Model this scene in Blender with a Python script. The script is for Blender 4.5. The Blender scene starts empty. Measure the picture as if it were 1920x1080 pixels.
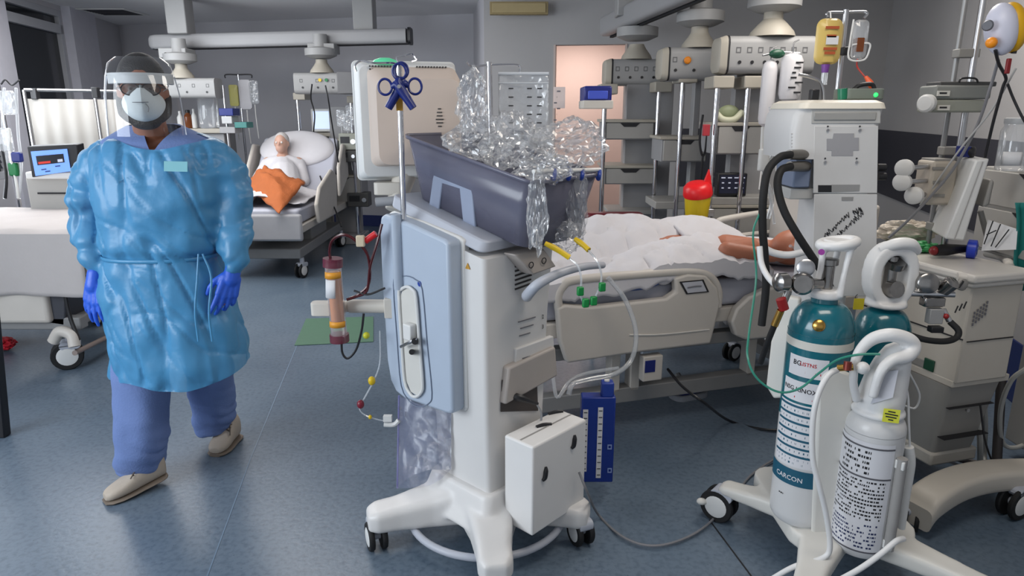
import bpy, bmesh, math, random
from mathutils import Vector, Matrix, noise, Euler
rnd = random.Random(7)
S = bpy.context.scene
COL = S.collection
# ---------------------------------------------------------------- camera
FPX, TH, HC = 1280.0, math.radians(14.5), 1.6
cd = bpy.data.cameras.new('camera'); cam = bpy.data.objects.new('camera', cd); COL.objects.link(cam)
cam.location = (0, 0, HC); cam.rotation_euler = (math.pi / 2 - TH, 0, 0)
cd.sensor_width = 36.0; cd.lens = 24.0; cd.clip_start = 0.05
S.camera = cam
# ---------------------------------------------------------------- view + world
S.view_settings.view_transform = 'Standard'; S.view_settings.look = 'None'
S.view_settings.gamma = 1.0; S.view_settings.use_curve_mapping = False
S.view_settings.exposure = -0.15
wd = bpy.data.worlds.new('world'); S.world = wd; wd.use_nodes = True
wb = wd.node_tree.nodes['Background']
wb.inputs[0].default_value = (0.88, 0.93, 1.0, 1); wb.inputs[1].default_value = 0.55
# ---------------------------------------------------------------- lights of the room and added fills
def area(name, loc, target, sx, sy, power, color):
    l = bpy.data.lights.new(name, 'AREA'); l.shape = 'RECTANGLE'; l.size = sx; l.size_y = sy
    l.energy = power; l.color = color
    o = bpy.data.objects.new(name, l); COL.objects.link(o); o.location = loc
    o.rotation_euler = (Vector(target) - Vector(loc)).to_track_quat('-Z', 'Y').to_euler()
    return o
area('window_daylight', (-3.6, 0.4, 1.75), (0.2, 2.9, 0.9), 2.6, 1.7, 128, (0.86, 0.93, 1.0))
area('window_daylight_rear', (-4.3, 6.3, 1.9), (0.0, 7.3, 0.6), 1.6, 1.5, 40, (0.88, 0.94, 1.0))
area('added_fill_left', (-4.35, 5.2, 1.85), (-1.0, 6.2, 2.3), 2.2, 1.5, 30, (0.90, 0.95, 1.0))  # added fill that lifts the ceiling and wall; the window behind has dark blinds
area('ceiling_lamp_front', (0.9, 1.6, 2.78), (0.9, 1.9, 0), 1.2, 0.6, 20, (1.0, 0.91, 0.80))
area('ceiling_lamp_middle', (-2.4, 5.2, 2.78), (-2.4, 5.2, 0), 2.4, 0.8, 60, (1.0, 0.96, 0.92))
area('added_fill_back', (-3.4, 6.4, 2.78), (-3.4, 6.6, 0), 2.4, 0.9, 34, (1.0, 0.97, 0.94))  # added unseen fill, brightens the back walls and ceiling
area('ceiling_lamp_rear', (1.9, 3.9, 2.78), (1.7, 4.0, 0), 1.2, 0.6, 34, (1.0, 0.94, 0.87))
area('ceiling_lamp_side_room', (0.75, 8.6, 2.45), (0.8, 9.0, 0), 0.8, 0.5, 20, (1.0, 0.86, 0.80))
# ---------------------------------------------------------------- pixel to place
CT, ST = math.cos(TH), math.sin(TH)
def ray(px, py):
    u = (px - 960) / FPX; v = (540 - py) / FPX
    return Vector((u, CT + v * ST, -ST + v * CT))
def P(px, py, Y):
    d = ray(px, py); t = Y / d.y
    return Vector((d.x * t, Y, HC + d.z * t))
def G(px, py, z=0.0):
    d = ray(px, py); t = (z - HC) / d.z
    return Vector((d.x * t, d.y * t, z))
V = Vector
def srgb(h):
    if isinstance(h, str):
        h = h.lstrip('#'); c = [int(h[i:i + 2], 16) / 255 for i in (0, 2, 4)]
    else: c = [x / 255 for x in h]
    return tuple(x / 12.92 if x <= 0.04045 else ((x + 0.055) / 1.055) ** 2.4 for x in c) + (1,)
# ---------------------------------------------------------------- materials
MATS = {}
def mat(name, col, rough=0.5, metal=0.0, var=0.06, vscale=12.0, bump=0.0, bscale=60.0, spec=0.5, alpha=1.0, trans=0.0, coat=0.0, emit=None, estr=0.0, sss=0.0):
    if name in MATS: return MATS[name]
    m = bpy.data.materials.new(name); m.use_nodes = True
    nt = m.node_tree; b = nt.nodes['Principled BSDF']
    c = srgb(col)
    tc = nt.nodes.new('ShaderNodeTexCoord')
    nz = nt.nodes.new('ShaderNodeTexNoise'); nz.inputs['Scale'].default_value = vscale; nz.inputs['Detail'].default_value = 3
    nt.links.new(tc.outputs['Object'], nz.inputs['Vector'])
    mx = nt.nodes.new('ShaderNodeMix'); mx.data_type = 'RGBA'
    mx.inputs[6].default_value = tuple(x * (1 - var) for x in c[:3]) + (1,)
    mx.inputs[7].default_value = tuple(min(1, x * (1 + var)) for x in c[:3]) + (1,)
    nt.links.new(nz.outputs['Fac'], mx.inputs[0]); nt.links.new(mx.outputs[2], b.inputs['Base Color'])
    b.inputs['Roughness'].default_value = rough; b.inputs['Metallic'].default_value = metal
    b.inputs['Specular IOR Level'].default_value = spec
    b.inputs['Alpha'].default_value = alpha; b.inputs['Transmission Weight'].default_value = trans
    b.inputs['Coat Weight'].default_value = coat
    if emit is not None:
        b.inputs['Emission Color'].default_value = srgb(emit); b.inputs['Emission Strength'].default_value = estr
    if sss: b.inputs['Subsurface Weight'].default_value = sss; b.inputs['Subsurface Radius'].default_value = (.01, .004, .002)
    if bump:
        n2 = nt.nodes.new('ShaderNodeTexNoise'); n2.inputs['Scale'].default_value = bscale; n2.inputs['Detail'].default_value = 4
        nt.links.new(tc.outputs['Object'], n2.inputs['Vector'])
        bp = nt.nodes.new('ShaderNodeBump'); bp.inputs['Strength'].default_value = bump; bp.inputs['Distance'].default_value = 0.01
        nt.links.new(n2.outputs['Fac'], bp.inputs['Height']); nt.links.new(bp.outputs['Normal'], b.inputs['Normal'])
    MATS[name] = m
    return m
def clear(name, tint=(235, 240, 245), opac=0.16, rough=0.08, crinkle=0.0, cscale=30.0, fres=0.75):
    """clear film or sheet: see-through, with a glossy skin that grows towards grazing angles"""
    if name in MATS: return MATS[name]
    m = bpy.data.materials.new(name); m.use_nodes = True
    nt = m.node_tree; nt.nodes.clear()
    out = nt.nodes.new('ShaderNodeOutputMaterial'); tr = nt.nodes.new('ShaderNodeBsdfTransparent')
    df = nt.nodes.new('ShaderNodeBsdfDiffuse'); df.inputs['Color'].default_value = srgb(tint)
    b = nt.nodes.new('ShaderNodeBsdfGlossy'); b.inputs['Roughness'].default_value = rough; b.inputs['Color'].default_value = (1, 1, 1, 1)
    lw = nt.nodes.new('ShaderNodeFresnel'); lw.inputs['IOR'].default_value = 1.5
    mr = nt.nodes.new('ShaderNodeMapRange'); mr.inputs['From Max'].default_value = 0.6; mr.inputs['To Min'].default_value = 0.02; mr.inputs['To Max'].default_value = fres
    m0 = nt.nodes.new('ShaderNodeMixShader'); m0.inputs[0].default_value = opac
    mx = nt.nodes.new('ShaderNodeMixShader')
    nt.links.new(tr.outputs[0], m0.inputs[1]); nt.links.new(df.outputs[0], m0.inputs[2])
    nt.links.new(lw.outputs[0], mr.inputs['Value']); nt.links.new(mr.outputs[0], mx.inputs[0])
    nt.links.new(m0.outputs[0], mx.inputs[1]); nt.links.new(b.outputs[0], mx.inputs[2]); nt.links.new(mx.outputs[0], out.inputs[0])
    if crinkle:
        tc = nt.nodes.new('ShaderNodeTexCoord'); vz = nt.nodes.new('ShaderNodeTexVoronoi'); vz.inputs['Scale'].default_value = cscale
        nt.links.new(tc.outputs['Object'], vz.inputs['Vector'])
        bp = nt.nodes.new('ShaderNodeBump'); bp.inputs['Strength'].default_value = crinkle; bp.inputs['Distance'].default_value = 0.02
        nt.links.new(vz.outputs['Distance'], bp.inputs['Height'])
        nt.links.new(bp.outputs['Normal'], b.inputs['Normal']); nt.links.new(bp.outputs['Normal'], lw.inputs['Normal'])
    MATS[name] = m
    return m
# ---------------------------------------------------------------- mesh builder
def catmull(pts, n=6, closed=False):
    pts = [V(p) for p in pts]; m = len(pts); out = []
    if m < 3 and not closed: return pts
    segs = m if closed else m - 1
    for i in range(segs):
        p1 = pts[i]; p2 = pts[(i + 1) % m]
        p0 = pts[i - 1] if (i > 0 or closed) else p1 * 2 - p2
        p3 = pts[(i + 2) % m] if (i + 2 < m or closed) else p2 * 2 - p1
        for k in range(n):
            t = k / n
            out.append(0.5 * ((2 * p1) + (p2 - p0) * t + (2 * p0 - 5 * p1 + 4 * p2 - p3) * t * t + (3 * p1 - p0 - 3 * p2 + p3) * t ** 3))
    if not closed: out.append(pts[-1])
    return out
def on(root, px, py, axis, val):
    """the point of a thing's own plane (axis = val) that shows at a place in the picture, in its local frame"""
    inv = FR[root.name].inverted(); o = inv @ V((0, 0, HC)); d = inv.to_3x3() @ ray(px, py)
    return o + d * ((val - o['xyz'.index(axis)]) / d['xyz'.index(axis)])
def rotz(a): return Matrix.Rotation(a, 4, 'Z')
class MB:
    def __init__(s, root=None):
        s.bm = bmesh.new(); s.X = FR[root.name].inverted() if root is not None else Matrix.Identity(4)
    def v(s, p): return s.bm.verts.new(s.X @ V(p))
    def face(s, vs):
        try: return s.bm.faces.new(vs)
        except ValueError: return None
    def loft(s, rings, caps=True, closed=True):
        R = [[s.v(p) for p in r] for r in rings]; n = len(R[0])
        for a, b in zip(R, R[1:]):
            for i in range(n if closed else n - 1):
                j = (i + 1) % n; s.face([a[i], a[j], b[j], b[i]])
        if caps and closed:
            if len(R[0]) > 2: s.face(list(reversed(R[0]))); s.face(R[-1])
        return s
    def prism(s, poly, vec):
        vec = V(vec); poly = [V(p) for p in poly]
        a = [s.v(p) for p in poly]; b = [s.v(p + vec) for p in poly]; n = len(a)
        s.face(list(reversed(a))); s.face(b)
        for i in range(n): s.face([a[i], a[(i + 1) % n], b[(i + 1) % n], b[i]])
        return s
    def frame(s, outer, inner, vec):
        vec = V(vec); n = len(outer)
        o0 = [s.v(V(p)) for p in outer]; o1 = [s.v(V(p) + vec) for p in outer]
        i0 = [s.v(V(p)) for p in inner]; i1 = [s.v(V(p) + vec) for p in inner]
        for k in range(n):
            j = (k + 1) % n
            s.face([o0[k], o0[j], o1[j], o1[k]]); s.face([i0[j], i0[k], i1[k], i1[j]])
            s.face([o0[j], o0[k], i0[k], i0[j]]); s.face([o1[k], o1[j], i1[j], i1[k]])
        return s
    def box(s, c, size, rot=None):
        c = V(c); x, y, z = (V(size) / 2)
        M = Matrix.Translation(c) @ (rot if isinstance(rot, Matrix) else rotz(rot or 0))
        pts = [M @ V((a * x, b * y, d)) for d in (-z,) for a, b in ((-1, -1), (1, -1), (1, 1), (-1, 1))]
        top = M.to_3x3() @ V((0, 0, 2 * z))
        return s.prism(pts, top)
    def bx(s, lo, hi):
        lo, hi = V(lo), V(hi); return s.box((lo + hi) / 2, hi - lo)
    def rbox(s, c, size, r, rot=None, seg=5):
        """box with rounded corners in its own XY outline, extruded along its Z"""
        c = V(c); x, y, z = V(size) / 2
        M = Matrix.Translation(c) @ (rot if isinstance(rot, Matrix) else rotz(rot or 0))
        pts = []
        for cx, cy, a0 in ((x - r, y - r, 0), (-x + r, y - r, 90), (-x + r, -y + r, 180), (x - r, -y + r, 270)):
            for k in range(seg + 1):
                a = math.radians(a0 + 90 * k / seg); pts.append(M @ V((cx + r * math.cos(a), cy + r * math.sin(a), -z)))
        return s.prism(pts, M.to_3x3() @ V((0, 0, 2 * z)))
    def tube(s, pts, r, seg=8, n=6, closed=False, smooth=True):
        pts = catmull(pts, n, closed) if smooth else [V(p) for p in pts]
        m = len(pts)
        rad = r if callable(r) else (lambda t: r)
        if isinstance(r, (list, tuple)):
            rl = list(r)
            def rad(t):
                f = t * (len(rl) - 1); i = min(int(f), len(rl) - 2); return rl[i] + (rl[i + 1] - rl[i]) * (f - i)
        rings = []; up = None
        for i, p in enumerate(pts):
            if closed: d = pts[(i + 1) % m] - pts[i - 1]
            else: d = pts[min(i + 1, m - 1)] - pts[max(i - 1, 0)]
            if d.length < 1e-9: d = V((0, 0, 1))
            d.normalize()
            if up is None: up = d.orthogonal().normalized()
            else:
                up = up - d * up.dot(d)
                up = up.normalized() if up.length > 1e-6 else d.orthogonal().normalized()
            w = d.cross(up); rr = rad(i / max(1, m - 1))
            rings.append([p + (up * math.cos(a) + w * math.sin(a)) * rr for a in [2 * math.pi * k / seg for k in range(seg)]])
        if closed: rings.append(rings[0]); return s.loft(rings, caps=False)
        return s.loft(rings)
    def cyl(s, p0, p1, r, r2=None, seg=18):
        return s.tube([p0, p1], [r, r if r2 is None else r2], seg, smooth=False)
    def lathe(s, base, prof, axis=(0, 0, 1), seg=28):
        base = V(base); q = V((0, 0, 1)).rotation_difference(V(axis).normalized()).to_matrix()
        rings = []
        for r, h in prof:
            rr = max(r, 1e-4)
            rings.append([base + q @ V((rr * math.cos(2 * math.pi * k / seg), rr * math.sin(2 * math.pi * k / seg), h)) for k in range(seg)])
        return s.loft(rings)
    def ball(s, c, r, seg=18, rings=12, rot=None):
        c = V(c); r = V((r, r, r)) if isinstance(r, (int, float)) else V(r)
        M = (rot.to_3x3() if rot is not None else Matrix.Identity(3))
        rr = []
        for i in range(rings + 1):
            a = math.pi * i / rings; q = max(math.sin(a), 1e-3)
            rr.append([c + M @ V((r.x * q * math.cos(2 * math.pi * k / seg), r.y * q * math.sin(2 * math.pi * k / seg), -r.z * math.cos(a))) for k in range(seg)])
        return s.loft(rr)
    def grid(s, nu, nv, f):
        g = [[s.v(f(i / nu, j / nv)) for j in range(nv + 1)] for i in range(nu + 1)]
        for i in range(nu):
            for j in range(nv): s.face([g[i][j], g[i + 1][j], g[i + 1][j + 1], g[i][j + 1]])
        return s
    def build(s, name, m, parent=None, bev=0.0, sub=0, solid=0.0, flat=False, ang=38, seg=2):
        bm = s.bm
        bmesh.ops.recalc_face_normals(bm, faces=bm.faces[:])
        for f in bm.faces: f.smooth = not flat
        for e in bm.edges:
            if len(e.link_faces) == 2 and e.calc_face_angle(0) > math.radians(ang): e.smooth = False
        me = bpy.data.meshes.new(name); bm.to_mesh(me); bm.free()
        me.materials.append(m)
        o = bpy.data.objects.new(name, me); COL.objects.link(o)
        if parent is not None: o.parent = parent
        if solid:
            q = o.modifiers.new('solid', 'SOLIDIFY'); q.thickness = solid; q.offset = 0
        if bev:
            q = o.modifiers.new('bevel', 'BEVEL'); q.width = bev; q.segments = seg; q.limit_method = 'ANGLE'; q.angle_limit = math.radians(35)
        if sub:
            q = o.modifiers.new('sub', 'SUBSURF'); q.levels = sub; q.render_levels = sub
        return o
FR = {}
def tag(o, label, cat, group=None, kind=None):
    o['label'] = label; o['category'] = cat
    if group: o['group'] = group
    if kind: o['kind'] = kind
    return o
def thing(name, label, cat, loc=(0, 0, 0), rz=0.0, group=None):
    o = bpy.data.objects.new(name, None); COL.objects.link(o); o.empty_display_size = 0.1
    o.location = loc; o.rotation_euler = (0, 0, rz)
    FR[o.name] = Matrix.Translation(V(loc)) @ rotz(rz)
    return tag(o, label, cat, group)
def single(mb, name, m, label, cat, group=None, kind=None, **kw):
    """a thing that is one mesh, built in world coordinates; its origin goes to the middle of its base"""
    vs = [v.co for v in mb.bm.verts]
    c = V(((min(v.x for v in vs) + max(v.x for v in vs)) / 2, (min(v.y for v in vs) + max(v.y for v in vs)) / 2, min(v.z for v in vs)))
    for v in mb.bm.verts: v.co -= c
    o = mb.build(name, m, None, **kw); o.location = c
    FR[o.name] = Matrix.Translation(c)
    return tag(o, label, cat, group, kind)
def struct(mb, name, m, parent=None, **kw):
    o = mb.build(name, m, parent, **kw)
    if parent is None: o['kind'] = 'structure'; FR[o.name] = Matrix.Identity(4)
    return o
def remesh(o, voxel, smooth=4, fn=None):
    """fuse the closed shapes in a mesh into one skin"""
    q = o.modifiers.new('r', 'REMESH'); q.mode = 'VOXEL'; q.voxel_size = voxel; q.use_smooth_shade = True
    if smooth:
        q = o.modifiers.new('s', 'SMOOTH'); q.factor = 0.5; q.iterations = smooth
    dg = bpy.context.evaluated_depsgraph_get(); dg.update()
    me = bpy.data.meshes.new_from_object(o.evaluated_get(dg))
    m = o.data.materials[0]; o.modifiers.clear(); o.data = me
    if not me.materials: me.materials.append(m)
    if fn:
        bm = bmesh.new(); bm.from_mesh(me); bm.normal_update(); fn(bm); bm.to_mesh(me); bm.free()
    for p in me.polygons: p.use_smooth = True
    return o
def smooth_edge(bm, it=10):
    """even out the cut rim of an open skin"""
    be = [e for e in bm.edges if len(e.link_faces) == 1]
    nb = {}
    for e in be:
        a, b = e.verts; nb.setdefault(a, []).append(b); nb.setdefault(b, []).append(a)
    for _ in range(it):
        new = {v: v.co * .4 + (n[0].co + n[1].co) * .3 for v, n in nb.items() if len(n) == 2}
        for v, c in new.items(): v.co = c
def text(name, body, size, m, parent, M, wrap=None, align='CENTER', depth=0.0):
    """printed lettering: M places the text's own XY plane; wrap = radius of a drum it bends around"""
    cu = bpy.data.curves.new('t', 'FONT'); cu.body = body; cu.size = size; cu.align_x = align; cu.align_y = 'CENTER'
    cu.extrude = depth; cu.offset = size * 0.012; cu.resolution_u = 2
    t = bpy.data.objects.new('t', cu); COL.objects.link(t)
    dg = bpy.context.evaluated_depsgraph_get(); dg.update()
    me = bpy.data.meshes.new_from_object(t.evaluated_get(dg))
    bpy.data.objects.remove(t); me.name = name
    if wrap:
        bm = bmesh.new(); bm.from_mesh(me)
        for v in bm.verts:
            a = v.co.x / wrap; v.co = V((math.sin(a) * (wrap + v.co.z), v.co.y, math.cos(a) * (wrap + v.co.z)))
        bm.to_mesh(me); bm.free()
    me.transform(M); me.materials.clear(); me.materials.append(m)
    o = bpy.data.objects.new(name, me); COL.objects.link(o); o.parent = parent
    return o
def basis(o, x, y):
    """matrix with origin o, text running along x, rising along y"""
    x = V(x).normalized(); y = V(y); y = (y - x * y.dot(x)).normalized(); z = x.cross(y)
    M = Matrix((x, y, z)).transposed().to_4x4(); M.translation = V(o); return M
def copy_tree(o, parent=None):
    c = o.copy(); COL.objects.link(c)
    if parent is not None: c.parent = parent
    for ch in list(o.children): copy_tree(ch, c)
    return c
# shared materials
WHITE = mat('white_plastic', (216, 216, 214), 0.42, var=0.03, bump=0.03)
CREAM = mat('cream_plastic', (206, 200, 190), 0.45, var=0.04, bump=0.03)
GREYP = mat('grey_plastic', (150, 152, 156), 0.5, var=0.04)
PALEBLUE = mat('pale_blue_grey_plastic', (172, 184, 200), 0.4, var=0.03)
DARKP = mat('dark_plastic', (26, 26, 30), 0.45, var=0.1)
RUBBER = mat('black_rubber', (20, 20, 22), 0.7, var=0.15)
STEEL = mat('brushed_steel', (190, 190, 192), 0.28, 1.0, var=0.06, vscale=40)
CHROME = mat('chrome', (210, 210, 214), 0.1, 1.0, var=0.03)
BRASS = mat('brass', (190, 150, 80), 0.25, 1.0)
BLUEP = mat('blue_plastic', (30, 60, 150), 0.4)
NAVYP = mat('navy_plastic', (16, 34, 110), 0.35)
GREENP = mat('green_plastic', (10, 110, 60), 0.4)
REDP = mat('red_plastic', (200, 24, 30), 0.4)
YELLOWP = mat('yellow_plastic', (214, 180, 20), 0.4)
INK = mat('black_ink', (28, 28, 32), 0.7)
INKB = mat('blue_ink', (40, 50, 90), 0.7)
INKR = mat('red_ink', (180, 30, 40), 0.7)
PAPER = mat('paper', (214, 214, 216), 0.7, var=0.03)
CLOTH = mat('white_cloth', (206, 204, 208), 0.85, var=0.03, bump=0.15, bscale=35)
FILM = clear('clear_film', opac=0.10, rough=0.1)
TUBING = clear('clear_tubing', opac=0.28, rough=0.1, fres=0.85)
# ================================================================ the room
def floor_mat():
    m = bpy.data.materials.new('vinyl_floor'); m.use_nodes = True; nt = m.node_tree; b = nt.nodes['Principled BSDF']
    tc = nt.nodes.new('ShaderNodeTexCoord')
    n1 = nt.nodes.new('ShaderNodeTexNoise'); n1.inputs['Scale'].default_value = 1.3; n1.inputs['Detail'].default_value = 4
    n2 = nt.nodes.new('ShaderNodeTexNoise'); n2.inputs['Scale'].default_value = 45; n2.inputs['Detail'].default_value = 5
    vz = nt.nodes.new('ShaderNodeTexVoronoi'); vz.inputs['Scale'].default_value = 26
    for n in (n1, n2, vz): nt.links.new(tc.outputs['Object'], n.inputs['Vector'])
    r1 = nt.nodes.new('ShaderNodeValToRGB')
    r1.color_ramp.elements[0].position = 0.3; r1.color_ramp.elements[0].color = srgb((88, 104, 120))
    r1.color_ramp.elements[1].position = 0.7; r1.color_ramp.elements[1].color = srgb((108, 122, 136))
    nt.links.new(n1.outputs['Fac'], r1.inputs[0])
    r2 = nt.nodes.new('ShaderNodeValToRGB')
    r2.color_ramp.elements[0].position = 0.30; r2.color_ramp.elements[0].color = (0.70, 0.72, 0.76, 1)
    r2.color_ramp.elements[1].position = 0.55; r2.color_ramp.elements[1].color = (1.0, 1.0, 1.0, 1)
    nt.links.new(n2.outputs['Fac'], r2.inputs[0])
    r3 = nt.nodes.new('ShaderNodeValToRGB')
    r3.color_ramp.elements[0].position = 0.05; r3.color_ramp.elements[0].color = (0.5, 0.5, 0.55, 1)
    r3.color_ramp.elements[1].position = 0.09; r3.color_ramp.elements[1].color = (1, 1, 1, 1)
    nt.links.new(vz.outputs['Distance'], r3.inputs[0])
    a = nt.nodes.new('ShaderNodeMix'); a.data_type = 'RGBA'; a.blend_type = 'MULTIPLY'; a.inputs[0].default_value = 1
    c = nt.nodes.new('ShaderNodeMix'); c.data_type = 'RGBA'; c.blend_type = 'MULTIPLY'; c.inputs[0].default_value = 0.7
    nt.links.new(r1.outputs[0], a.inputs[6]); nt.links.new(r2.outputs[0], a.inputs[7])
    nt.links.new(a.outputs[2], c.inputs[6]); nt.links.new(r3.outputs[0], c.inputs[7])
    nt.links.new(c.outputs[2], b.inputs['Base Color'])
    b.inputs['Roughness'].default_value = 0.3; b.inputs['Specular IOR Level'].default_value = 0.4
    bp = nt.nodes.new('ShaderNodeBump'); bp.inputs['Strength'].default_value = 0.08; bp.inputs['Distance'].default_value = 0.01
    nt.links.new(n2.outputs['Fac'], bp.inputs['Height']); nt.links.new(bp.outputs['Normal'], b.inputs['Normal'])
    return m
WALL = mat('painted_wall', (184, 183, 188), 0.8, var=0.04, vscale=2, bump=0.06, bscale=90)
WALLR = mat('painted_wall_right', (172, 170, 170), 0.8, var=0.04, vscale=2, bump=0.06, bscale=90)
CEIL = mat('painted_ceiling', (228, 227, 228), 0.85, var=0.02, vscale=3)
DADO = mat('dark_wall_band', (58, 58, 66), 0.6)
SKIRT = mat('navy_baseboard', (28, 44, 100), 0.45)
PEACH = mat('peach_wall', (226, 208, 200), 0.8, var=0.02)
ZC = 2.82
# corners of the plan
A = V((-4.35, 3.0, 0)); B = V((-5.74, 10.6, 0)); C = V((-0.50, 9.4, 0)); D = V((-0.29, 7.5, 0)); E = V((3.62, 6.95, 0)); K = V((2.62, 2.6, 0)); Q = V((2.4, -1.2, 0)); A0 = V((-4.1, -1.2, 0))
mb = MB(); mb.bx((-7, -1.6, -0.1), (6, 12, 0)); struct(mb, 'floor', floor_mat())
mb = MB(); mb.bx((-7, -1.6, ZC), (6, 12, ZC + 0.1)); struct(mb, 'ceiling', CEIL)
def wall(name, p, q, m, z0=0.0, z1=ZC, t=0.12, side=1, parts=None):
    d = (q - p).normalized(); n = V((-d.y, d.x, 0)) * t * side
    mb = MB()
    for a, b, lo, hi in (parts or [(0, (q - p).length, z0, z1)]):
        mb.prism([p + d * a + V((0, 0, lo)), p + d * b + V((0, 0, lo)), p + d * b + V((0, 0, hi)), p + d * a + V((0, 0, hi))], n)
    return struct(mb, name, m)
# left window wall: solid below the sill and above the head, windows between
dL = (B - A).normalized(); LL = (B - A).length
wl = [(0, LL, 0, 0.95), (0, LL, 2.76, ZC), (5.82, LL, 0.95, 2.76), (0, 1.3, 0.95, 2.76), (4.05, 4.38, 0.95, 2.76)]
wall('wall_left', A, B, WALL, parts=wl)
wall('wall_back', B, C, WALL); wall('wall_corner', C, D, WALL)
dR = (E - D).normalized(); LR = (E - D).length
d0, d1, zd = 0.725, 1.47, 2.26
wall('wall_rear_right', D, E, WALLR, parts=[(0, d0, 0, ZC), (d1, LR, 0, ZC), (d0, d1, zd, ZC)])
wall('wall_right', E, K, WALLR); wall('wall_right_front', K, Q, WALLR)
# dark band and navy skirting
def strip(name, p, q, z0, z1, m, a=0.0, b=None, t=0.012):
    d = (q - p).normalized(); n = V((d.y, -d.x, 0)) * t
    b = (q - p).length if b is None else b
    mb = MB(); mb.prism([p + d * a + V((0, 0, z0)), p + d * b + V((0, 0, z0)), p + d * b + V((0, 0, z1)), p + d * a + V((0, 0, z1))], n)
    return struct(mb, name, m, bev=0.003)
strip('trim_1', E, K, 0.84, 1.43, DADO); strip('baseboard_right', E, K, 0, 0.34, SKIRT)
strip('baseboard_back', B, C, 0, 0.16, SKIRT); strip('baseboard_corner', C, D, 0, 0.16, SKIRT)
strip('baseboard_rear_right', D, E, 0, 0.16, SKIRT, d1 + 0.05, LR); strip('trim_2', D, E, 0.84, 1.43, DADO, d1 + 0.55, LR)
# side room behind the doorway, lit warm
nR = V((-dR.y, dR.x, 0))
p0 = D + dR * (d0 - 0.6) + nR * 0.14; p1 = D + dR * (d1 + 0.9) + nR * 0.14
wall('wall_side_room', p0 + nR * 1.9, p1 + nR * 1.9, PEACH)
wall('wall_side_room_left', p0, p0 + nR * 1.9, PEACH, side=1); wall('wall_side_room_right', p1, p1 + nR * 1.9, PEACH, side=-1)
strip('baseboard_side_room', p0 + nR * 1.9, p1 + nR * 1.9, 0, 0.2, SKIRT)
# door frame of the doorway (liner)
mb = MB()
for a in (d0, d1 - 0.02):
    q0 = D + dR * a - nR * 0.01
    mb.prism([q0, q0 + dR * 0.02, q0 + dR * 0.02 + V((0, 0, zd)), q0 + V((0, 0, zd))], nR * 0.14)
struct(mb, 'door_1', mat('door_liner', (200, 184, 176), 0.5))
# windows of the left wall
def window(name, a, b):
    w = MB(); n = V((dL.y, -dL.x, 0))
    o = A + dL * a; e = A + dL * b
    z0, z1 = 0.95, 2.76; fw = 0.07
    cor = lambda p, q, lo, hi: [p + V((0, 0, lo)), q + V((0, 0, lo)), q + V((0, 0, hi)), p + V((0, 0, hi))]
    w.frame(cor(o, e, z0, z1), cor(o + dL * fw, e - dL * fw, z0 + fw, z1 - fw), n * -0.1)
    fr = struct(w, name, mat('window_frame', (176, 178, 184), 0.5), bev=0.004)
    w = MB(); w.prism(cor(o + dL * fw, e - dL * fw, z0 + fw, z1 - fw), n * -0.012)
    for v in w.bm.verts: v.co -= n * 0.05
    w.build('pane', mat('dark_window_glass', (22, 27, 34), 0.12, var=0.1), fr)
    w = MB(); w.prism([o + V((0, 0, 2.50)), e + V((0, 0, 2.50)), e + V((0, 0, 2.60)), o + V((0, 0, 2.60))], n * -0.08); w.build('transom', MATS['window_frame'], fr)
    w = MB()
    for k in range(30 if a < 4 else 0):
        zz = z0 + fw + 0.03 + k * 0.056
        if zz > z1 - fw: break
        w.prism([o + dL * (fw + .01) + V((0, 0, zz)), e - dL * (fw + .01) + V((0, 0, zz)), e - dL * (fw + .01) + V((0, 0, zz + .05)) - n * .02, o + dL * (fw + .01) + V((0, 0, zz + .05)) - n * .02], n * 0.001)
    for v in w.bm.verts: v.co -= n * 0.02
    if a < 4: w.build('blind', mat('dark_blind', (38, 44, 54), 0.6), fr)
window('window_1', 1.3, 4.05); window('window_2', 4.38, 5.82)
# pilaster between the windows
mb = MB(); o = A + dL * 5.84; n = V((dL.y, -dL.x, 0))
mb.prism([o, o + dL * 0.75, o + dL * 0.75 + V((0, 0, ZC)), o + V((0, 0, ZC))], n * 0.10)
struct(mb, 'wall_pilaster', mat('pilaster_paint', (196, 196, 206), 0.75))
mb = MB(); o = A + dL * 4.06
mb.prism([o, o + dL * 0.3, o + dL * 0.3 + V((0, 0, ZC)), o + V((0, 0, ZC))], n * 0.08)
struct(mb, 'wall_mullion', mat('pilaster_paint', (196, 196, 206), 0.75))
# floor seams (welded joints of the vinyl)
def seam(name, pts, w, m):
    mb = MB(); pts = [V(p) for p in pts]
    for p, q in zip(pts, pts[1:]):
        d = (q - p).normalized(); n = V((-d.y, d.x, 0)) * w / 2
        mb.prism([p - n, q - n, q + n, p + n], (0, 0, 0.0012))
    return struct(mb, name, m)
seam('trim_3', [G(1330, 975), G(1412, 1085)], 0.006, INK)
seam('trim_4', [G(385, 1090), G(470, 860), G(560, 640)], 0.005, mat('seam_pale', (110, 130, 150), 0.5))
# ceiling air grille
o = thing('ceiling_vent', 'dark flat air grille set in the ceiling near the back left corner', 'vent', G(213, 24, ZC - 0.014))
mb = MB(); mb.frame([(-.3, -.3, 0), (.3, -.3, 0), (.3, .3, 0), (-.3, .3, 0)], [(-.26, -.26, 0), (.26, -.26, 0), (.26, .26, 0), (-.26, .26, 0)], (0, 0, 0.012)); mb.build('frame', WHITE, o)
mb = MB()
for k in range(9): mb.box((0, -.24 + k * .06, .006), (.52, .03, .006))
mb.build('grille', mat('dark_grille', (50, 50, 56), .6), o)
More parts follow.
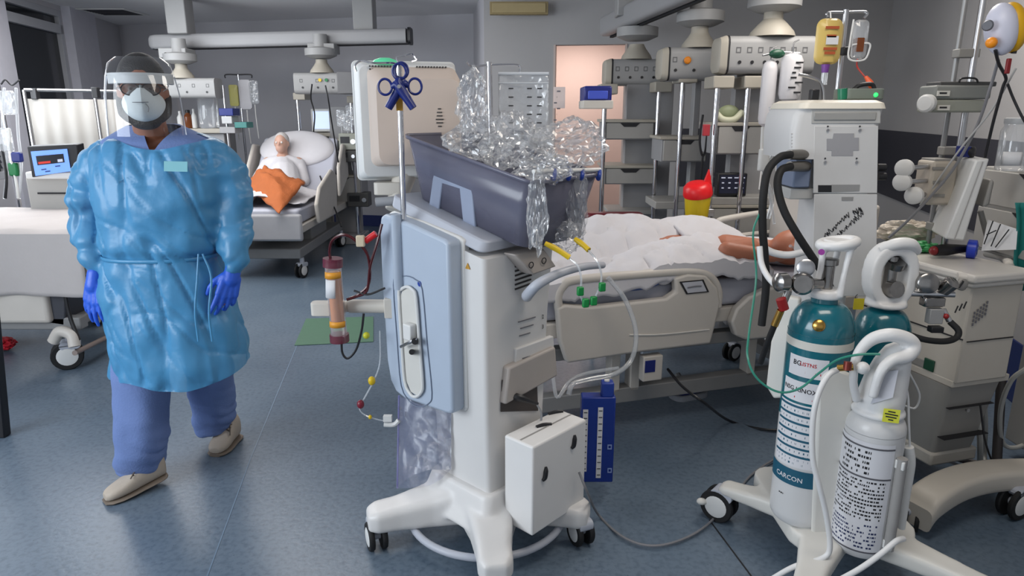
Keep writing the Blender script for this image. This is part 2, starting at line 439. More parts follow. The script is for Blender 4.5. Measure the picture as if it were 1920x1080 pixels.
# small wooden box sign high on the right wall
o = thing('wall_box', 'long narrow tan box fixed high on the wall above the doorway', 'wall box', P(973, 28, 7.28))
mb = MB(); mb.box((0, 0, .06), (.58, .08, .12)); mb.build('case', mat('tan_case', (158, 140, 100), .6), o, bev=.004)
mb = MB(); mb.box((0, -.045, .06), (.53, .012, .09)); mb.build('cover', mat('tan_cover', (176, 158, 116), .5), o, bev=.003)
# ================================================================ the walking man in the gown
SKIN = mat('skin', (150, 100, 78), 0.5, var=0.06, vscale=20, sss=0.08)
SKINP = mat('pale_skin', (196, 156, 138), 0.55, var=0.05, vscale=20, sss=0.08)
SCRUB = mat('blue_scrub_cloth', (104, 126, 176), 0.85, var=0.05, bump=0.2, bscale=120)
GLOVE = mat('blue_nitrile', (42, 92, 204), 0.42, var=0.05, bump=0.1, bscale=60)
SHOE = mat('beige_leather', (176, 164, 150), 0.6, var=0.06, bump=0.1)
SOLE = mat('worn_sole', (120, 108, 96), 0.7)
HAIR = mat('dark_hair', (34, 30, 30), 0.6, var=0.3, vscale=90, bump=0.5, bscale=160)
MASKM = mat('white_mask_felt', (204, 212, 214), 0.85, var=0.02, bump=0.08, bscale=150)
GOWN = mat('thin_blue_gown', (76, 148, 194), 0.36, var=0.12, vscale=7, bump=0.28, bscale=18, spec=0.5, alpha=0.82)
def capsule(mb, p, q, r1, r2=None, seg=14):
    r2 = r1 if r2 is None else r2
    mb.ball(p, r1, seg, 8); mb.ball(q, r2, seg, 8)
    if (V(q) - V(p)).length > 1e-4: mb.cyl(p, q, r1, r2, seg)
def chain(mb, pts, rs, seg=14):
    for (p, a), (q, b) in zip(zip(pts, rs), list(zip(pts, rs))[1:]): capsule(mb, p, q, a, b, seg)
def prow(py, xl, xr, Y, hd, n=36, e=2.4, dz=None):
    """one level ring of a body or garment, seen between two image columns at distance Y"""
    a = P(xl, py, Y); b = P(xr, py, Y); c = (a + b) / 2; hw = (b.x - a.x) / 2; out = []
    for k in range(n):
        t = 2 * math.pi * k / n; ct, s_ = math.cos(t), math.sin(t)
        out.append(c + V((hw * math.copysign(abs(ct) ** (2 / e), ct), hd * math.copysign(abs(s_) ** (2 / e), s_), dz(t) if dz else 0)))
    return out
def hand_shape(mb, W, d, n, a, curl, spread=1.0, s=1.0, k_=1.0):
    d, n, a = V(d).normalized(), V(n).normalized(), V(a); a = (a - d * a.dot(d)).normalized(); n = (n - d * n.dot(d) - a * n.dot(a)).normalized()
    capsule(mb, W - d * .02 * s, W + d * .03 * s, .031 * s * k_, .033 * s * k_)
    for k, (off, kd, L) in enumerate(((.033, .096, (.040, .026, .022)), (.011, .102, (.044, .029, .023)), (-.011, .098, (.041, .027, .022)), (-.031, .089, (.032, .021, .019)))):
        kn = W + (d * kd + a * off) * s
        capsule(mb, W + (d * .025 + a * off * .7) * s, kn, .0185 * s * k_, .0135 * s * k_)
        p = kn; ang = curl[k] * .5
        dirp = d + a * off * 4 * spread
        for j, l in enumerate(L):
            v = dirp.normalized() * math.cos(ang) - n * math.sin(ang)
            q = p + v * l * s
            capsule(mb, p, q, (.0105 - .0012 * j) * s * k_, (.0100 - .0013 * j) * s * k_, 10)
            p = q; ang += curl[k]
    p = W + (d * .022 + a * .028 - n * .006) * s; v = (d * .75 + a * .62 - n * .3).normalized()
    for j, l in enumerate((.042, .032, .026)):
        q = p + v * l * s; capsule(mb, p, q, (.0150 - .0022 * j) * s * k_, (.0135 - .0024 * j) * s * k_, 10); p = q
        v = (v - a * .28 + d * .25 - n * .1).normalized()
def limb_part(name, fill, m, root, voxel, smooth=3, fn=None):
    mb = MB(root); fill(mb); return remesh(mb.build(name, m, root), voxel, smooth, fn)

Ym = 2.75
base = G(300, 900); base.z = 0
man = thing('person', 'bearded person in a blue gown, face shield, mask and blue gloves walking toward us', 'person', (base.x, base.y, 0))
fw = V((math.sin(math.radians(24)), -math.cos(math.radians(24)), 0)); rt = V((-fw.y, fw.x, 0)); up = V((0, 0, 1))
hc = P(268, 172, 2.68)
RH = Matrix((rt, -fw, up)).transposed().to_4x4()
def hp(x, f, z): return hc + rt * x + fw * f + up * z
sL, sR = P(208, 308, 2.78), P(394, 308, 2.76)      # shoulders as seen: image left, image right
eL, eR = P(170, 405, 2.80), P(440, 402, 2.78)
wL, wR = P(178, 512, 2.70), P(437, 500, 2.68)
hipL, hipR = P(262, 560, 2.78), P(365, 560, 2.80)
knL, knR = P(268, 715, 2.66), P(395, 700, 2.93)
anL, anR = P(262, 880, 2.70), P(410, 795, 3.10)
toeL, heelL = G(196, 945), V((-1.545, 2.735, 0)); heelL.z = .045
toeR, heelR = G(403, 857), V((-1.40, 3.17, 0))
dL_ = (wL - eL).normalized(); dR_ = (wR - eR).normalized()
HL = dict(W=P(178, 522, 2.69), d=P(172, 600, 2.66) - P(180, 522, 2.69), n=(-.35, -.9, 0.1), a=(1, -.25, 0), curl=(.28, .22, .25, .32))
HR = dict(W=P(436, 510, 2.67), d=P(420, 584, 2.62) - P(438, 510, 2.67), n=(.75, -.65, 0.1), a=(-.8, -.6, 0), curl=(.15, .42, .6, .7))
def body(mb):
    mb.ball(hp(0, -.005, .02), (.078, .098, .112), 20, 14, RH)
    mb.ball(hp(0, .025, -.055), (.060, .068, .075), 18, 12, RH)
    mb.ball(hp(0, .052, -.095), (.030, .030, .026), 12, 8, RH)
    capsule(mb, hp(0, .092, .015), hp(0, .112, -.022), .010, .016)
    mb.ball(hp(0, .086, .030), (.055, .014, .012), 12, 8, RH)
    mb.ball(hp(0, .088, -.062), (.026, .012, .010), 12, 8, RH)
    for s in (-1, 1): mb.ball(hp(s * .080, -.01, -.005), (.010, .020, .032), 10, 8, RH)
    nb = P(288, 268, 2.78)
    capsule(mb, hp(0, -.02, -.06), nb, .058, .066)
    chain(mb, [sL, nb + V((0, .0, -.03)), sR], [.055, .08, .055])
    mb.loft([prow(276, 206, 392, 2.77, .10), prow(340, 205, 405, 2.76, .135), prow(430, 215, 398, 2.76, .13), prow(520, 225, 398, 2.77, .13), prow(585, 225, 400, 2.78, .125)])
    for a, b, c in ((sL, eL, wL), (sR, eR, wR)): chain(mb, [a, b, c], [.050, .042, .028])
    for a, b, c in ((hipL, knL, anL), (hipR, knR, anR)): chain(mb, [a, b, c], [.095, .062, .042])
    for a, b in ((heelL, toeL), (heelR, toeR)):
        d = (b - a); d.z *= .6; capsule(mb, a + d * .25 + V((0, 0, .05)), a + d * .7 + V((0, 0, .036)), .026, .016)
    capsule(mb, anL, heelL + V((-.03, -.04, .05)), .040, .026); capsule(mb, anR, heelR + V((0, -.04, .06)), .040, .026)
    hand_shape(mb, k_=.66, **HL); hand_shape(mb, k_=.66, **HR)
limb_part('body', body, SKIN, man, .008, 3)
for s in (-1, 1):
    mb = MB(man); mb.ball(hp(s * .031, .082, .008), .0125, 14, 10); e = mb.build('eye', mat('eye_white', (216, 210, 204), .25), man)
    mb = MB(man); mb.ball(hp(s * .031, .0915, .008), (.006, .004, .006), 12, 8, RH); mb.build('iris', mat('dark_iris', (30, 20, 16), .2), e)
    mb = MB(man); mb.tube([hp(s * .012, .095, .030), hp(s * .032, .096, .037), hp(s * .054, .080, .030)], [.004, .0055, .003]); mb.build('eyebrow', HAIR, man)
def hair(mb):
    mb.ball(hp(0, -.012, .044), (.084, .097, .099), 20, 14, RH); mb.ball(hp(0, -.05, .0), (.082, .066, .09), 18, 12, RH)
limb_part('hair', hair, HAIR, man, .006, 2)
def beard(mb):
    pts = [hp(.080 * math.sin(t), .015 + .062 * math.cos(t) - .02, -.02 - .085 * max(0, math.cos(t)) ** .6) for t in [math.radians(a) for a in range(-100, 101, 20)]]
    chain(mb, pts, [.016] * 2 + [.022] * (len(pts) - 4) + [.016] * 2)
    mb.ball(hp(0, .040, -.112), (.052, .045, .028), 16, 10, RH)
limb_part('beard', beard, HAIR, man, .005, 2)
# mask: domed cup with a pinched nose bridge
def mask_pt(u, v):
    a = 2 * math.pi * u; r = math.sin(v * math.pi / 2)
    x = .072 * math.cos(a) * r; z = .064 * math.sin(a) * r
    if z > 0: z *= 1.12 - .35 * abs(x) / .072
    f = .055 + .080 * math.cos(v * math.pi / 2) ** .8
    f += .010 * max(0, 1 - abs(x) / .02) * (1 if z > 0 else .6)
    return hp(x, f - .035 * (abs(x) / .072) ** 2, z - .045)
mb = MB(man); mb.grid(36, 10, mask_pt); bmesh.ops.remove_doubles(mb.bm, verts=mb.bm.verts[:], dist=1e-4)
msk = mb.build('mask', MASKM, man, solid=.003)
mb = MB(man)
for zz, zb in ((.012, .03), (-.08, -.05)):
    for s in (-1, 1): mb.tube([hp(s * .066, .035, zz - .012), hp(s * .082, .0, zz), hp(s * .084, -.05, zb), hp(s * .03, -.12, zb + .01)], .0022, 6)
mb.build('strap', PAPER, msk)
mb = MB(man); mb.tube([hp(-.03, .136, -.040), hp(-.004, .1475, -.040), hp(.022, .140, -.039)], .0012, 5); mb.tube([hp(.012, .143, -.044), hp(.020, .1385, -.058), hp(.017, .1385, -.074)], .0012, 5)
mb.build('mask_print', mat('grey_print', (110, 110, 116), .8), msk)
# glasses
mb = MB(man)
for s in (-1, 1):
    pts = [hp(s * .034 + .030 * math.cos(t), .113 - .012 * abs(math.cos(t) + s) * .5, .006 + .021 * math.sin(t)) for t in [2 * math.pi * k / 14 for k in range(14)]]
    mb.tube(pts, .0022, 6, 2, closed=True)
    mb.tube([hp(s * .064, .102, .012), hp(s * .082, .06, .012), hp(s * .086, -.02, .008)], .002, 6)
mb.tube([hp(-.008, .114, .010), hp(0, .117, .013), hp(.008, .114, .010)], .002, 6)
gl = mb.build('glasses', DARKP, man)
mb = MB(man)
for s in (-1, 1): mb.loft([[hp(s * .034 + .029 * math.cos(t), .1125 - .012 * abs(math.cos(t) + s) * .5, .006 + .020 * math.sin(t)) for t in [2 * math.pi * k / 16 for k in range(16)]], [hp(s * .034 + .029 * math.cos(t), .114 - .012 * abs(math.cos(t) + s) * .5, .006 + .020 * math.sin(t)) for t in [2 * math.pi * k / 16 for k in range(16)]]])
mb.build('lens', clear('glasses_lens', (60, 44, 38), .42, .05, fres=.5), gl)
# face shield
def arc(r, z, a0, a1, n, fo=0.0, sq=1.0): return [hp(r * math.sin(t) * sq, r * math.cos(t) + fo, z) for t in [math.radians(a0 + (a1 - a0) * k / n) for k in range(n + 1)]]
mb = MB(man)
mb.loft([arc(.116, .055, -104, 104, 26, .026), arc(.128, -.02, -104, 104, 26, .03), arc(.134, -.16, -100, 100, 26, .04)], caps=False, closed=False)
sh = mb.build('face_shield', clear('shield_film', (120, 124, 130), opac=0.03, rough=0.05, fres=0.4), man)
mb = MB(man); mb.loft([arc(.080, .122, -100, 100, 24, .0), arc(.104, .10, -104, 104, 24, .016), arc(.117, .052, -104, 104, 24, .026)], caps=False, closed=False)
mb.build('visor_top', MATS['shield_film'], sh)
mb = MB(man)
a0, a1 = arc(.110, .064, -104, 104, 26, .012), arc(.110, .026, -104, 104, 26, .012)
b0, b1 = arc(.094, .064, -104, 104, 26, .006), arc(.094, .026, -104, 104, 26, .006)
mb.loft([[a0[i], a1[i], b1[i], b0[i]] for i in range(27)])
mb.build('headband', mat('white_foam', (196, 200, 202), .6), sh, bev=.002)
mb = MB(man)
for i in (0, 26):
    mb = MB(man); mb.tube([arc(.116, .055, -104, 104, 26, .026)[i], arc(.128, -.02, -104, 104, 26, .03)[i], arc(.134, -.16, -100, 100, 26, .04)[i]], .002, 5)
    mb.build('shield_edge', mat('bright_film_edge', (224, 230, 240), .1), sh)
# scrub top, then gown
zv = P(290, 280, 2.62).z; xv = P(286, 270, 2.66).x
def vneck(bm):
    inv = FR[man.name]
    kill = [f for f in bm.faces if (lambda c: c.z > zv - .02 and (abs(c.x - xv) < (c.z - zv + .02) * .62 or c.z > hc.z - .125) and c.y < 2.80)(inv @ f.calc_center_median())]
    bmesh.ops.delete(bm, geom=kill, context='FACES'); smooth_edge(bm, 14)
def scrub(mb):
    mb.loft([prow(232, 246, 332, 2.80, .060), prow(246, 222, 362, 2.79, .085), prow(262, 196, 402, 2.78, .112), prow(290, 190, 412, 2.77, .135), prow(340, 192, 412, 2.76, .15), prow(430, 205, 405, 2.76, .15), prow(560, 212, 415, 2.77, .15)])
    for a, b in ((sL, eL), (sR, eR)): capsule(mb, a, a.lerp(b, .6), .056, .05)
limb_part('scrub_top', scrub, SCRUB, man, .009, 4, vneck)
HEM = P(300, 722, 2.62).z
def gown_fold(bm):
    inv = FR[man.name]; hz = HEM
    for v in bm.verts:
        w = inv @ v.co; n = v.normal
        k = max(0, min(1, (1.05 - w.z) / .4))
        f = noise.noise(V((w.x * 9, w.y * 9, w.z * 1.6))) * .020 * k
        f += noise.noise(V((w.x * 7 + w.z * 5, w.y * 6, w.z * 9 - w.x * 4))) * .011
        f -= max(0, .16 - abs(noise.noise(V((w.x * 10 + w.z * 2, w.y * 5, w.z * 2.2 + 3))))) * .075
        f -= max(0, .10 - abs(noise.noise(V((w.x * 5 + 7, w.y * 5, w.z * 8 + w.x * 6))))) * .06
        arm = max(0, min(1, (abs(w.x - P(305, 400, 2.76).x) - .20) / .06))
        f += (abs(noise.noise(V((w.x * 5, w.y * 5, w.z * 17 + 9)))) - .2) * .024 * arm * (w.z > .95)
        f += (noise.noise(V((w.x * 22, w.y * 22, w.z * 12)))) * .004
        v.co += n * f * 1.15
    kill = []
    for f in bm.faces:
        w = inv @ f.calc_center_median()
        hem = hz + .055 * max(0, (w.x + 1.42) / .36) + .02 * math.sin(w.x * 11) + .03 * max(0, (w.y - 2.75))
        neck = (P(300, 282, 2.62).z if w.y < 2.76 else 1.50) + .55 * abs(w.x - P(305, 280, 2.7).x) ** 1.5
        cuff = False
        if w.z < hem or (w.z > neck and abs(w.x - P(300, 280, 2.7).x) < .19): kill.append(f)
    bmesh.ops.delete(bm, geom=kill, context='FACES'); smooth_edge(bm, 14)
def gown(mb):
    mb.loft([prow(250, 214, 372, 2.79, .10), prow(262, 188, 412, 2.78, .128), prow(282, 176, 430, 2.77, .152), prow(320, 176, 432, 2.76, .172), prow(380, 186, 424, 2.75, .18), prow(430, 196, 420, 2.75, .182),
             prow(458, 198, 418, 2.75, .182), prow(474, 204, 412, 2.76, .168), prow(492, 200, 416, 2.76, .178), prow(540, 196, 430, 2.76, .19), prow(600, 204, 450, 2.76, .205), prow(660, 216, 464, 2.76, .215), prow(716, 222, 470, 2.76, .22), prow(760, 224, 474, 2.76, .22)], caps=True)
    q = lambda *l: [P(a, b, y) for a, b, y in l]
    chain(mb, q((206, 300, 2.78), (184, 318, 2.78), (168, 352, 2.78), (166, 405, 2.78), (174, 455, 2.74), (178, 490, 2.71)), [.088, .082, .078, .076, .064, .056], 18)
    chain(mb, q((178, 490, 2.71), (179, 516, 2.70)), [.054, .036], 16)
    chain(mb, q((400, 300, 2.77), (424, 322, 2.77), (436, 352, 2.77), (440, 400, 2.77), (444, 450, 2.72), (444, 480, 2.69)), [.090, .086, .084, .080, .074, .062], 18)
    chain(mb, q((444, 480, 2.69), (438, 504, 2.67)), [.060, .036], 16)
gw = limb_part('gown', gown, GOWN, man, .010, 5, gown_fold)
mb = MB(man)
ra = prow(471, 203, 413, 2.76, .175); rb = prow(478, 203, 413, 2.76, .175)
mb.loft([ra, rb], caps=False); mb.build('belt', GOWN, gw, solid=.001)
mb = MB(man)
for dx in (0, 26): mb.tube([P(372 + dx * .3, 476, 2.575), P(370 + dx, 520, 2.565), P(366 + dx, 585, 2.555), P(372 + dx, 640, 2.55)], [.0035, .005, .0045], 6)
mb.build('tie', GOWN, gw)
# chest label seen through the gown
mb = MB(man)
mb.prism([P(308, 302, 2.572), P(352, 303, 2.572), P(352, 322, 2.572), P(308, 321, 2.572)], (0, -.003, 0))
mb.build('name_patch', mat('pale_green_patch', (120, 180, 190), .6), gw)
# trousers
def cloth_fold(bm):
    inv = FR[man.name]
    for v in bm.verts:
        w = inv @ v.co; low = max(0, min(1, (.42 - w.z) / .3))
        v.co += v.normal * (noise.noise(V((w.x * 9 + w.z * 4, w.y * 9, w.z * 7))) * .012 + (abs(noise.noise(V((w.x * 6, w.y * 6, w.z * 15 + w.x * 7)))) - .22) * .022 * low)
def trousers(mb):
    mb.loft([prow(520, 225, 402, 2.77, .14), prow(590, 222, 410, 2.78, .14), prow(640, 228, 412, 2.78, .13)])
    mb.loft([prow(600, 222, 315, 2.76, .115, 24), prow(700, 218, 314, 2.70, .105, 24), prow(780, 220, 312, 2.68, .100, 24), prow(840, 222, 308, 2.69, .098, 24), prow(862, 219, 306, 2.72, .104, 24), prow(876, 226, 302, 2.73, .095, 24)])
    mb.loft([prow(600, 325, 412, 2.82, .115, 24), prow(690, 352, 434, 2.92, .105, 24), prow(740, 360, 436, 3.02, .105, 24), prow(784, 368, 436, 3.08, .105, 24), prow(806, 376, 432, 3.10, .095, 24)])
limb_part('trousers', trousers, SCRUB, man, .010, 4, cloth_fold)
# shoes
def shoe(toe, heel, lift):
    d = toe - heel; d.z = 0; L = d.length; d.normalize(); w = V((-d.y, d.x, 0))
    def sec(t, hw, ht, zb):
        c = heel.lerp(toe, t); c.z = 0; b = zb + lift * (1 - t) ** 1.5; out = []
        for k in range(16):
            a = 2 * math.pi * k / 16
            out.append(c + w * hw * math.copysign(abs(math.cos(a)) ** .8, math.cos(a)) + V((0, 0, b + ht * (.5 + .5 * math.copysign(abs(math.sin(a)) ** .75, math.sin(a))))))
        return out
    rows = [(-.02, .022, .075, .012), (.02, .036, .128, .012), (.12, .043, .138, .012), (.28, .044, .130, .012), (.42, .045, .104, .012), (.58, .049, .074, .012), (.76, .051, .058, .012), (.92, .042, .046, .012), (1.0, .024, .030, .014)]
    mb = MB(man); mb.loft([sec(*r) for r in rows]); s = mb.build('shoe', SHOE, man, sub=1)
    mb = MB(man); mb.loft([sec(t, hw * 1.06 + .002, .016, 0.0) for t, hw, ht, zb in rows]); mb.build('sole', SOLE, s)
    mb = MB(man)
    for t, hw, z in ((.40, .038, .100), (.47, .040, .090), (.54, .042, .080)):
        c = heel.lerp(toe, t); c.z = z + .020 + lift * (1 - t) ** 1.5
        mb.tube([c - w * hw * .8 - V((0, 0, .012)), c + V((0, 0, .003)), c + w * hw * .8 - V((0, 0, .012))], .0032, 6)
    c = heel.lerp(toe, .36); c.z = .128 + lift * .5
    mb.tube([c - w * .044 - V((0, 0, .05)) + d * .06, c - w * .02 + d * .01, c + w * .02 + d * .01, c + w * .044 - V((0, 0, .05)) + d * .06], .003, 6)
    mb.build('laces', mat('dark_lace', (90, 80, 72), .8), s)
shoe(toeL, V((-1.545, 2.735, 0)), .03); shoe(toeR, heelR, 0.0)
limb_part('glove', lambda mb: hand_shape(mb, **HL), GLOVE, man, .004, 3)
limb_part('glove', lambda mb: hand_shape(mb, **HR), GLOVE, man, .004, 3)
# ================================================================ the blood-filter machine in the middle
W4 = [G(707, 1027), G(930, 1128), G(1088, 1018)]
W4.append(W4[0] + W4[2] - W4[1])
RZ = math.radians(47)
dm = thing('dialysis_machine', 'tall white and pale blue wheeled dialysis machine with monitor and smoky top bin', 'medical machine', (-.09, 2.18, 0), RZ)
FI = FR[dm.name].inverted()
wl_ = [FI @ w for w in W4]; bc = sum(wl_, V()) / 4
MSIDE = mat('machine_white', (214, 212, 210), 0.4, var=0.02, bump=0.02)
SMOKE = mat('smoky_blue_plastic', (108, 108, 126), 0.22, var=0.08, alpha=0.74, spec=0.6)
MGREY = mat('machine_light_grey', (176, 180, 190), 0.42, var=0.02)
def rrect(hw, hh, r, seg=5):
    out = []
    for cx, cy, a0 in ((hw - r, hh - r, 0), (-hw + r, hh - r, 90), (-hw + r, -hh + r, 180), (hw - r, -hh + r, 270)):
        for k in range(seg + 1):
            a = math.radians(a0 + 90 * k / seg); out.append((cx + r * math.cos(a), cy + r * math.sin(a)))
    return out
def caster(root, g, d, r=.055, gap=.024, w=.020, top=None, cap=None, name='caster'):
    """twin wheel caster standing at g (thing frame), rolling along d"""
    g = V((g[0], g[1], 0)); d = V(d); d.z = 0; d.normalize(); a = V((-d.y, d.x, 0)); c = g + V((0, 0, r))
    mb = MB(); mb.cyl(c - a * (gap + w * .5), c + a * (gap + w * .5), r * .28, seg=12)
    mb.rbox(c + d * r * .25 + V((0, 0, r * .75)), (r * 1.3, gap * 1.7, r * 1.0), r * .3, Matrix((d, V((0, 0, 1)), -a)).transposed().to_4x4() @ Matrix.Rotation(0, 4, 'X'))
    mb.cyl(c + d * r * .3 + V((0, 0, r * .9)), c + d * r * .3 + V((0, 0, (top or r * 2.4) - r)), r * .30, seg=12)
    f = mb.build(name, MGREY, root, bev=.002)
    for s in (-1, 1):
        mb = MB(); p = c + a * s * gap
        mb.lathe(p - a * s * w / 2, [(r * .55, 0), (r * .93, 0), (r, w * .25), (r, w * .75), (r * .93, w), (r * .55, w)], a * s, 26)
        mb.build('tire', RUBBER, f)
        mb = MB(); mb.lathe(p, [(r * .66, 0), (r * .66, w * .5), (r * .55, w * .62), (r * .2, w * .66), (.001, w * .66)], a * s, 22)
        mb.build('wheel_cap', cap or WHITE, f)
    return f
# base: four swept arms rising to a pedestal
def arm_loft(mb, p0, p1, prof):
    d = (p1 - p0); d.z = 0; d.normalize(); a = V((-d.y, d.x, 0))
    rings = []
    for t, hw, z0, z1 in prof:
        c = p0.lerp(p1, t); c.z = 0
        rings.append([c + a * u + V((0, 0, (z0 + z1) / 2 + w)) for u, w in rrect(hw, (z1 - z0) / 2, min(hw, (z1 - z0) / 2) * .45, 3)])
    mb.loft(rings)
mb = MB()
cc = V((.15, .15, 0))
for w in wl_:
    e = w + (w - cc).normalized() * .03
    arm_loft(mb, cc, e, [(0, .13, .10, .25), (.30, .11, .09, .24), (.5, .078, .082, .205), (.75, .062, .085, .182), (.93, .060, .088, .172), (1.0, .04, .092, .160)])
mb.loft([[V((.15 + u, .14 + v, z)) for u, v in rrect(hx, hy, .04)] for z, hx, hy in ((.14, .22, .20), (.20, .19, .18), (.27, .165, .165))])
base = remesh(mb.build('base', MSIDE, dm), .009, 4)
for w in wl_: caster(dm, w, (w - bc).cross(V((0, 0, 1))) + (w - bc) * .4, top=.13)
mb = MB(); mb.tube([V((.15, .15, .075)) + V((.30 * math.cos(a), .30 * math.sin(a), 0)) for a in [2 * math.pi * k / 20 for k in range(20)]], .014, 10, 3, closed=True)
mb.build('foot_rail', MGREY, dm)
# column
def col_ring(z, x0, x1, y0, y1, r=.018, dz=0.0):
    return [V(((x0 + x1) / 2 + u, (y0 + y1) / 2 + v, z + dz * ((y0 + y1) / 2 + v))) for u, v in rrect((x1 - x0) / 2, (y1 - y0) / 2, r, 4)]
mb = MB(); mb.loft([col_ring(.225, 0.012, .30, .0, .28), col_ring(.55, .004, .315, .0, .285), col_ring(.9, 0, .335, 0, .30), col_ring(1.13, 0, .36, 0, .32, dz=.20)])
mb.build('column', MSIDE, dm)
mb = MB(); mb.bx((.006, .06, .60), (.012, .085, 1.16))
# control block on the right-hand face, power socket recess, vents, labels
def onr(px, py, y=-.002): return on(dm, px, py, 'y', y)
mb = MB(); mb.prism([onr(955, 690, -.03), onr(1042, 650, -.03), onr(1046, 705, -.03), onr(948, 760, -.03)], (0, .05, 0)); mb.build('step_panel', mat('machine_warm_grey', (172, 164, 158), .45), dm, bev=.008)
mb = MB(); mb.prism([onr(968, 655, -.012), onr(1038, 630, -.012), onr(1040, 660, -.012), onr(966, 690, -.012)], (0, .02, 0)); mb.build('cover_plate', MSIDE, dm, bev=.004)
mb = MB(); mb.prism([onr(940, 712), onr(1005, 690), onr(1008, 770), onr(938, 772)], (0, -.004, 0)); mb.build('socket_recess', mat('recess_shadow_grey', (70, 64, 62), .7), dm, bev=.003)
pl_ = thing('power_plug', 'black plug with cable pushed into the socket of the dialysis machine column', 'plug', FR[dm.name] @ onr(958, 742, -.01))
mb = MB(pl_); mb.tube([FR[dm.name] @ onr(958, 742, -.008), FR[dm.name] @ onr(975, 746, -.04), FR[dm.name] @ onr(1008, 757, -.055)], [.016, .014, .006]); mb.build('body', DARKP, pl_)
mb = MB(pl_); mb.tube([FR[dm.name] @ onr(1006, 757, -.055), FR[dm.name] @ onr(1015, 775, -.06), FR[dm.name] @ onr(1012, 800, -.05), FR[dm.name] @ onr(1000, 830, -.02)], .004, 6); mb.build('cable', GREYP, pl_)
for k in range(6):
    mb = MB(); p = onr(966, 500 + k * 8.5); q = onr(1000 - k * 1.2, 490 + k * 8.5); mb.tube([p, q], .0035, 6, smooth=False); mb.build('vent_slot', mat('slot_dark', (60, 58, 58), .7), dm)
for k, (a, b, c) in enumerate(((972, 604, 1004), (976, 616, 1000), (974, 630, 994), (980, 672, 1006), (984, 682, 1000))):
    mb = MB(); p, q = onr(a, b, -.0135 if b > 655 else -.003), onr(c, b - (c - a) * .3, -.0135 if b > 655 else -.003); mb.tube([p, q], .0022, 4, smooth=False); mb.build('label_print', mat('grey_print', (110, 110, 116), .8), dm)
text('label_number', '2', .022, INK, dm, basis(onr(1018, 594, -.004), (1, 0, 0), (0, 0, 1)))
text('label_number', '3', .022, INK, dm, basis(onr(1018, 613, -.004), (1, 0, 0), (0, 0, 1)))
# sloping head of the column with two ring marks
mb = MB(); mb.prism([onr(966, 478, -.05), onr(1020, 466, -.05), onr(1044, 500, -.065), onr(1000, 516, -.065)], (0, .06, 0)); mb.build('scale_head', mat('machine_warm_grey', (172, 164, 158), .45), dm, bev=.006)
for px, py in ((996, 497), (1020, 489)):
    c = onr(px, py, -.066); mb = MB(); mb.tube([c + V((.011 * math.cos(t), 0, .010 * math.sin(t))) for t in [2 * math.pi * k / 12 for k in range(12)]], .0018, 5, 2, closed=True); mb.build('ring_mark', INK, dm)
# push handle
mb = MB(); mb.tube([onr(988, 556, -.02), onr(990, 552, -.09), onr(1010, 532, -.14), onr(1050, 512, -.15), onr(1095, 500, -.13), onr(1130, 497, -.07)], [.019, .019, .017, .015, .014, .013], 14); mb.build('push_handle', MGREY, dm)
# pale blue front panel on the left-hand side
def onl(px, py, x=-.061): return on(dm, px, py, 'x', x)
pts = [V((-.06, y, z)) for y, z in ((.105, .585), (.115, .567), (.14, .562), (.38, .548), (.43, .560), (.462, .60), (.478, .68), (.486, 1.0), (.484, 1.19), (.474, 1.232), (.45, 1.242), (.30, 1.222), (.13, 1.190), (.108, 1.18))]
mb = MB(); mb.prism(pts, (.065, 0, 0)); mb.build('front_panel', PALEBLUE, dm, bev=.012, seg=3)
mb = MB(); mb.prism([p + V((.055, (p.y - .29) * .10 + .004, (p.z - .89) * .012)) for p in pts], (.03, 0, 0)); mb.build('panel_back', WHITE, dm, bev=.006)
mb = MB(); mb.loft([[V((-.066, .37 + .016 * math.cos(t), z)) + V((.022 * math.sin(t), 0, 0)) for t in [2 * math.pi * k / 12 for k in range(12)]] for z in (.98, 1.0, 1.25)]); mb.build('pole_socket', PALEBLUE, dm)
sc_ = [onl(px, py) for px, py in ((752, 556), (756, 545), (766, 540), (776, 545), (783, 560), (789, 640), (795, 715), (792, 732), (782, 740), (772, 734), (762, 710), (757, 640))]
cen = sum(sc_, V()) / len(sc_)
mb = MB(); mb.prism([p + V((-.004, 0, 0)) for p in sc_], (.01, 0, 0)); sl = mb.build('slot_plate', mat('slot_cream', (206, 204, 198), .45), dm)
mb = MB(); mb.tube([cen + (p - cen) * 1.03 + V((-.008, 0, 0)) for p in sc_], .006, 8, 3, closed=True); mb.build('slot_rim', WHITE, dm)
mb = MB(); mb.tube([cen + V((0, (p.y - cen.y) * 1.75, (p.z - cen.z) * 1.22)) + V((-.001, 0, 0)) for p in sc_], .002, 5, 3, closed=True); mb.build('slot_groove', mat('groove_grey', (110, 122, 142), .6), dm)
mb = MB(); mb.box(onl(768, 622, -.08), (.03, .045, .06)); mb.build('clamp_block', WHITE, dm, bev=.005)
mb = MB()
mb.tube([onl(752, 650, -.09), onl(768, 642, -.105), onl(782, 636, -.09)], .006, 8); mb.build('clamp_lever', STEEL, dm)
mb = MB(); mb.cyl(onl(772, 660, -.066), onl(772, 660, -.11), .010); mb.cyl(onl(778, 640, -.066), onl(778, 640, -.10), .012); mb.build('clamp_pin', DARKP, dm)
mb = MB(); mb.lathe(onl(787, 532, -.060), [(.010, 0), (.010, .002), (.0, .002)], (-1, 0, 0), 16); mb.build('round_badge', BLUEP, dm)
mb = MB(); c = on(dm, 877, 500, 'x', -.002); mb.prism([c + V((0, .012, -.008)), c + V((0, -.012, -.008)), c + V((0, 0, .013))], (-.001, 0, 0)); mb.build('warning_triangle', mat('amber_label', (190, 140, 40), .6), dm)
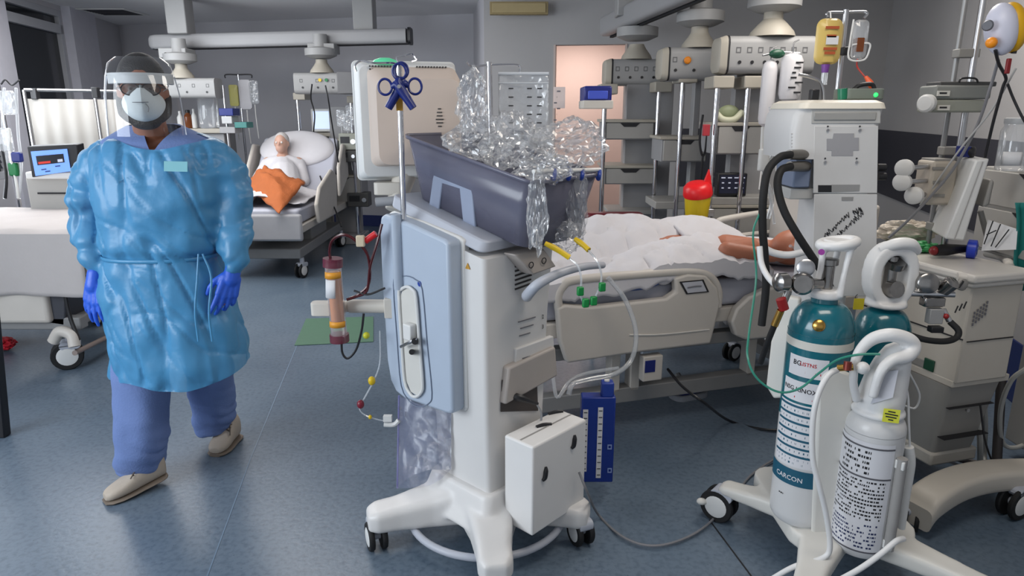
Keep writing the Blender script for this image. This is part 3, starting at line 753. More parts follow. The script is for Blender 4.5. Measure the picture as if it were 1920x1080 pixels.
# arm that carries the filter
fa = FI @ P(742, 574, 2.47); fb = FI @ P(590, 578, 2.50); fm = FI @ P(655, 574, 2.49)
mb = MB(); mb.cyl(fa, fm, .026); mb.cyl(fm, fb, .022, .027); mb.rbox(FI @ P(612, 578, 2.475), (.11, .05, .05), .015, rotz(-RZ))
mb.box(FI @ P(735, 575, 2.46), (.05, .06, .075), rotz(-RZ)); mb.build('filter_arm', CREAM, dm, bev=.003)
# tray rim and smoky bin on top
def tz(y, near, far): return near + (far - near) * (y + .1) / .6
def bin_ring(x0, x1, y0, y1, zn, zf, r=.03, off=0.0):
    return [V(((x0 + x1) / 2 + u, (y0 + y1) / 2 + v, tz((y0 + y1) / 2 + v, zn, zf) + off)) for u, v in rrect((x1 - x0) / 2, (y1 - y0) / 2, r, 4)]
mb = MB(); mb.loft([bin_ring(.0, .34, .015, .50, 1.12, 1.262), bin_ring(.02, .35, .01, .51, 1.16, 1.30)]); mb.build('tray_rim', MGREY, dm, bev=.006)
mb = MB()
mb.loft([bin_ring(.10, .43, -.085, .455, 1.162, 1.303, .05), bin_ring(.09, .435, -.105, .475, 1.30, 1.42, .04), bin_ring(.08, .445, -.125, .485, 1.39, 1.515)], caps=False)
bm_ = mb.bm
mb.face([mb.v(p) for p in bin_ring(.10, .43, -.085, .455, 1.162, 1.303, .05)])
mb.build('bin', SMOKE, dm, solid=.006)
mb = MB(); mb.loft([bin_ring(.072, .453, -.132, .493, 1.385, 1.510), bin_ring(.072, .453, -.132, .493, 1.398, 1.523)], caps=False); mb.build('bin_lip', SMOKE, dm, solid=.006)
o4 = [on(dm, px, py, 'x', .088) for px, py in ((813, 320), (884, 343), (893, 452), (801, 406))]; i4 = [on(dm, px, py, 'x', .088) for px, py in ((829, 344), (861, 354), (869, 430), (820, 408))]
mb = MB(); mb.frame(o4, i4, (.012, 0, 0)); mb.build('bin_grip', mat('grip_blue_grey', (140, 150, 172), .5), dm, bev=.004)
# hook rail
mb = MB(); mb.cyl(onr(1000, 322, -.13), onr(1125, 318, -.13), .007); mb.build('hook_rail', WHITE, dm)
for px in (1040, 1068, 1092, 1124):
    mb = MB(); mb.tube([onr(px, 319, -.13), onr(px, 328, -.145), onr(px - 2, 336, -.14), onr(px - 5, 330, -.135)], .007, 8); mb.build('hook', BLUEP, dm)
# poles
mb = MB(); mb.cyl(FI @ P(757, 410, 2.385), FI @ P(748, 118, 2.385), .0095); mb.build('infusion_pole', CHROME, dm)
mb = MB()
mb.tube([FI @ P(748, 122, 2.385), FI @ P(735, 118, 2.37), FI @ P(700, 118, 2.34), FI @ P(678, 114, 2.33), FI @ P(666, 122, 2.32), FI @ P(668, 134, 2.32)], .0035, 6)
mb.tube([FI @ P(748, 120, 2.385), FI @ P(744, 108, 2.40), FI @ P(758, 104, 2.42), FI @ P(772, 100, 2.44), FI @ P(780, 112, 2.44), FI @ P(772, 116, 2.43)], .0035, 6)
mb.build('pole_hooks', CHROME, dm)
mb = MB(); mb.box(FI @ P(749, 196, 2.372), (.022, .004, .04), rotz(-RZ)); mb.build('pole_tag', mat('amber_label', (190, 140, 40), .6), dm)
mb = MB(); mb.cyl(FI @ P(921, 300, 2.62), FI @ P(917, 116, 2.62), .010); mb.build('scale_pole', CHROME, dm)
mb = MB(); mb.tube([FI @ P(876, 116, 2.58), FI @ P(886, 124, 2.59), FI @ P(917, 122, 2.62), FI @ P(960, 121, 2.65), FI @ P(974, 124, 2.66), FI @ P(975, 136, 2.66)], .004, 6); mb.build('scale_pole_hooks', CHROME, dm)
# monitor seen from behind
MC = FI @ P(762, 228, 2.80); MK = 1.09; MR = rotz(math.radians(14) - RZ)
def mring(y, hw, hh, r, ox=0.0, oz=0.0): return [MC + MR.to_3x3() @ V((u + ox * MK, y, v + oz * MK)) for u, v in rrect(hw * MK, hh * MK, r, 5)]
MON = mat('monitor_beige', (206, 190, 178), .45, var=0.02, bump=0.02)
mb = MB(); mb.loft([mring(.05, .183, .208, .02), mring(.015, .186, .212, .02)]); md = mb.build('monitor', WHITE, dm, bev=.004)
mb = MB(); mb.loft([mring(.016, .180, .205, .02), mring(-.035, .176, .200, .025, .004), mring(-.06, .170, .192, .03, .006)]); mb.build('monitor_shell', WHITE, md, bev=.003)
mb = MB(); mb.loft([mring(-.058, .158, .172, .03, .022, .016), mring(-.10, .156, .160, .04, .030, .010), mring(-.13, .146, .146, .04, .036, .0)]); mh = mb.build('monitor_back', MON, md)
for r_ in range(3):
    for a_, b_ in ((0, 10), (16, 27)):
        mb = MB()
        for k in range(a_, b_): mb.box(MC + MR.to_3x3() @ V((-.136 + k * .0111, -.067, .205 - r_ * .011)), (.005, .01, .005), MR)
        mb.build('vent_row', mat('slot_dark', (60, 58, 58), .7), md)
for k in range(6):
    mb = MB(); w = (.012, .02, .022, .03, .026, .014)[k]
    mb.box(MC + MR.to_3x3() @ V((.115, -.1315, .049 - k * .013)), (w, .003, .004), MR); mb.build('speaker_slot', mat('slot_dark', (60, 58, 58), .7), md)
mb = MB(); mb.frame([MC + MR.to_3x3() @ V((-.118 + a * .022, -.072, .035 + b * .055)) for a, b in ((-1, -1), (1, -1), (1, 1), (-1, 1))], [MC + MR.to_3x3() @ V((-.116 + a * .014, -.072, .035 + b * .044)) for a, b in ((-1, -1), (1, -1), (1, 1), (-1, 1))], MR.to_3x3() @ V((0, .02, 0))); mb.build('monitor_latch', WHITE, md, bev=.003)
mb = MB(); mb.cyl(FI @ P(738, 395, 2.72), MC + V((0, 0, -.17)), .035, .05); mb.rbox(FI @ P(732, 352, 2.76), (.12, .10, .05), .02, rotz(-RZ)); mb.build('monitor_stand', CREAM, dm, bev=.004)
mb = MB(); mb.cyl(FI @ P(705, 379, 2.66), FI @ P(770, 374, 2.66), .018); mb.build('side_grip', GREYP, dm)
mb = MB(); mb.lathe(FI @ P(722, 122, 2.76), [(.05, 0), (.05, .006), (.042, .018), (.02, .026), (0, .027)], (0, 0, 1)); mb.build('status_lamp', mat('green_lamp', (90, 200, 150), .35, emit=(90, 220, 160), estr=.25), dm)
# ---------------------------------------------------------------- filter cartridge, blood lines
ft = thing('filter_cartridge', 'upright clear filter cylinder with orange and white labels held by the white arm', 'filter', P(632, 640, 2.43))
def fq(px, py): return P(px, py, 2.43)
mb = MB(ft); mb.cyl(fq(626, 510), fq(634, 610), .024, seg=20); mb.build('fibre_bundle', mat('orange_fibre', (206, 130, 50), .4, var=.2, vscale=40), ft)
mb = MB(ft); mb.cyl(fq(624, 496), fq(636, 632), .030, seg=20); mb.build('housing', clear('filter_housing', (230, 215, 215), .22, .08), ft)
for (a, b), nm in (((624, 484), (624, 500)), 'top_cap'), (((636, 626), (637, 640)), 'bottom_cap'):
    mb = MB(ft); mb.cyl(fq(*a), fq(*b), .036, seg=20); mb.build(nm, mat('blood_tinted_cap', (110, 40, 60), .3, alpha=.75), ft)
mb = MB(ft)
for a in range(-60, 61, 15): pass
mb.loft([[fq(627, y) + V((.0312 * math.sin(t), -.0312 * math.cos(t), 0)) for t in [math.radians(a) for a in range(-70, 30, 10)]] for y in (522, 556)], caps=False, closed=False); mb.build('white_label', PAPER, ft, solid=.0006)
mb = MB(ft); mb.loft([[fq(625.5, y) + V((.0312 * math.sin(t), -.0312 * math.cos(t), 0)) for t in [math.radians(a) for a in range(-70, 75, 10)]] for y in (508, 520)], caps=False, closed=False); mb.build('orange_band', mat('orange_label', (220, 150, 40), .5), ft, solid=.0006)
mb = MB(ft); mb.loft([[fq(634, y) + V((.0312 * math.sin(t), -.0312 * math.cos(t), 0)) for t in [math.radians(a) for a in range(-70, 75, 10)]] for y in (600, 611)], caps=False, closed=False); mb.build('orange_band', mat('orange_label', (220, 150, 40), .5), ft, solid=.0006)
BLOOD = mat('dark_blood_line', (70, 8, 16), .25)
def line(name, pts, r, m, label, cat='tube', seg=7, group=None):
    mb = MB(); mb.tube(pts, r, seg); return single(mb, name, m, label, cat, group)
line('blood_tube', [P(620, 486, 2.43), P(618, 470, 2.43), P(624, 450, 2.42), P(645, 440, 2.40), P(668, 452, 2.40), P(690, 480, 2.41), P(692, 530, 2.42), P(672, 552, 2.43), P(655, 560, 2.445)], .0052, BLOOD, 'dark red blood tube looping up from the top of the filter cartridge')
line('blood_tube', [P(716, 420, 2.40), P(706, 460, 2.40), P(694, 500, 2.41), P(688, 545, 2.42), P(668, 556, 2.43), P(650, 562, 2.425)], .0052, BLOOD, 'dark red blood tube running down steeply beside the pale blue panel')
line('blood_tube', [P(640, 640, 2.43), P(642, 662, 2.43), P(652, 672, 2.43), P(668, 655, 2.43), P(678, 620, 2.43), P(682, 588, 2.43)], .0045, DARKP, 'thin black tube hanging in a U below the filter cartridge')
line('drip_tube', [P(664, 545, 2.43), P(690, 552, 2.42), P(722, 540, 2.42)], .004, DARKP, 'short black tube lying along the top of the white filter arm')
c_ = thing('line_connector', 'small red and cream tube connector beside the top of the pale blue panel', 'connector', P(690, 448, 2.40))
mb = MB(c_); mb.cyl(P(685, 452, 2.40), P(705, 438, 2.40), .012); mb.build('body', REDP, c_)
mb = MB(c_); mb.box(P(676, 452, 2.39), (.03, .02, .04)); mb.build('clip', mat('cream_clip', (200, 186, 160), .5), c_, bev=.004)
# hanging line ends under the arm
hl = thing('infusion_line', 'thin clear line with yellow, dark red and white connectors hanging under the filter arm', 'tube', P(690, 800, 2.40))
mb = MB(hl); mb.tube([P(712, 620, 2.40), P(712, 680, 2.40), P(700, 715, 2.40), P(684, 745, 2.40), P(674, 765, 2.40), P(684, 778, 2.40), P(706, 786, 2.40), P(725, 790, 2.40)], .0028, 6); mb.build('tubing', TUBING, hl)
for px, py, r_, m_, nm in ((697, 714, .014, YELLOWP, 'yellow_connector'), (676, 758, .014, mat('dark_red_cap', (120, 24, 44), .35), 'red_connector'), (694, 782, .007, YELLOWP, 'yellow_clip')):
    mb = MB(hl); mb.ball(P(px, py, 2.395), (r_, r_, r_ * 1.25), 12, 8); mb.build(nm, m_, hl)
mb = MB(hl); mb.box(P(727, 784, 2.395), (.032, .02, .022)); mb.tube([P(720, 796, 2.395), P(738, 796, 2.395), P(748, 788, 2.395)], .009, 8); mb.build('white_connector', WHITE, hl)
mb = MB(hl); mb.ball(P(687, 629, 2.41), .013, 12, 8); mb.build('yellow_drop_cap', mat('lime_cap', (190, 190, 40), .4), hl)
# ---------------------------------------------------------------- blue clamps hung on the pole
def clampy(label, ring1, ring2, mid, tip, Y, nm='tubing_clamp'):
    t = thing(nm, label, 'clamp', P(tip[0], tip[1], Y), group='blue clamps hung on the pole')
    q = lambda p, y=Y: P(p[0], p[1], y)
    for k, r_ in enumerate((ring1, ring2)):
        mb = MB(t); mb.tube([q(r_[0:2]) + V((.022 * math.cos(a), .006 * k, .025 * math.sin(a))) for a in [2 * math.pi * j / 14 for j in range(14)]], .0042, 7, 2, closed=True)
        mb.build('finger_ring', NAVYP, t)
        mb = MB(t); c = q(r_[0:2]); d = (q(mid) - c).normalized(); mb.tube([c + d * .02, q(mid), q(tip, Y - .004 * k)], [.007, .013, .016, .014, .013], 10); mb.build('blade', NAVYP, t)
    mb = MB(t); mb.cyl(q(mid, Y - .022), q(mid, Y + .015), .006); mb.build('pivot', STEEL, t)
clampy('blue clamp on the pole, side ring to the right, tip to the lower left', (778, 162), (752, 132), (752, 160), (728, 203), 2.35)
clampy('blue clamp on the pole, side ring to the left, tip to the lower right', (722, 163), (748, 134), (748, 162), (775, 203), 2.335)
# ---------------------------------------------------------------- white case, drain, hanging bag
cs = thing('plastic_case', 'white plastic case with black slots leaning at the foot of the dialysis machine', 'case', G(1010, 985, .155), RZ)
CB = FR[cs.name].inverted(); e0 = CB @ P(998, 1000, 2.10); 
mb = MB(); mb.bx((e0.x, e0.y, 0), (e0.x + .30, e0.y + .135, .345)); bodyc = mb.build('shell', mat('case_white', (222, 220, 218), .5, var=.02), cs, bev=.008, seg=3)
for px, py in ((1021, 888), (1075, 828)):
    c = on(cs, px, py, 'y', e0.y - .001); mb = MB(); mb.tube([c + V((-.012, 0, -.022)), c + V((-.002, -.003, -.014)), c + V((.003, -.003, .010)), c + V((.006, 0, .024))], [.006, .009, .009, .005], 8); mb.build('latch', DARKP, cs)
for px, py in ((1020, 798), (1042, 774)):
    c = on(cs, px, py, 'z', .346); mb = MB(); mb.tube([c + V((-.028, .012, 0)), c + V((0, 0, .004)), c + V((.026, -.012, 0))], .007, 8); mb.build('handle_end', DARKP, cs)
mb = MB(); mb.bx((e0.x + .01, e0.y + .064, .3455), (e0.x + .29, e0.y + .070, .3465)); mb.build('seam', mat('seam_grey', (150, 148, 146), .6), cs)
# cable from the case to the cart on the right
line('floor_cable', [P(1086, 885, 2.26), P(1102, 925, 2.24), G(1122, 965, .02), G(1165, 1005, .012), G(1215, 1023, .012), G(1270, 1015, .012), G(1325, 985, .012), G(1375, 930, .012), G(1415, 885, .012), G(1480, 845, .02)], .005, mat('grey_cable', (120, 120, 124), .5), 'grey cable looping over the floor between the machine and the bottle cart', 'cable')
dr = thing('chest_drain', 'blue and clear drainage box with white scales and a white cap behind the case', 'drainage box', P(1120, 898, 2.62))
mb = MB(dr); a_, b_ = P(1086, 900, 2.62), P(1154, 742, 2.62); mb.bx((a_.x, 2.60, a_.z), (b_.x, 2.66, b_.z)); mb.build('chamber', mat('clear_blue_plastic', (24, 52, 140), .25, alpha=.93, var=.2, vscale=6), dr, bev=.005)
a_, b_ = P(1128, 745, 2.61), P(1152, 718, 2.61); mb = MB(dr); mb.bx((a_.x, 2.605, a_.z), (b_.x, 2.655, b_.z)); mb.build('neck', BLUEP, dr, bev=.006)
mb = MB(dr); mb.cyl(P(1138, 722, 2.63), P(1138, 712, 2.63), .011); mb.build('cap', WHITE, dr)
for x0, x1, y0, y1 in ((1090, 1103, 768, 884), (1117, 1131, 764, 896)):
    a_, b_ = P(x0, y1, 2.598), P(x1, y0, 2.598); mb = MB(dr); mb.bx((a_.x, 2.597, a_.z), (b_.x, 2.5985, b_.z)); sc2 = mb.build('scale', PAPER, dr)
    for k in range(11):
        mb = MB(dr); z = a_.z + (b_.z - a_.z) * (k + .5) / 11; mb.bx((a_.x + .004, 2.5955, z - .0016), (a_.x + .018, 2.5965, z + .0016))
        mb.build('scale_mark', INK, sc2)
for px, py in ((1143, 838), (1143, 882)):
    mb = MB(dr)
    c = P(px, py, 2.598); mb.frame([c + V((u * .009, 0, v * .011)) for u, v in ((-1, -1), (1, -1), (1, 1), (-1, 1))], [c + V((u * .005, 0, v * .006)) for u, v in ((-1, -1), (1, -1), (1, 1), (-1, 1))], (0, -.001, 0))
    mb.build('face_mark', mat('pale_blue_print', (140, 160, 210), .6), dr)
line('drain_hose', [P(1066, 740, 2.66), P(1075, 720, 2.68), P(1110, 710, 2.74), P(1155, 700, 2.80), P(1185, 672, 2.86), P(1192, 620, 2.90), P(1172, 562, 2.92), P(1140, 520, 2.92)], .011, TUBING, 'wide clear hose running from the drain box up over the bed rail', 'hose', 10)
# ---------------------------------------------------------------- film: bags and wrapping in the bin
def crumple(name, c, size, seed, label, n=26, cell=7.0, amp=.35, rot=0.0, drop=None, m=None, group='crumpled clear plastic bags in the bin', cat='plastic bag'):
    mb = MB(); c = V(c); sz = V(size); R = rotz(rot)
    def f(u, v):
        th, ph = 2 * math.pi * u, math.pi * (v * .98 + .01)
        d = V((math.sin(ph) * math.cos(th), math.sin(ph) * math.sin(th), math.cos(ph)))
        k = 1 + amp * (noise.noise(d * 1.8 + V((seed, 0, 0))) + .7 * noise.noise(d * cell * .6 + V((0, seed, 0))) + .5 * abs(noise.noise(d * cell * 1.3 + V((0, 0, seed)))))
        p = V((d.x * sz.x, d.y * sz.y, d.z * sz.z)) * k
        if drop: p += V(drop) * max(0, -d.z) ** 2
        return c + R @ p
    mb.grid(n * 2, n, f); bmesh.ops.remove_doubles(mb.bm, verts=mb.bm.verts[:], dist=1e-5)
    return single(mb, name, m or clear('crumpled_film', (230, 234, 240), .10, .12, fres=.7), label, cat, group, flat=True)
crumple('plastic_bag', P(884, 190, 2.50), (.055, .06, .10), 3, 'tall bunched clear plastic bag beside the rear of the beige monitor')
crumple('plastic_bag', P(900, 262, 2.42), (.11, .10, .07), 11, 'crumpled clear plastic bag lying over the left end of the smoky bin')
crumple('plastic_bag', P(962, 268, 2.42), (.10, .12, .085), 23, 'crumpled clear plastic bag heaped in the middle of the smoky bin')
crumple('plastic_bag', P(1070, 270, 2.45), (.12, .10, .075), 31, 'wide clear plastic bag swelling over the right end of the bin')
crumple('plastic_bag', P(1020, 318, 2.22), (.08, .06, .045), 41, 'flattened clear film hanging over the near corner of the bin')
crumple('plastic_bag', P(1008, 395, 2.16), (.03, .03, .12), 47, 'strip of clear film hanging down at the corner of the bin')
crumple('plastic_bag', P(1082, 385, 2.33), (.035, .03, .11), 53, 'clear film hanging below the blue hooks at the right of the bin')
crumple('plastic_bag', P(1065, 440, 2.32), (.05, .04, .04), 59, 'clear wrapping caught under the hooks above the push handle', drop=(.0, 0, -.02))
ub = thing('drainage_bag', 'flat clear measuring bag with dark marks hanging from the rear pole', 'bag', P(990, 255, 2.62))
p0, p1 = P(935, 262, 2.64), P(1029, 138, 2.64)
mb = MB(ub)
def ubf(u, v): return V((p0.x + (p1.x - p0.x) * u, 2.64 + .018 * math.sin(u * 3.1) + .006 * noise.noise(V((u * 6, v * 6, 2))), p0.z + (p1.z - p0.z) * v))
mb.grid(16, 16, ubf); bg = mb.build('film', clear('bag_film', (220, 226, 232), .22, .12, crinkle=.4), ub, solid=.004)
mb = MB(ub); mb.cyl(ubf(0, 1), ubf(1, 1), .006); mb.cyl(ubf(0, .86), ubf(1, .86), .003); mb.build('top_seam', mat('frosted', (214, 218, 224), .3, alpha=.7), ub)
for k in range(6):
    for u in (.25, .62, .82): mb = MB(ub); p = ubf(u, .78 - k * .13) - V((0, .006, 0)); mb.box(p, (.018, .002, .004)); mb.build('print_mark', INK, bg)
# hanging bag below the pale panel
hb = thing('waste_bag', 'clear violet-edged plastic bag hanging below the pale blue panel', 'bag', P(800, 912, 2.36))
mb = MB(hb)
a0, a1, b0, b1 = P(748, 742, 2.40), P(846, 775, 2.30), P(745, 915, 2.40), P(846, 880, 2.30)
def hbf(u, v):
    p = a0.lerp(a1, u).lerp(b0.lerp(b1, u), v); s_ = math.sin(math.pi * u) * (.035 + .02 * v)
    return p, s_
for sg in (-1, 1): mb.grid(18, 18, lambda u, v: hbf(u, v)[0] + V((.5, -.8, 0)) * sg * hbf(u, v)[1] + V((0, .01 * noise.noise(V((u * 5, v * 5, sg))), 0)))
mb.build('film', clear('violet_film', (150, 150, 190), .16, .1, crinkle=.25, cscale=14), hb)
mb = MB(hb); mb.tube([a0, a0.lerp(b0, .5), b0], .004, 6); mb.build('edge', clear('violet_edge', (120, 116, 190), .5), hb)
# yellow-ended lines with green clips hanging over the push handle
def yline(label, pts, yl, clips, Y):
    t = thing('catheter_line', label, 'catheter', pts[-1], group='yellow ended lines over the handle')
    mb = MB(t); mb.tube(pts, .0035, 7); mb.build('tubing', TUBING, t)
    mb = MB(t); mb.tube(yl, [.0075, .010, .009, .0095], 10); mb.build('yellow_hub', YELLOWP, t)
    for c in clips:
        mb = MB(t); mb.box(c, (.022, .016, .030), rotz(.3)); mb.build('green_clip', mat('bright_green_clip', (12, 130, 60), .4), t, bev=.004)
yline('yellow hubbed clear line over the push handle, nearer the column', [P(1068, 484, 2.18), P(1084, 500, 2.16), P(1090, 525, 2.16), P(1088, 552, 2.16), P(1098, 575, 2.16)], [P(1022, 456, 2.2), P(1045, 468, 2.19), P(1068, 483, 2.18)], [P(1088, 546, 2.155), P(1098, 568, 2.15)], 2.16)
yline('yellow hubbed clear line over the push handle, further from the column', [P(1104, 470, 2.22), P(1120, 490, 2.18), P(1128, 520, 2.18), P(1120, 548, 2.17), P(1108, 572, 2.16)], [P(1078, 448, 2.26), P(1092, 458, 2.24), P(1104, 469, 2.22)], [P(1129, 538, 2.17), P(1113, 564, 2.15)], 2.17)
# ================================================================ ventilator tower on its bottle cart
vt = thing('ventilator', 'tall white ventilator tower seen from behind on a wheeled cart with gas bottles', 'ventilator', (1.20, 2.42, 0))
FV = FR[vt.name]
VW = mat('ventilator_white', (204, 204, 204), 0.45, var=0.02, bump=0.02)
CARTW = mat('cart_white', (214, 212, 206), 0.42, var=0.03)
legs = [V((.836, 2.45, 0)), V((.86, 1.74, 0)), V((1.56, 1.78, 0)), V((1.56, 2.56, 0))]
cen = V((1.17, 2.22, 0))
mb = MB(vt)
for w in legs: arm_loft(mb, cen, w, [(0, .10, .12, .19), (.3, .075, .115, .185), (.6, .05, .115, .175), (.8, .043, .12, .168), (.95, .042, .13, .165), (1.0, .03, .135, .158)])
mb.rbox((1.2, 2.3, .15), (.44, .5, .06), .08)
remesh(mb.build('cart_base', CARTW, vt), .009, 3)
LV = FV.inverted()
for w, d in zip(legs, ((.75, -.65, 0), (.5, -.85, 0), (.8, .5, 0), (.5, .8, 0))): caster(vt, LV @ w, d, r=.069, gap=.025, w=.022, top=.14)
mb = MB(vt); mb.ball(G(1316, 940, .075) , (.022, .016, .014), 12, 8); mb.build('brake_pedal', CARTW, vt)
# upright panels of the cart
mb = MB(vt)
mb.prism([P(1522, 1022, 2.085), P(1575, 1026, 2.085), P(1606, 705, 2.085), P(1566, 690, 2.085), P(1545, 705, 2.085), P(1534, 740, 2.085)], (.0, .02, 0)); mb.build('bottle_panel', CARTW, vt, bev=.012)
mb = MB(vt)
mb.prism([P(1436, 725, 2.32), P(1450, 748, 2.30), P(1482, 746, 2.26), P(1500, 560, 2.30), P(1470, 555, 2.34), P(1450, 600, 2.34)], (.02, .03, 0)); mb.build('side_panel', CARTW, vt, bev=.008)
mb = MB(vt); mb.rbox((1.235, 2.66, .62), (.15, .20, .96), .03); mb.build('lower_column', VW, vt)
# tower
a_, b_ = P(1520, 560, 2.55), P(1650, 215, 2.55)
mb = MB(vt); mb.rbox(((a_.x + b_.x) / 2, 2.66, 1.33), (b_.x - a_.x, .22, .56), .02); mb.build('tower_body', VW, vt)
h0, h1 = P(1476, 290, 2.55), P(1660, 203, 2.55)
def vring(z, x0, x1, y0=2.545, y1=2.86, r=.03): return [V(((x0 + x1) / 2 + u, (y0 + y1) / 2 + v, z)) for u, v in rrect((x1 - x0) / 2, (y1 - y0) / 2, r, 4)]
mb = MB(vt); mb.loft([vring(1.43, h0.x + .015, h1.x - .02), vring(1.52, h0.x + .008, h1.x - .012), vring(1.585, h0.x + .015, h1.x - .004), vring(1.612, h0.x + .03, h1.x)]); mb.build('head_housing', VW, vt)
mb = MB(vt); mb.loft([vring(1.610, h0.x + .025, h1.x + .006, 2.535), vring(1.630, h0.x + .035, h1.x, 2.54), vring(1.640, h0.x + .06, h1.x - .02, 2.56)]); mb.build('top_lid', mat('lid_cream', (222, 216, 202), .4), vt)
yb = 2.548
def face(pts, dy, name, m, bev=0.0, par=None):
    mb = MB(vt); mb.prism([P(px, py, yb) for px, py in pts], (0, dy, 0)); return mb.build(name, m, par or vt, bev=bev)
face([(1520, 232), (1650, 232), (1650, 205), (1520, 205)], -.006, 'head_band', mat('band_grey', (176, 176, 174), .5), .004)
face([(1524, 210), (1642, 210), (1640, 226), (1524, 226)], -.010, 'grip_recess', mat('recess_grey', (150, 150, 148), .5), .004)
face([(1526, 236), (1646, 236), (1644, 362), (1524, 362)], -.004, 'rear_plate', mat('plate_white', (196, 196, 196), .45), .002)
face([(1526, 364), (1644, 364), (1642, 555), (1522, 555)], -.004, 'lower_plate', mat('plate_white', (196, 196, 196), .45), .002)
face([(1562, 250), (1600, 250), (1600, 258), (1609, 258), (1609, 282), (1598, 282), (1598, 292), (1558, 292), (1558, 282), (1549, 282), (1549, 260), (1560, 260)], -.0055, 'grey_label', mat('plain_grey_label', (150, 150, 154), .6))
face([(1533, 347), (1558, 347), (1558, 360), (1533, 360)], -.0055, 'slot', DARKP); face([(1558, 346), (1611, 346), (1610, 358), (1558, 360)], -.0055, 'slot_cover', mat('slot_grey', (140, 140, 140), .5))
face([(1577, 369), (1599, 369), (1598, 376), (1577, 376)], -.0055, 'small_slot', mat('slot_grey', (140, 140, 140), .5))
for px, py in ((1552, 244), (1612, 244), (1547, 304), (1606, 304)):
    mb = MB(vt); p = P(px, py, yb - .005); mb.cyl(p, p + V((0, -.004, 0)), .005, seg=10); mb.build('screw', STEEL, vt)
    mb = MB(vt); p = P(px, py - 7, yb - .005); mb.cyl(p, p + V((0, -.002, 0)), .003, seg=8); mb.build('screw_hole', DARKP, vt)
def scrawl(px0, py0, px1, py1, n, seed, amp=6):
    r_ = random.Random(seed); pts = []
    for k in range(n * 2 + 1):
        t = k / (n * 2); a = amp * (1 if k % 2 else -1) * r_.uniform(.3, 1)
        pts.append(P(px0 + (px1 - px0) * t + a * .5 + r_.uniform(-2, 2), py0 + (py1 - py0) * t + a, yb - .0055))
    mb = MB(vt); mb.tube(pts, .0012, 4, 3); mb.build('handwriting', INK, vt)
scrawl(1545, 444, 1592, 402, 12, 1, 5); scrawl(1560, 452, 1618, 398, 14, 2, 5); scrawl(1600, 400, 1616, 392, 6, 3, 6)
# blue grey side module with vents and hose ports
a_, b_ = P(1478, 350, 2.60), P(1522, 240, 2.60)
mb = MB(vt); mb.bx((a_.x, 2.56, a_.z), (b_.x, 2.74, b_.z)); sm = mb.build('side_module', mat('module_blue_grey', (112, 124, 148), .5), vt, bev=.006)
for k in range(5):
    mb = MB(vt); p = P(1484, 251 + k * 6, 2.556); mb.bx((p.x, 2.556, p.z - .002), (p.x + .036, 2.562, p.z + .002)); mb.build('vent_slot', mat('slot_light', (190, 190, 190), .5), sm)
for py in (290, 312):
    mb = MB(vt); mb.cyl(P(1512, py, 2.57), P(1480, py, 2.50), .020, .018); mb.build('hose_port', mat('port_metal', (130, 126, 120), .35, .8), sm)
a_, b_ = P(1474, 372, 2.60), P(1520, 352, 2.60)
mb = MB(vt); mb.bx((a_.x, 2.57, a_.z), (b_.x, 2.74, b_.z)); mb.build('module_tray', mat('band_grey', (176, 176, 174), .5), vt, bev=.004)
for px, py in ((1655, 314), (1655, 331)):
    mb = MB(vt); p = P(px, py, 2.64); mb.cyl(p - V((.02, 0, 0)), p + V((.01, 0, 0)), .014); mb.build('side_knob', DARKP, vt)
text('maker_mark', '~~~~', .012, INKB, vt, basis(P(1583, 197, 2.533), (1, 0, 0), (0, 0, 1)))
# black breathing hoses
line('breathing_hose', [P(1482, 290, 2.49), P(1462, 295, 2.46), P(1440, 320, 2.44), P(1431, 370, 2.42), P(1430, 430, 2.42), P(1434, 480, 2.42), P(1436, 540, 2.42), P(1428, 610, 2.42)], .014, RUBBER, 'black breathing hose hanging furthest left from the ventilator ports', 'hose', 12, group='black hoses of the ventilator')
line('breathing_hose', [P(1483, 312, 2.49), P(1464, 320, 2.46), P(1458, 350, 2.44), P(1470, 395, 2.42), P(1495, 440, 2.40), P(1520, 478, 2.40), P(1548, 520, 2.40), P(1560, 548, 2.42)], .014, RUBBER, 'black breathing hose running down right behind the green bottle handle', 'hose', 12, group='black hoses of the ventilator')
# ---------------------------------------------------------------- gas bottles
TEAL = mat('teal_gloss_paint', (10, 96, 110), .22, var=.06, coat=.4)
BWHITE = mat('bottle_white_paint', (208, 208, 208), .3, var=.05, vscale=6, bump=.04)
LAB = mat('label_white', (214, 214, 218), .5, var=.02)
NAVYT = mat('label_teal', (22, 84, 108), .5)
GUARD = mat('guard_white', (220, 220, 220), .4, var=.02)
DMET = mat('regulator_metal', (150, 148, 146), .22, 1.0, var=.25, vscale=50)
def bottle(label, x, y, r, z0, zsh, zneck, body, shoulder):
    t = thing('gas_bottle', label, 'gas bottle', (x, y, z0)); L = zsh - z0; N = zneck - z0
    mb = MB(); mb.lathe((0, 0, 0), [(r * .6, .0), (r * .88, .004), (r * .98, .02), (r, .04), (r, L)], seg=40); mb.build('body', body, t)
    mb = MB(); mb.lathe((0, 0, L), [(r, -.002)] + [(r * math.cos(a) * .62 + r * .38 if a < 1.3 else r * .5, (N - L) * math.sin(a)) for a in [math.radians(d) for d in range(0, 75, 10)]] + [(r * .42, N - L), (r * .40, N - L + .02)], seg=40); mb.build('shoulder', shoulder, t)
    return t
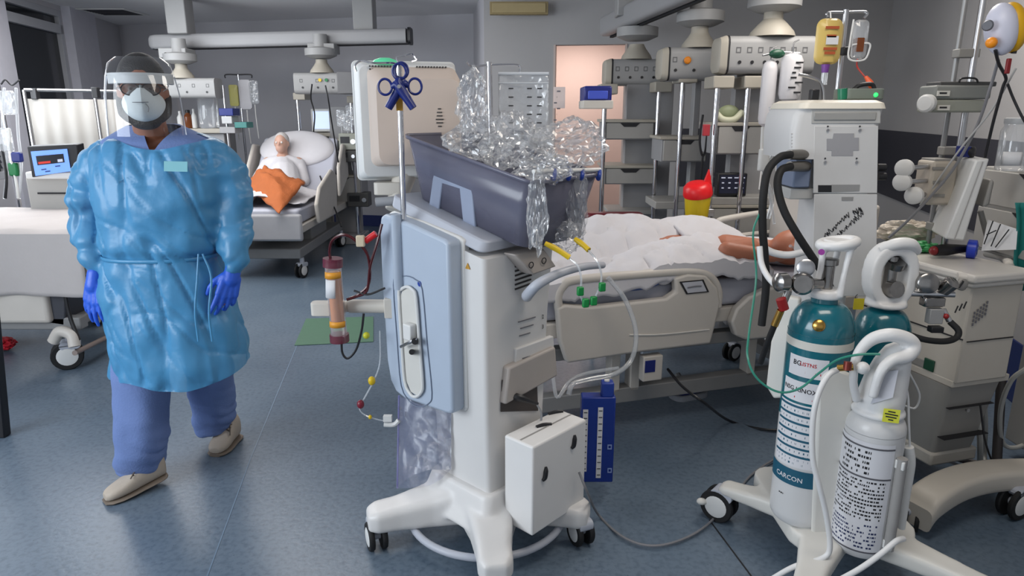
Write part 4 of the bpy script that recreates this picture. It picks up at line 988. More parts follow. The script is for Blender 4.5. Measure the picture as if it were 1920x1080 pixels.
def band(t, r, z0, z1, m, name, a0=-180, a1=180, off=.0012, par=None):
    """printed strip bent round the bottle; angles run from the side facing the camera"""
    cam_a = math.atan2(-t.location.y, -t.location.x); n = max(6, int((a1 - a0) / 8)); full = a1 - a0 >= 360
    mb = MB()
    ang = [cam_a + math.radians(a0 + (a1 - a0) * k / n) for k in range(n + (0 if full else 1))]
    mb.loft([[V(((r + off) * math.cos(a), (r + off) * math.sin(a), z)) for a in ang] for z in (z0, z1)], caps=False, closed=full)
    return mb.build(name, m, par or t)
def btext(t, r, z, ang, s, size, m, name='label_text', par=None, off=.0022):
    a = math.atan2(-t.location.y, -t.location.x) + math.radians(ang)
    n = V((math.cos(a), math.sin(a), 0)); x = V((-n.y, n.x, 0))
    M = basis(V((0, 0, z)), x, (0, 0, 1))
    return text(name, s, size, m, par or t, M, wrap=r + off)
def micro(t, r, z0, z1, a0, a1, rows, seed, m=INK, par=None, name='small_print', dens=.72):
    """rows of tiny illegible print: short dashes"""
    r_ = random.Random(seed); cam_a = math.atan2(-t.location.y, -t.location.x); mb = MB(); h = (z1 - z0) / rows
    for k in range(rows):
        a = a0; z = z1 - (k + .5) * h
        while a < a1:
            w = r_.uniform(1.5, 6)
            if r_.random() < dens:
                e = min(a + w, a1)
                q = [cam_a + math.radians(b) for b in (a, e)]
                mb.face([mb.v(V(((r + .002) * math.cos(c), (r + .002) * math.sin(c), zz))) for c, zz in ((q[0], z - h * .24), (q[1], z - h * .24), (q[1], z + h * .24), (q[0], z + h * .24))])
            a += w + 1.6
    o = mb.build(name, m, par or t); o['kind'] = 'stuff'; return o
R1 = .104
b1 = bottle('tall gas bottle with teal top, white lower half and striped label, left on the cart', 1.045, 2.20, R1, .178, .885, .985, BWHITE, TEAL)
Z1 = lambda py: P(1500, py, 2.10).z - .178
band(b1, R1, .40, .707, TEAL, 'teal_coat'); band(b1, R1, .66, .688, mat('ring_cream', (206, 204, 196), .4), 'white_ring', off=.0018)
l1 = band(b1, R1, .565, .635, LAB, 'label_panel', -52, 20, .0022); btext(b1, R1, .610, -34, 'BG', .024, INK, par=l1, off=.003); btext(b1, R1, .610, -14, 'LISTNS', .018, INKR, par=l1, off=.003); micro(b1, R1, .575, .59, -40, 14, 1, 5, INKR, l1)
l2 = band(b1, R1, .475, .548, LAB, 'label_panel', -60, 36, .0022); btext(b1, R1, .517, -26, 'NSG KINOX', .022, INK, par=l2, off=.003); micro(b1, R1, .482, .495, -40, 30, 1, 6, INKR, l2)
l3 = band(b1, R1, .235, .466, LAB, 'label_panel', -66, 40, .0022)
for k in range(7): band(b1, R1, .452 - k * .030, .460 - k * .030, NAVYT, 'teal_stripe', -66, 40, .003, l3)
micro(b1, R1, .24, .462, -62, 36, 15, 8, NAVYT, l3, dens=.9)
l4 = band(b1, R1, .165, .225, NAVYT, 'teal_band', -80, 60, .0022); btext(b1, R1, .190, -28, 'CARCON', .024, LAB, par=l4, off=.003)
micro(b1, R1, .115, .125, -44, -34, 1, 3, DARKP); 
# valve guard of the teal bottle: cup ring, three struts and an oval top ring
def guard(t, zb, zt, r, lean, seg=3, rr=.013, top=1.15):
    mb = MB(); mb.lathe((0, 0, zb), [(r * .95, 0), (r * 1.06, .004), (r * 1.04, .022), (r * .9, .03)], seg=28)
    ring = [V((r * top * math.cos(a) + lean[0], r * top * .8 * math.sin(a) + lean[1], zt + .008 * math.cos(a))) for a in [2 * math.pi * k / 20 for k in range(20)]]
    mb.tube(ring, rr, 10, 2, closed=True)
    for a in (200, 300, 60):
        a = math.radians(a); mb.tube([V((r * math.cos(a), r * math.sin(a), zb + .012)), V((r * .92 * math.cos(a) + lean[0] * .5, r * .92 * math.sin(a) + lean[1] * .5, (zb + zt) / 2)), V((r * top * math.cos(a) + lean[0], r * top * .8 * math.sin(a) + lean[1], zt))], [.013, .010, .012], 10)
    o = mb.build('valve_guard', GUARD, t); return remesh(o, .005, 2)
g1 = guard(b1, .822, 1.005, .052, (.022, 0), rr=.017, top=1.05)
mb = MB(); mb.lathe((.028, 0, .985), [(.045, 0), (.052, .006), (.052, .026), (.045, .032)], seg=24); mb.build('guard_top', GUARD, b1)
mb = MB(); mb.lathe((-.052, -.05, .985), [(.010, 0), (.010, .003)], (-.4, -1, .2), 14); mb.build('purple_dot', mat('purple_dot', (140, 50, 140), .5), b1)
mb = MB(); mb.cyl((0, 0, .80), (0, 0, .93), .020); mb.lathe((0, 0, .93), [(.014, 0), (.030, .004), (.030, .022), (.014, .026)]); mb.build('valve', DMET, b1)
mb = MB(); mb.lathe(V((0, 0, .748)) + V((-.048, -.082, 0)), [(.018, 0), (.020, .006), (.013, .012), (0, .013)], (-.4, -.9, .3), 18); mb.build('test_cap', BRASS, b1)
rg = thing('regulator', 'shiny metal pressure regulator with red gauge left of the teal bottle valve', 'regulator', P(1492, 545, 2.16))
mb = MB(rg); mb.cyl(P(1540, 532, 2.18), P(1470, 530, 2.15), .017); mb.build('stem', DMET, rg)
mb = MB(rg); mb.lathe(P(1502, 530, 2.17), [(.020, 0), (.034, .008), (.036, .05), (.028, .062)], (-.3, -.95, .15), 24); mb.build('chamber', DMET, rg)
mb = MB(rg); mb.lathe(P(1478, 528, 2.15), [(.018, 0), (.030, .01), (.030, .04), (.016, .05)], (-1, -.3, 0), 20); mb.build('adjusting_cap', DMET, rg)
mb = MB(rg); mb.lathe(P(1510, 502, 2.16), [(.026, 0), (.028, .004), (.028, .018), (.022, .022)], (-.3, -1, .2), 22); mb.build('gauge', STEEL, rg)
mb = MB(rg); mb.cyl(P(1478, 545, 2.14), P(1464, 580, 2.13), .012); mb.build('outlet', DMET, rg)
mb = MB(rg); mb.cyl(P(1464, 560, 2.12), P(1470, 580, 2.12), .016); mb.build('red_collar', mat('dark_red_collar', (140, 24, 24), .35), rg)
mb = MB(rg); mb.cyl(P(1464, 582, 2.12), P(1452, 610, 2.13), .012); mb.build('hose_nut', BRASS, rg)
line('pressure_hose', [P(1452, 610, 2.13), P(1440, 640, 2.16), P(1426, 680, 2.2)], .010, RUBBER, 'short black pressure hose under the teal bottle regulator', 'hose', 10)
# second teal bottle
b2 = bottle('teal gas bottle with a white oval-windowed guard, half hidden behind the white bottle', 1.365, 2.40, .098, .178, .80, .905, TEAL, TEAL)
def oval_guard(t, zb, w, h, d):
    o_ = [V((w * math.cos(a), 0, zb + h / 2 + h / 2 * math.copysign(abs(math.sin(a)) ** .85, math.sin(a)))) for a in [2 * math.pi * k / 28 for k in range(28)]]
    cen_ = V((0, 0, zb + h * .47)); i_ = [cen_ + V(((p.x) * .56, 0, (p.z - cen_.z) * .66)) for p in o_]
    mb = MB(); mb.frame([p + V((0, -d, 0)) for p in o_], [p + V((0, -d, 0)) for p in i_], (0, 2 * d, 0)); mb.lathe((0, 0, zb), [(w * .8, 0), (w * .85, .006), (w * .8, .02)], seg=24)
    return remesh(mb.build('valve_guard', GUARD, t), .006, 3)
og = oval_guard(b2, .735, .085, .235, .04)
mb = MB(); mb.tube([V((-.05, -.01, .945)), V((-.01, -.03, .968)), V((.04, -.03, .968)), V((.075, -.01, .940))], [.02, .022, .022, .02], 12); mb.build('carry_grip', GUARD, b2)
mb = MB(); mb.cyl((0, 0, .74), (0, 0, .92), .022); mb.lathe((0, -.01, .80), [(.02, 0), (.034, .01), (.03, .04)], (.2, -1, .2), 18); mb.lathe((0.01, 0, .88), [(.02, 0), (.036, .006), (.034, .03)], (0, -.5, 1), 18); mb.build('valve', DMET, b2)
rg2 = thing('regulator', 'dark metal regulator with gauges to the right of the oval-windowed guard', 'regulator', P(1745, 610, 2.36))
mb = MB(rg2); mb.cyl(P(1690, 550, 2.38), P(1790, 552, 2.33), .011); mb.build('stem', STEEL, rg2)
mb = MB(rg2); mb.lathe(P(1735, 530, 2.36), [(.026, 0), (.036, .008), (.036, .03), (.028, .036)], (-.2, -1, .15), 24); mb.build('gauge', DMET, rg2)
mb = MB(rg2); mb.lathe(P(1766, 545, 2.35), [(.018, 0), (.026, .006), (.026, .05), (.018, .056)], (.3, -.6, .8), 20); mb.build('adjusting_cap', DMET, rg2)
mb = MB(rg2); mb.box(P(1748, 565, 2.35), (.075, .04, .035)); mb.build('block', DMET, rg2, bev=.006)
mb = MB(rg2); mb.box(P(1752, 592, 2.34), (.05, .03, .055)); mb.build('label_block', mat('grey_tag', (150, 150, 150), .6), rg2, bev=.003)
mb = MB(rg2); mb.box(P(1754, 617, 2.335), (.045, .03, .022)); mb.build('black_block', DARKP, rg2, bev=.003)
mb = MB(rg2); mb.cyl(P(1768, 580, 2.34), P(1780, 602, 2.33), .010); mb.build('outlet', STEEL, rg2)
mb = MB(rg2); mb.ball(P(1774, 593, 2.325), .010, 10, 8); mb.build('red_collar', mat('dark_red_collar', (140, 24, 24), .35), rg2)
line('pressure_hose', [P(1781, 603, 2.33), P(1797, 620, 2.31), P(1792, 634, 2.30), P(1770, 640, 2.28), P(1735, 637, 2.26), P(1700, 626, 2.27)], .011, RUBBER, 'thick black hose curving under the right-hand regulator', 'hose', 10)
tg = thing('hanging_tag', 'yellow tag hanging between the two teal bottle guards', 'tag', P(1610, 575, 2.33)); mb = MB(tg); mb.box(P(1610, 570, 2.33), (.036, .003, .040)); mb.build('card', mat('tag_yellow', (196, 180, 30), .6), tg); mb = MB(tg); mb.tube([P(1604, 562, 2.33), P(1604, 556, 2.335), P(1608, 552, 2.34)], .0012, 5); mb.build('string', DARKP, tg)
# small white bottle in front
R3 = .090
b3 = bottle('short white gas bottle with dense printed label and yellow sticker in front', 1.19, 2.05, R3, .155, .60, .665, BWHITE, BWHITE)
l5 = band(b3, R3, .03, .425, LAB, 'label_panel', -84, 44, .0018)
for z in (.032, .30, .405): band(b3, R3, z, z + .006, mat('grey_line', (90, 90, 96), .6), 'rule_line', -84, 44, .0026, l5)
micro(b3, R3, .31, .40, -60, 0, 5, 11, INK, l5); micro(b3, R3, .15, .295, -74, 34, 11, 12, INK, l5); micro(b3, R3, .045, .14, -74, 30, 7, 13, INKB, l5)
mb = MB(); cam_a = math.atan2(-2.05, -1.19)
for k, (a, z) in enumerate(((58, .20),)):
    q = V((math.cos(cam_a + math.radians(a)), math.sin(cam_a + math.radians(a)), 0)) * (R3 + .012)
    mb.tube([q + V((0, 0, .05)), q * 1.0 + V((0, 0, .38))], .017, 12, smooth=False)
mb.build('grey_holder', mat('holder_grey', (150, 148, 146), .5), b3)
for z in (.07, .36):
    mb = MB(); mb.box(q + V((0, 0, z)), (.03, .03, .03), .6); mb.build('holder_clip', WHITE, b3, bev=.003)
# sculpted cap with handle
cp = V((0, 0, .495))
mb = MB(); mb.lathe(cp, [(.070, 0), (.080, .004), (.080, .016), (.072, .022)], seg=30)
def cring(z, r1, r2, ox, oy): return [cp + V((r1 * math.cos(a) + ox, r2 * math.sin(a) + oy, z)) for a in [2 * math.pi * k / 28 for k in range(28)]]
mb.loft([cring(.01, .072, .072, 0, 0), cring(.06, .072, .070, .004, .0), cring(.12, .066, .062, .012, .0), cring(.18, .054, .052, .024, .0), cring(.225, .036, .036, .034, 0), cring(.24, .015, .015, .038, 0)])
qp = lambda px, py, y: FR[b3.name].inverted() @ P(px, py, y)
mb.tube([qp(1607, 752, 2.03), qp(1600, 715, 2.03), qp(1606, 670, 2.03), qp(1632, 638, 2.03), qp(1668, 628, 2.02), qp(1700, 636, 2.02), qp(1712, 650, 2.02), qp(1700, 668, 2.0), qp(1672, 676, 1.99), qp(1650, 700, 1.985), qp(1636, 745, 1.985)], [.014, .013, .015, .020, .022, .024, .024, .022, .018, .016, .014], 12)
remesh(mb.build('cap_guard', GUARD, b3), .005, 3)
n3 = V((-.50, -.86, 0)); x3 = V((.86, -.50, 0)); lo = cp + V((.004, 0, .10)) + n3 * .074
mb = MB(); mb.prism([lo + x3 * a + V((0, 0, b)) - n3 * c for a, b, c in ((-.026, -.045, .0), (.032, -.012, .004), (.036, .075, .020), (-.004, .062, .016))], n3 * .004); ip = mb.build('cap_label', mat('pale_grey_label', (190, 192, 200), .5), b3)
mb = MB(); mb.prism([cp + n3 * .0845 + x3 * a + V((.004, 0, b)) for a, b in ((.012, .008), (.058, .012), (.058, .056), (.012, .052))], n3 * .003); ys = mb.build('yellow_sticker', mat('sticker_yellow', (206, 206, 60), .55), b3)
for k, w in enumerate((.020, .036, .030, .014)):
    mb = MB(); mb.box(cp + n3 * .0878 + x3 * .035 + V((.004, 0, .046 - k * .009)), (w, .001, .004), math.atan2(x3.y, x3.x)); mb.build('sticker_print', INK, ys)
mb = MB(); mb.cyl(qp(1600, 688, 2.0), qp(1570, 690, 2.02), .011); mb.build('outlet', BRASS, b3)
mb = MB(); mb.cyl(qp(1590, 678, 2.0), qp(1588, 694, 1.995), .012); mb.build('red_valve', mat('rust_red', (120, 50, 40), .4, .5), b3)
mb = MB(); mb.ball(qp(1618, 690, 2.0), .020, 14, 10); mb.build('white_knob', WHITE, b3)
# hoses of the cart
line('gas_hose', [P(1572, 692, 2.02), P(1552, 705, 2.0), P(1534, 740, 1.98), P(1524, 790, 1.97), P(1524, 860, 1.96), P(1536, 910, 1.95), P(1548, 960, 1.95), P(1556, 1020, 1.95), P(1545, 1045, 1.95), P(1490, 1062, 1.95), P(1440, 1090, 1.95)], .009, GUARD, 'white hose looping from the small white bottle down to the cart leg', 'hose', 10)
line('gas_hose', [P(1694, 1010, 1.90), P(1680, 1015, 1.88), P(1650, 1040, 1.86), P(1610, 1068, 1.85), P(1560, 1095, 1.84)], .009, GUARD, 'white hose running off below the front right leg of the cart', 'hose', 10)
line('sampling_tube', [P(1424, 400, 2.42), P(1412, 440, 2.40), P(1418, 520, 2.36), P(1405, 620, 2.2), P(1402, 670, 2.1), P(1420, 710, 2.06), P(1460, 735, 2.04), P(1500, 728, 2.04), P(1535, 700, 2.03), P(1570, 675, 2.0), P(1610, 665, 1.97), P(1650, 664, 1.955)], .0038, mat('green_tubing', (50, 140, 120), .3, alpha=.85), 'thin green tube swinging across the striped label of the tall bottle', 'tube', 8)
br = thing('pen_light', 'white tubular handset hanging on its cord right of the white bottle', 'handset', P(1697, 1000, 2.02)); mb = MB(br); mb.tube([P(1704, 838, 2.02), P(1706, 870, 2.02), P(1698, 930, 2.02), P(1690, 990, 2.02)], [.015, .017, .014, .012], 12); mb.build('body', WHITE, br); mb = MB(br); mb.tube([P(1706, 838, 2.02), P(1704, 790, 2.02), P(1702, 740, 2.03), P(1690, 700, 2.04)], .0035, 6); mb.build('cord', GUARD, br)
# infusion pole and bags above the tower
ip_ = thing('infusion_pole', 'metal infusion pole with cross hooks rising behind the ventilator top', 'pole', P(1582, 190, 2.78))
mb = MB(ip_); mb.cyl(P(1568, 192, 2.78), P(1587, 18, 2.78), .010); mb.build('pole', STEEL, ip_)
mb = MB(ip_); mb.tube([P(1552, 32, 2.78), P(1553, 24, 2.78), P(1585, 23, 2.78), P(1620, 22, 2.78), P(1626, 26, 2.78), P(1620, 34, 2.78)], .005, 6); mb.build('hooks', STEEL, ip_)
mb = MB(ip_); mb.box(P(1585, 96, 2.76), (.03, .03, .03)); mb.build('clamp', DARKP, ip_, bev=.004)
def pbag(name, label, c, w, h, d, m, cat='infusion bag', group=None):
    t = thing(name, label, cat, c - V((0, 0, h / 2)), group=group); 
    mb = MB()
    mb.loft([[V((u, v * 0 + dd * d * (1 - (u / w * 2) ** 2 * .9), h / 2 + vz)) for u, vz in rrect(w / 2 * k, h / 2 * k, min(w, h) * .3 * k, 5) for v in (0,)] for k, dd in ((.5, -1), (.9, -.7), (1, 0), (.9, .7), (.5, 1))])
    return t, mb.build('pouch', m, t)
t, pc = pbag('infusion_bag', 'yellow infusion bag with orange print hanging above the ventilator', P(1553, 78, 2.74), .10, .165, .022, mat('yellow_fluid_bag', (206, 178, 100), .3, var=.1, vscale=9))
for k, (z, w) in enumerate(((.13, .05), (.10, .035), (.055, .05), (.04, .04))): mb = MB(); mb.box((.0, -.024, z), (w, .003, .010)); mb.build('print', mat('orange_print', (170, 80, 40), .6), pc)
mb = MB(); mb.box((.004, -.024, .085), (.045, .003, .03)); mb.build('label', PAPER, pc)
mb = MB(); mb.cyl((0, 0, 0), (0, 0, -.03), .016, .012); mb.build('purple_port', mat('purple_port', (110, 60, 140), .4), t)
mb = MB(); mb.cyl((0, 0, -.03), (0, 0, -.075), .012); mb.build('drip_chamber', TUBING, t)
mb = MB(); mb.tube([V((-.0, 0, .165)), V((-.0, .01, .19))], .003, 5); mb.build('hanger', WHITE, t)
t, pc = pbag('infusion_bag', 'small bag with brown vial in a white wire frame on the right hook', P(1612, 74, 2.74), .06, .14, .015, clear('bag_clear', opac=.2))
mb = MB(); mb.box((-.002, -.006, .05), (.026, .02, .05)); mb.build('brown_vial', mat('amber_glass', (110, 60, 30), .2), t)
mb = MB(); mb.tube([V((-.036, -.01, .14)), V((-.040, -.01, .06)), V((-.036, -.01, .0)), V((.02, -.01, -.004)), V((.036, -.01, .03)), V((.03, -.012, .055)), V((-.03, -.012, .05))], .0035, 6); mb.build('wire_frame', WHITE, t)
mb = MB(); mb.tube([V((0, 0, 0)), V((.004, 0, -.03)), V((.03, -.02, -.07)), V((.045, -.03, -.10))], .003, 6); mb.build('red_line', mat('red_line', (170, 40, 30), .3), t)
mb = MB(); mb.tube([V((.03, -.02, -.065)), V((.045, -.03, -.09)), V((.058, -.03, -.115))], [.006, .012, .008], 10); mb.build('orange_connector', mat('orange_connector', (230, 90, 40), .4), t)
hu = thing('humidifier', 'green and grey humidifier with a looped handle on top of the ventilator', 'humidifier', P(1612, 188, 2.68))
a_, b_ = P(1576, 188, 2.68), P(1652, 166, 2.68); mb = MB(hu); mb.rbox(((a_.x + b_.x) / 2, 2.70, a_.z + .022), (b_.x - a_.x, .12, .04), .02); mb.build('base', mat('grey_green', (110, 118, 110), .5), hu, bev=.004)
mb = MB(hu); mb.cyl(P(1580, 186, 2.66), P(1580, 166, 2.66), .018); mb.build('green_chamber', mat('deep_green', (20, 110, 80), .35), hu)
mb = MB(hu); mb.tube([P(1600, 168, 2.66), P(1612, 160, 2.66), P(1634, 158, 2.66), P(1640, 168, 2.66)], .008, 8); mb.build('handle', DARKP, hu)
mb = MB(hu); mb.ball(P(1642, 178, 2.64), .009, 10, 8); mb.build('green_light', mat('green_led', (60, 230, 120), .3, emit=(60, 230, 120), estr=.8), hu)
ar = thing('tube_arm', 'bent metal tube arm left on top of the ventilator', 'arm', P(1544, 188, 2.66)); mb = MB(ar); mb.tube([P(1544, 190, 2.66), P(1543, 168, 2.66), P(1536, 152, 2.66), P(1518, 144, 2.66), P(1498, 140, 2.66)], .006, 8); mb.build('tube', STEEL, ar); mb = MB(ar); mb.box(P(1526, 178, 2.66), (.03, .03, .04)); mb.build('clamp', DARKP, ar, bev=.004)

line('bent_hose', [P(1424, 462, 2.30), P(1428, 495, 2.28), P(1442, 522, 2.24), P(1466, 545, 2.18)], .010, GUARD, 'white bent hose curving down to the shiny regulator left of the teal bottle', 'hose', 10)
line('support_arm', [P(1428, 462, 2.62), P(1450, 474, 2.60), P(1480, 478, 2.58), P(1516, 470, 2.56)], .014, GUARD, 'white curved arm reaching left from the ventilator tower above the regulator', 'arm', 10)
# ================================================================ workstation on the right
ws = thing('medical_cart', 'beige wheeled treatment cart with work top, knobs and curved foot at the right', 'medical cart', (1.81, 2.60, 0), math.radians(15.7))
FWI = FR[ws.name].inverted()
WSW = mat('cart_beige', (190, 184, 174), .45, var=.03)
WSG = mat('cart_grey', (140, 138, 134), .5, var=.03)
mb = MB(); mb.bx((0, 0, .52), (.27, .58, .93)); wsb = mb.build('body', WSW, ws, bev=.008)
mb = MB(); mb.bx((-.002, .01, .50), (.30, .60, .53)); mb.build('shelf', WSW, ws, bev=.004)
mb = MB(); mb.loft([[V((x0 + u, y0 + v, z)) for u, v in rrect(hx, hy, .02)] for z, hx, hy, x0, y0 in ((.17, .11, .24, .12, .30), (.50, .14, .28, .135, .30))]); mb.build('lower_cabinet', WSG, ws)
for z in (.26, .40):
    mb = MB(); mb.bx((.012, .05, z), (.25, .0155, z + .003)); mb.build('panel_seam', INK, ws)
mb = MB(); mb.bx((-.03, -.03, .95), (.30, .62, .985)); mb.bx((-.02, -.02, .93), (.28, .60, .952)); mb.build('work_top', mat('worktop_white', (206, 202, 196), .4, var=.03), ws, bev=.012, seg=3)
q = lambda px, py, z=.985: FWI @ G(px, py, z)
mb = MB(); mb.tube([q(1795, 520, .965), q(1830, 522, .965), q(1872, 514, .965), q(1892, 497, .965), q(1880, 482, .965), q(1850, 474, .965)], .020, 12); mb.build('push_handle', mat('worktop_white', (206, 202, 196), .4), ws)
mb = MB(); mb.bx((-.004, .0, .71), (.0, .58, .715)); mb.build('door_seam', INK, ws)
mb = MB(); mb.bx((.02, -.004, .70), (.26, .0, .704)); mb.build('door_seam', INK, ws)
for k in range(5):
    c = on(ws, 1826 + k * 6, 596 - k * 5, 'y', -.004); mb = MB()
    for j in range(4): mb.box(c + V((0, 0, .02 - j * .016)), (.006, .003, .011))
    mb.build('print', mat('grey_print', (110, 110, 116), .8), ws)
for k in range(3):
    c = on(ws, 1793 + k * 8, 580 - k * 4, 'y', -.004); mb = MB(); mb.tube([c + V((-.004, 0, -.014)), c + V((.006, 0, .014))], .003, 6); mb.build('vent_slot', DARKP, ws)
mb = MB(); c = on(ws, 1802, 533, 'y', -.004); mb.lathe(c, [(.024, 0), (.024, .01), (.018, .014)], (0, -1, 0), 20); mb.build('dial', WSG, ws)
mb = MB(); c = on(ws, 1802, 533, 'y', -.018); mb.box(c, (.006, .006, .03), Matrix.Rotation(.6, 4, 'Y')); mb.build('dial_pointer', DARKP, ws)
mb = MB(); c = on(ws, 1742, 684, 'x', -.004); mb.box(c, (.008, .05, .05)); mb.build('green_switch', mat('dark_green', (20, 70, 50), .4), ws, bev=.003)
mb = MB(); c = on(ws, 1715, 675, 'x', -.002); mb.box(c, (.006, .11, .035)); mb.build('pull_recess', WSG, ws, bev=.003)
mb = MB(); c = on(ws, 1812, 768, 'y', .012); mb.cyl(c, c + V((0, -.01, 0)), .008); mb.build('lock', STEEL, ws)
def sweep(mb, pts, hw, hh, n=6):
    pts = catmull(pts, n); rings = []
    for i, p in enumerate(pts):
        d = pts[min(i + 1, len(pts) - 1)] - pts[max(i - 1, 0)]; d.z = 0; d.normalize(); a = V((-d.y, d.x, 0))
        rings.append([p + a * u + V((0, 0, w)) for u, w in rrect(hw, hh, min(hw, hh) * .5, 3)])
    mb.loft(rings)
mb = MB(ws); sweep(mb, [G(1716, 966, .08), G(1738, 938, .13), G(1790, 908, .15), G(1860, 892, .155), G(1960, 888, .15)], .065, .045); mb.build('curved_foot', WSW, ws)
mb = MB(); mb.bx((.0, .05, .12), (.25, .56, .18)); mb.build('foot_plate', WSW, ws, bev=.01)
caster(ws, FWI @ G(1896, 968), (1, .1, 0), r=.068, top=.12)
caster(ws, FWI @ G(1706, 992), (.6, .5, 0), r=.045, gap=.02, w=.016, top=.09)
caster(ws, (.14, .52, 0), (.6, .5, 0), r=.05, gap=.02, w=.016, top=.13)
# things on the work top
sd = thing('handset', 'black handled tool with red end and blue disc head on the cart top', 'tool', G(1795, 475, .985))
mb = MB(sd); mb.tube([G(1752, 470, 1.02), G(1775, 468, 1.02), G(1810, 466, 1.02)], [.022, .026, .017], 14); mb.build('grip', DARKP, sd)
mb = MB(sd); mb.ball(G(1751, 470, 1.02), .020, 12, 8); mb.build('red_end', mat('dark_red', (120, 20, 26), .4), sd)
mb = MB(sd); mb.lathe(G(1812, 466, 1.025), [(.026, 0), (.040, .004), (.040, .035), (.028, .04)], (.8, -.6, 0), 24); mb.build('disc_head', mat('cobalt_plastic', (26, 56, 180), .35), sd)
mb = MB(sd); mb.lathe(G(1812, 466, 1.025) + V((.032, -.024, 0)), [(.022, 0), (.022, .002)], (.8, -.6, 0), 20); mb.build('disc_window', mat('blue_window', (60, 90, 150), .2), sd)
GPK = mat('green_packet', (60, 150, 90), .45, var=.3, vscale=30)
crumple('package', G(1722, 462, 1.01), (.09, .05, .022), 71, 'crumpled green plastic packet lying on the cart top', m=GPK, group=None, cat='packet', amp=.3)
crumple('package', G(1682, 458, 1.01), (.06, .05, .016), 73, 'dark olive plastic packet lying left of the green packet on the cart', m=mat('olive_packet', (96, 104, 60), .5, var=.3, vscale=30), group=None, cat='packet', amp=.3)
crumple('tissue', P(1702, 432, 3.12), (.13, .05, .045), 77, 'crumpled cream paper tissue heaped behind the green packet on the cart', m=mat('cream_tissue', (214, 204, 190), .9), group=None, cat='tissue', amp=.4)
# equipment pole
ep = thing('equipment_pole', 'pair of tall steel equipment poles rising from the back of the treatment cart', 'pole', (1.93, 3.0, .985))
mb = MB(); mb.cyl((0, 0, 0), (0, 0, 1.5), .014); mb.build('pole', STEEL, ep)
mb = MB(); mb.cyl((-.055, .03, 0), (-.055, .03, 1.5), .011); mb.build('pole', mat('rail_grey', (150, 150, 150), .4, .6), ep)
for z in (.12, .45, .85, 1.2): mb = MB(); mb.box((-.028, .015, z), (.09, .05, .035)); mb.build('bracket', WSG, ep, bev=.004)
pu = thing('infusion_pump', 'grey double-deck pump with a round white knob high on the equipment pole', 'pump', P(1800, 212, 2.93))
def pb(mb, x0, y0, x1, y1, Y, d): a, b = P(x0, y1, Y), P(x1, y0, Y); return mb.bx((a.x, Y, a.z), (b.x, Y + d, b.z))
mb = MB(pu); pb(mb, 1752, 160, 1862, 186, 2.90, .12); mb.build('upper_deck', mat('pump_grey', (128, 130, 126), .5, var=.05), pu, bev=.008)
mb = MB(pu); pb(mb, 1748, 187, 1850, 211, 2.90, .12); mb.build('lower_deck', mat('pump_green_grey', (146, 148, 138), .5, var=.05), pu, bev=.008)
mb = MB(pu); pb(mb, 1762, 153, 1870, 162, 2.93, .10); mb.build('top_rail', mat('pump_dark', (70, 70, 70), .5), pu, bev=.004)
mb = MB(pu); mb.lathe(P(1750, 194, 2.92), [(.010, 0), (.012, .03), (.032, .032), (.036, .038), (.036, .058), (.028, .066), (0, .068)], (-.85, -.5, 0), 22); mb.build('knob', WHITE, pu)
for y in (170, 197): mb = MB(pu); pb(mb, 1758, y, 1782, y + 10, 2.892, .01); mb.build('display', mat('pump_label', (206, 204, 196), .5), pu); mb = MB(pu); pb(mb, 1762, y + 3, 1776, y + 6, 2.890, .003); mb.build('display_mark', INK, pu)
mb = MB(pu); mb.tube([P(1798, 154, 2.93), P(1804, 147, 2.93), P(1828, 147, 2.93), P(1834, 155, 2.93)], .004, 6); mb.build('carry_loop', DARKP, pu)
mx_ = thing('gas_mixer', 'cream gas mixer block with three round white knobs on the equipment pole', 'gas mixer', P(1770, 390, 2.95))
mb = MB(mx_); pb(mb, 1738, 302, 1800, 385, 2.92, .12); mb.build('block', mat('mixer_cream', (180, 172, 160), .45, var=.05), mx_, bev=.012)
mb = MB(mx_); pb(mb, 1752, 298, 1790, 306, 2.93, .1); mb.build('cap_strip', WSG, mx_, bev=.003)
for px, py in ((1700, 315), (1696, 341), (1718, 366)):
    p = P(px, py, 2.93); mb = MB(mx_); mb.cyl(p, P(1742, py - 2, 2.95), .010); mb.build('stem', STEEL, mx_)
    mb = MB(mx_); mb.lathe(p, [(.012, 0), (.034, .003), (.037, .012), (.037, .030), (.028, .038), (0, .040)], (-.8, -.6, 0), 22); mb.build('knob', WHITE, mx_)
    mb = MB(mx_); pb(mb, 1750, py - 2, 1772, py + 3, 2.915, .01); mb.build('mark', WSG, mx_)
sc = thing('tablet_screen', 'white framed screen leaning edge-on at the back of the treatment cart top', 'screen', P(1795, 455, 2.86))
mb = MB(sc); mb.prism([P(1830, 300, 2.80), P(1856, 297, 2.80), P(1808, 452, 2.80), P(1772, 448, 2.80)], (.07, .24, 0)); mb.build('case', WHITE, sc, bev=.008)
mb = MB(sc); mb.prism([P(1858, 335, 2.83), P(1866, 340, 2.83), P(1856, 385, 2.83), P(1842, 390, 2.83)], (.05, .16, 0)); mb.build('back_bulge', WSG, sc, bev=.01)
mb = MB(sc); mb.tube([P(1843, 303, 2.797), P(1790, 448, 2.797)], .0015, 5, smooth=False); mb.build('seam', mat('seam_grey', (150, 148, 146), .6), sc)
mb = MB(sc); mb.tube([P(1838, 395, 2.95), P(1846, 425, 2.95), P(1852, 448, 2.95)], .012, 8); mb.build('stand', WSG, sc)
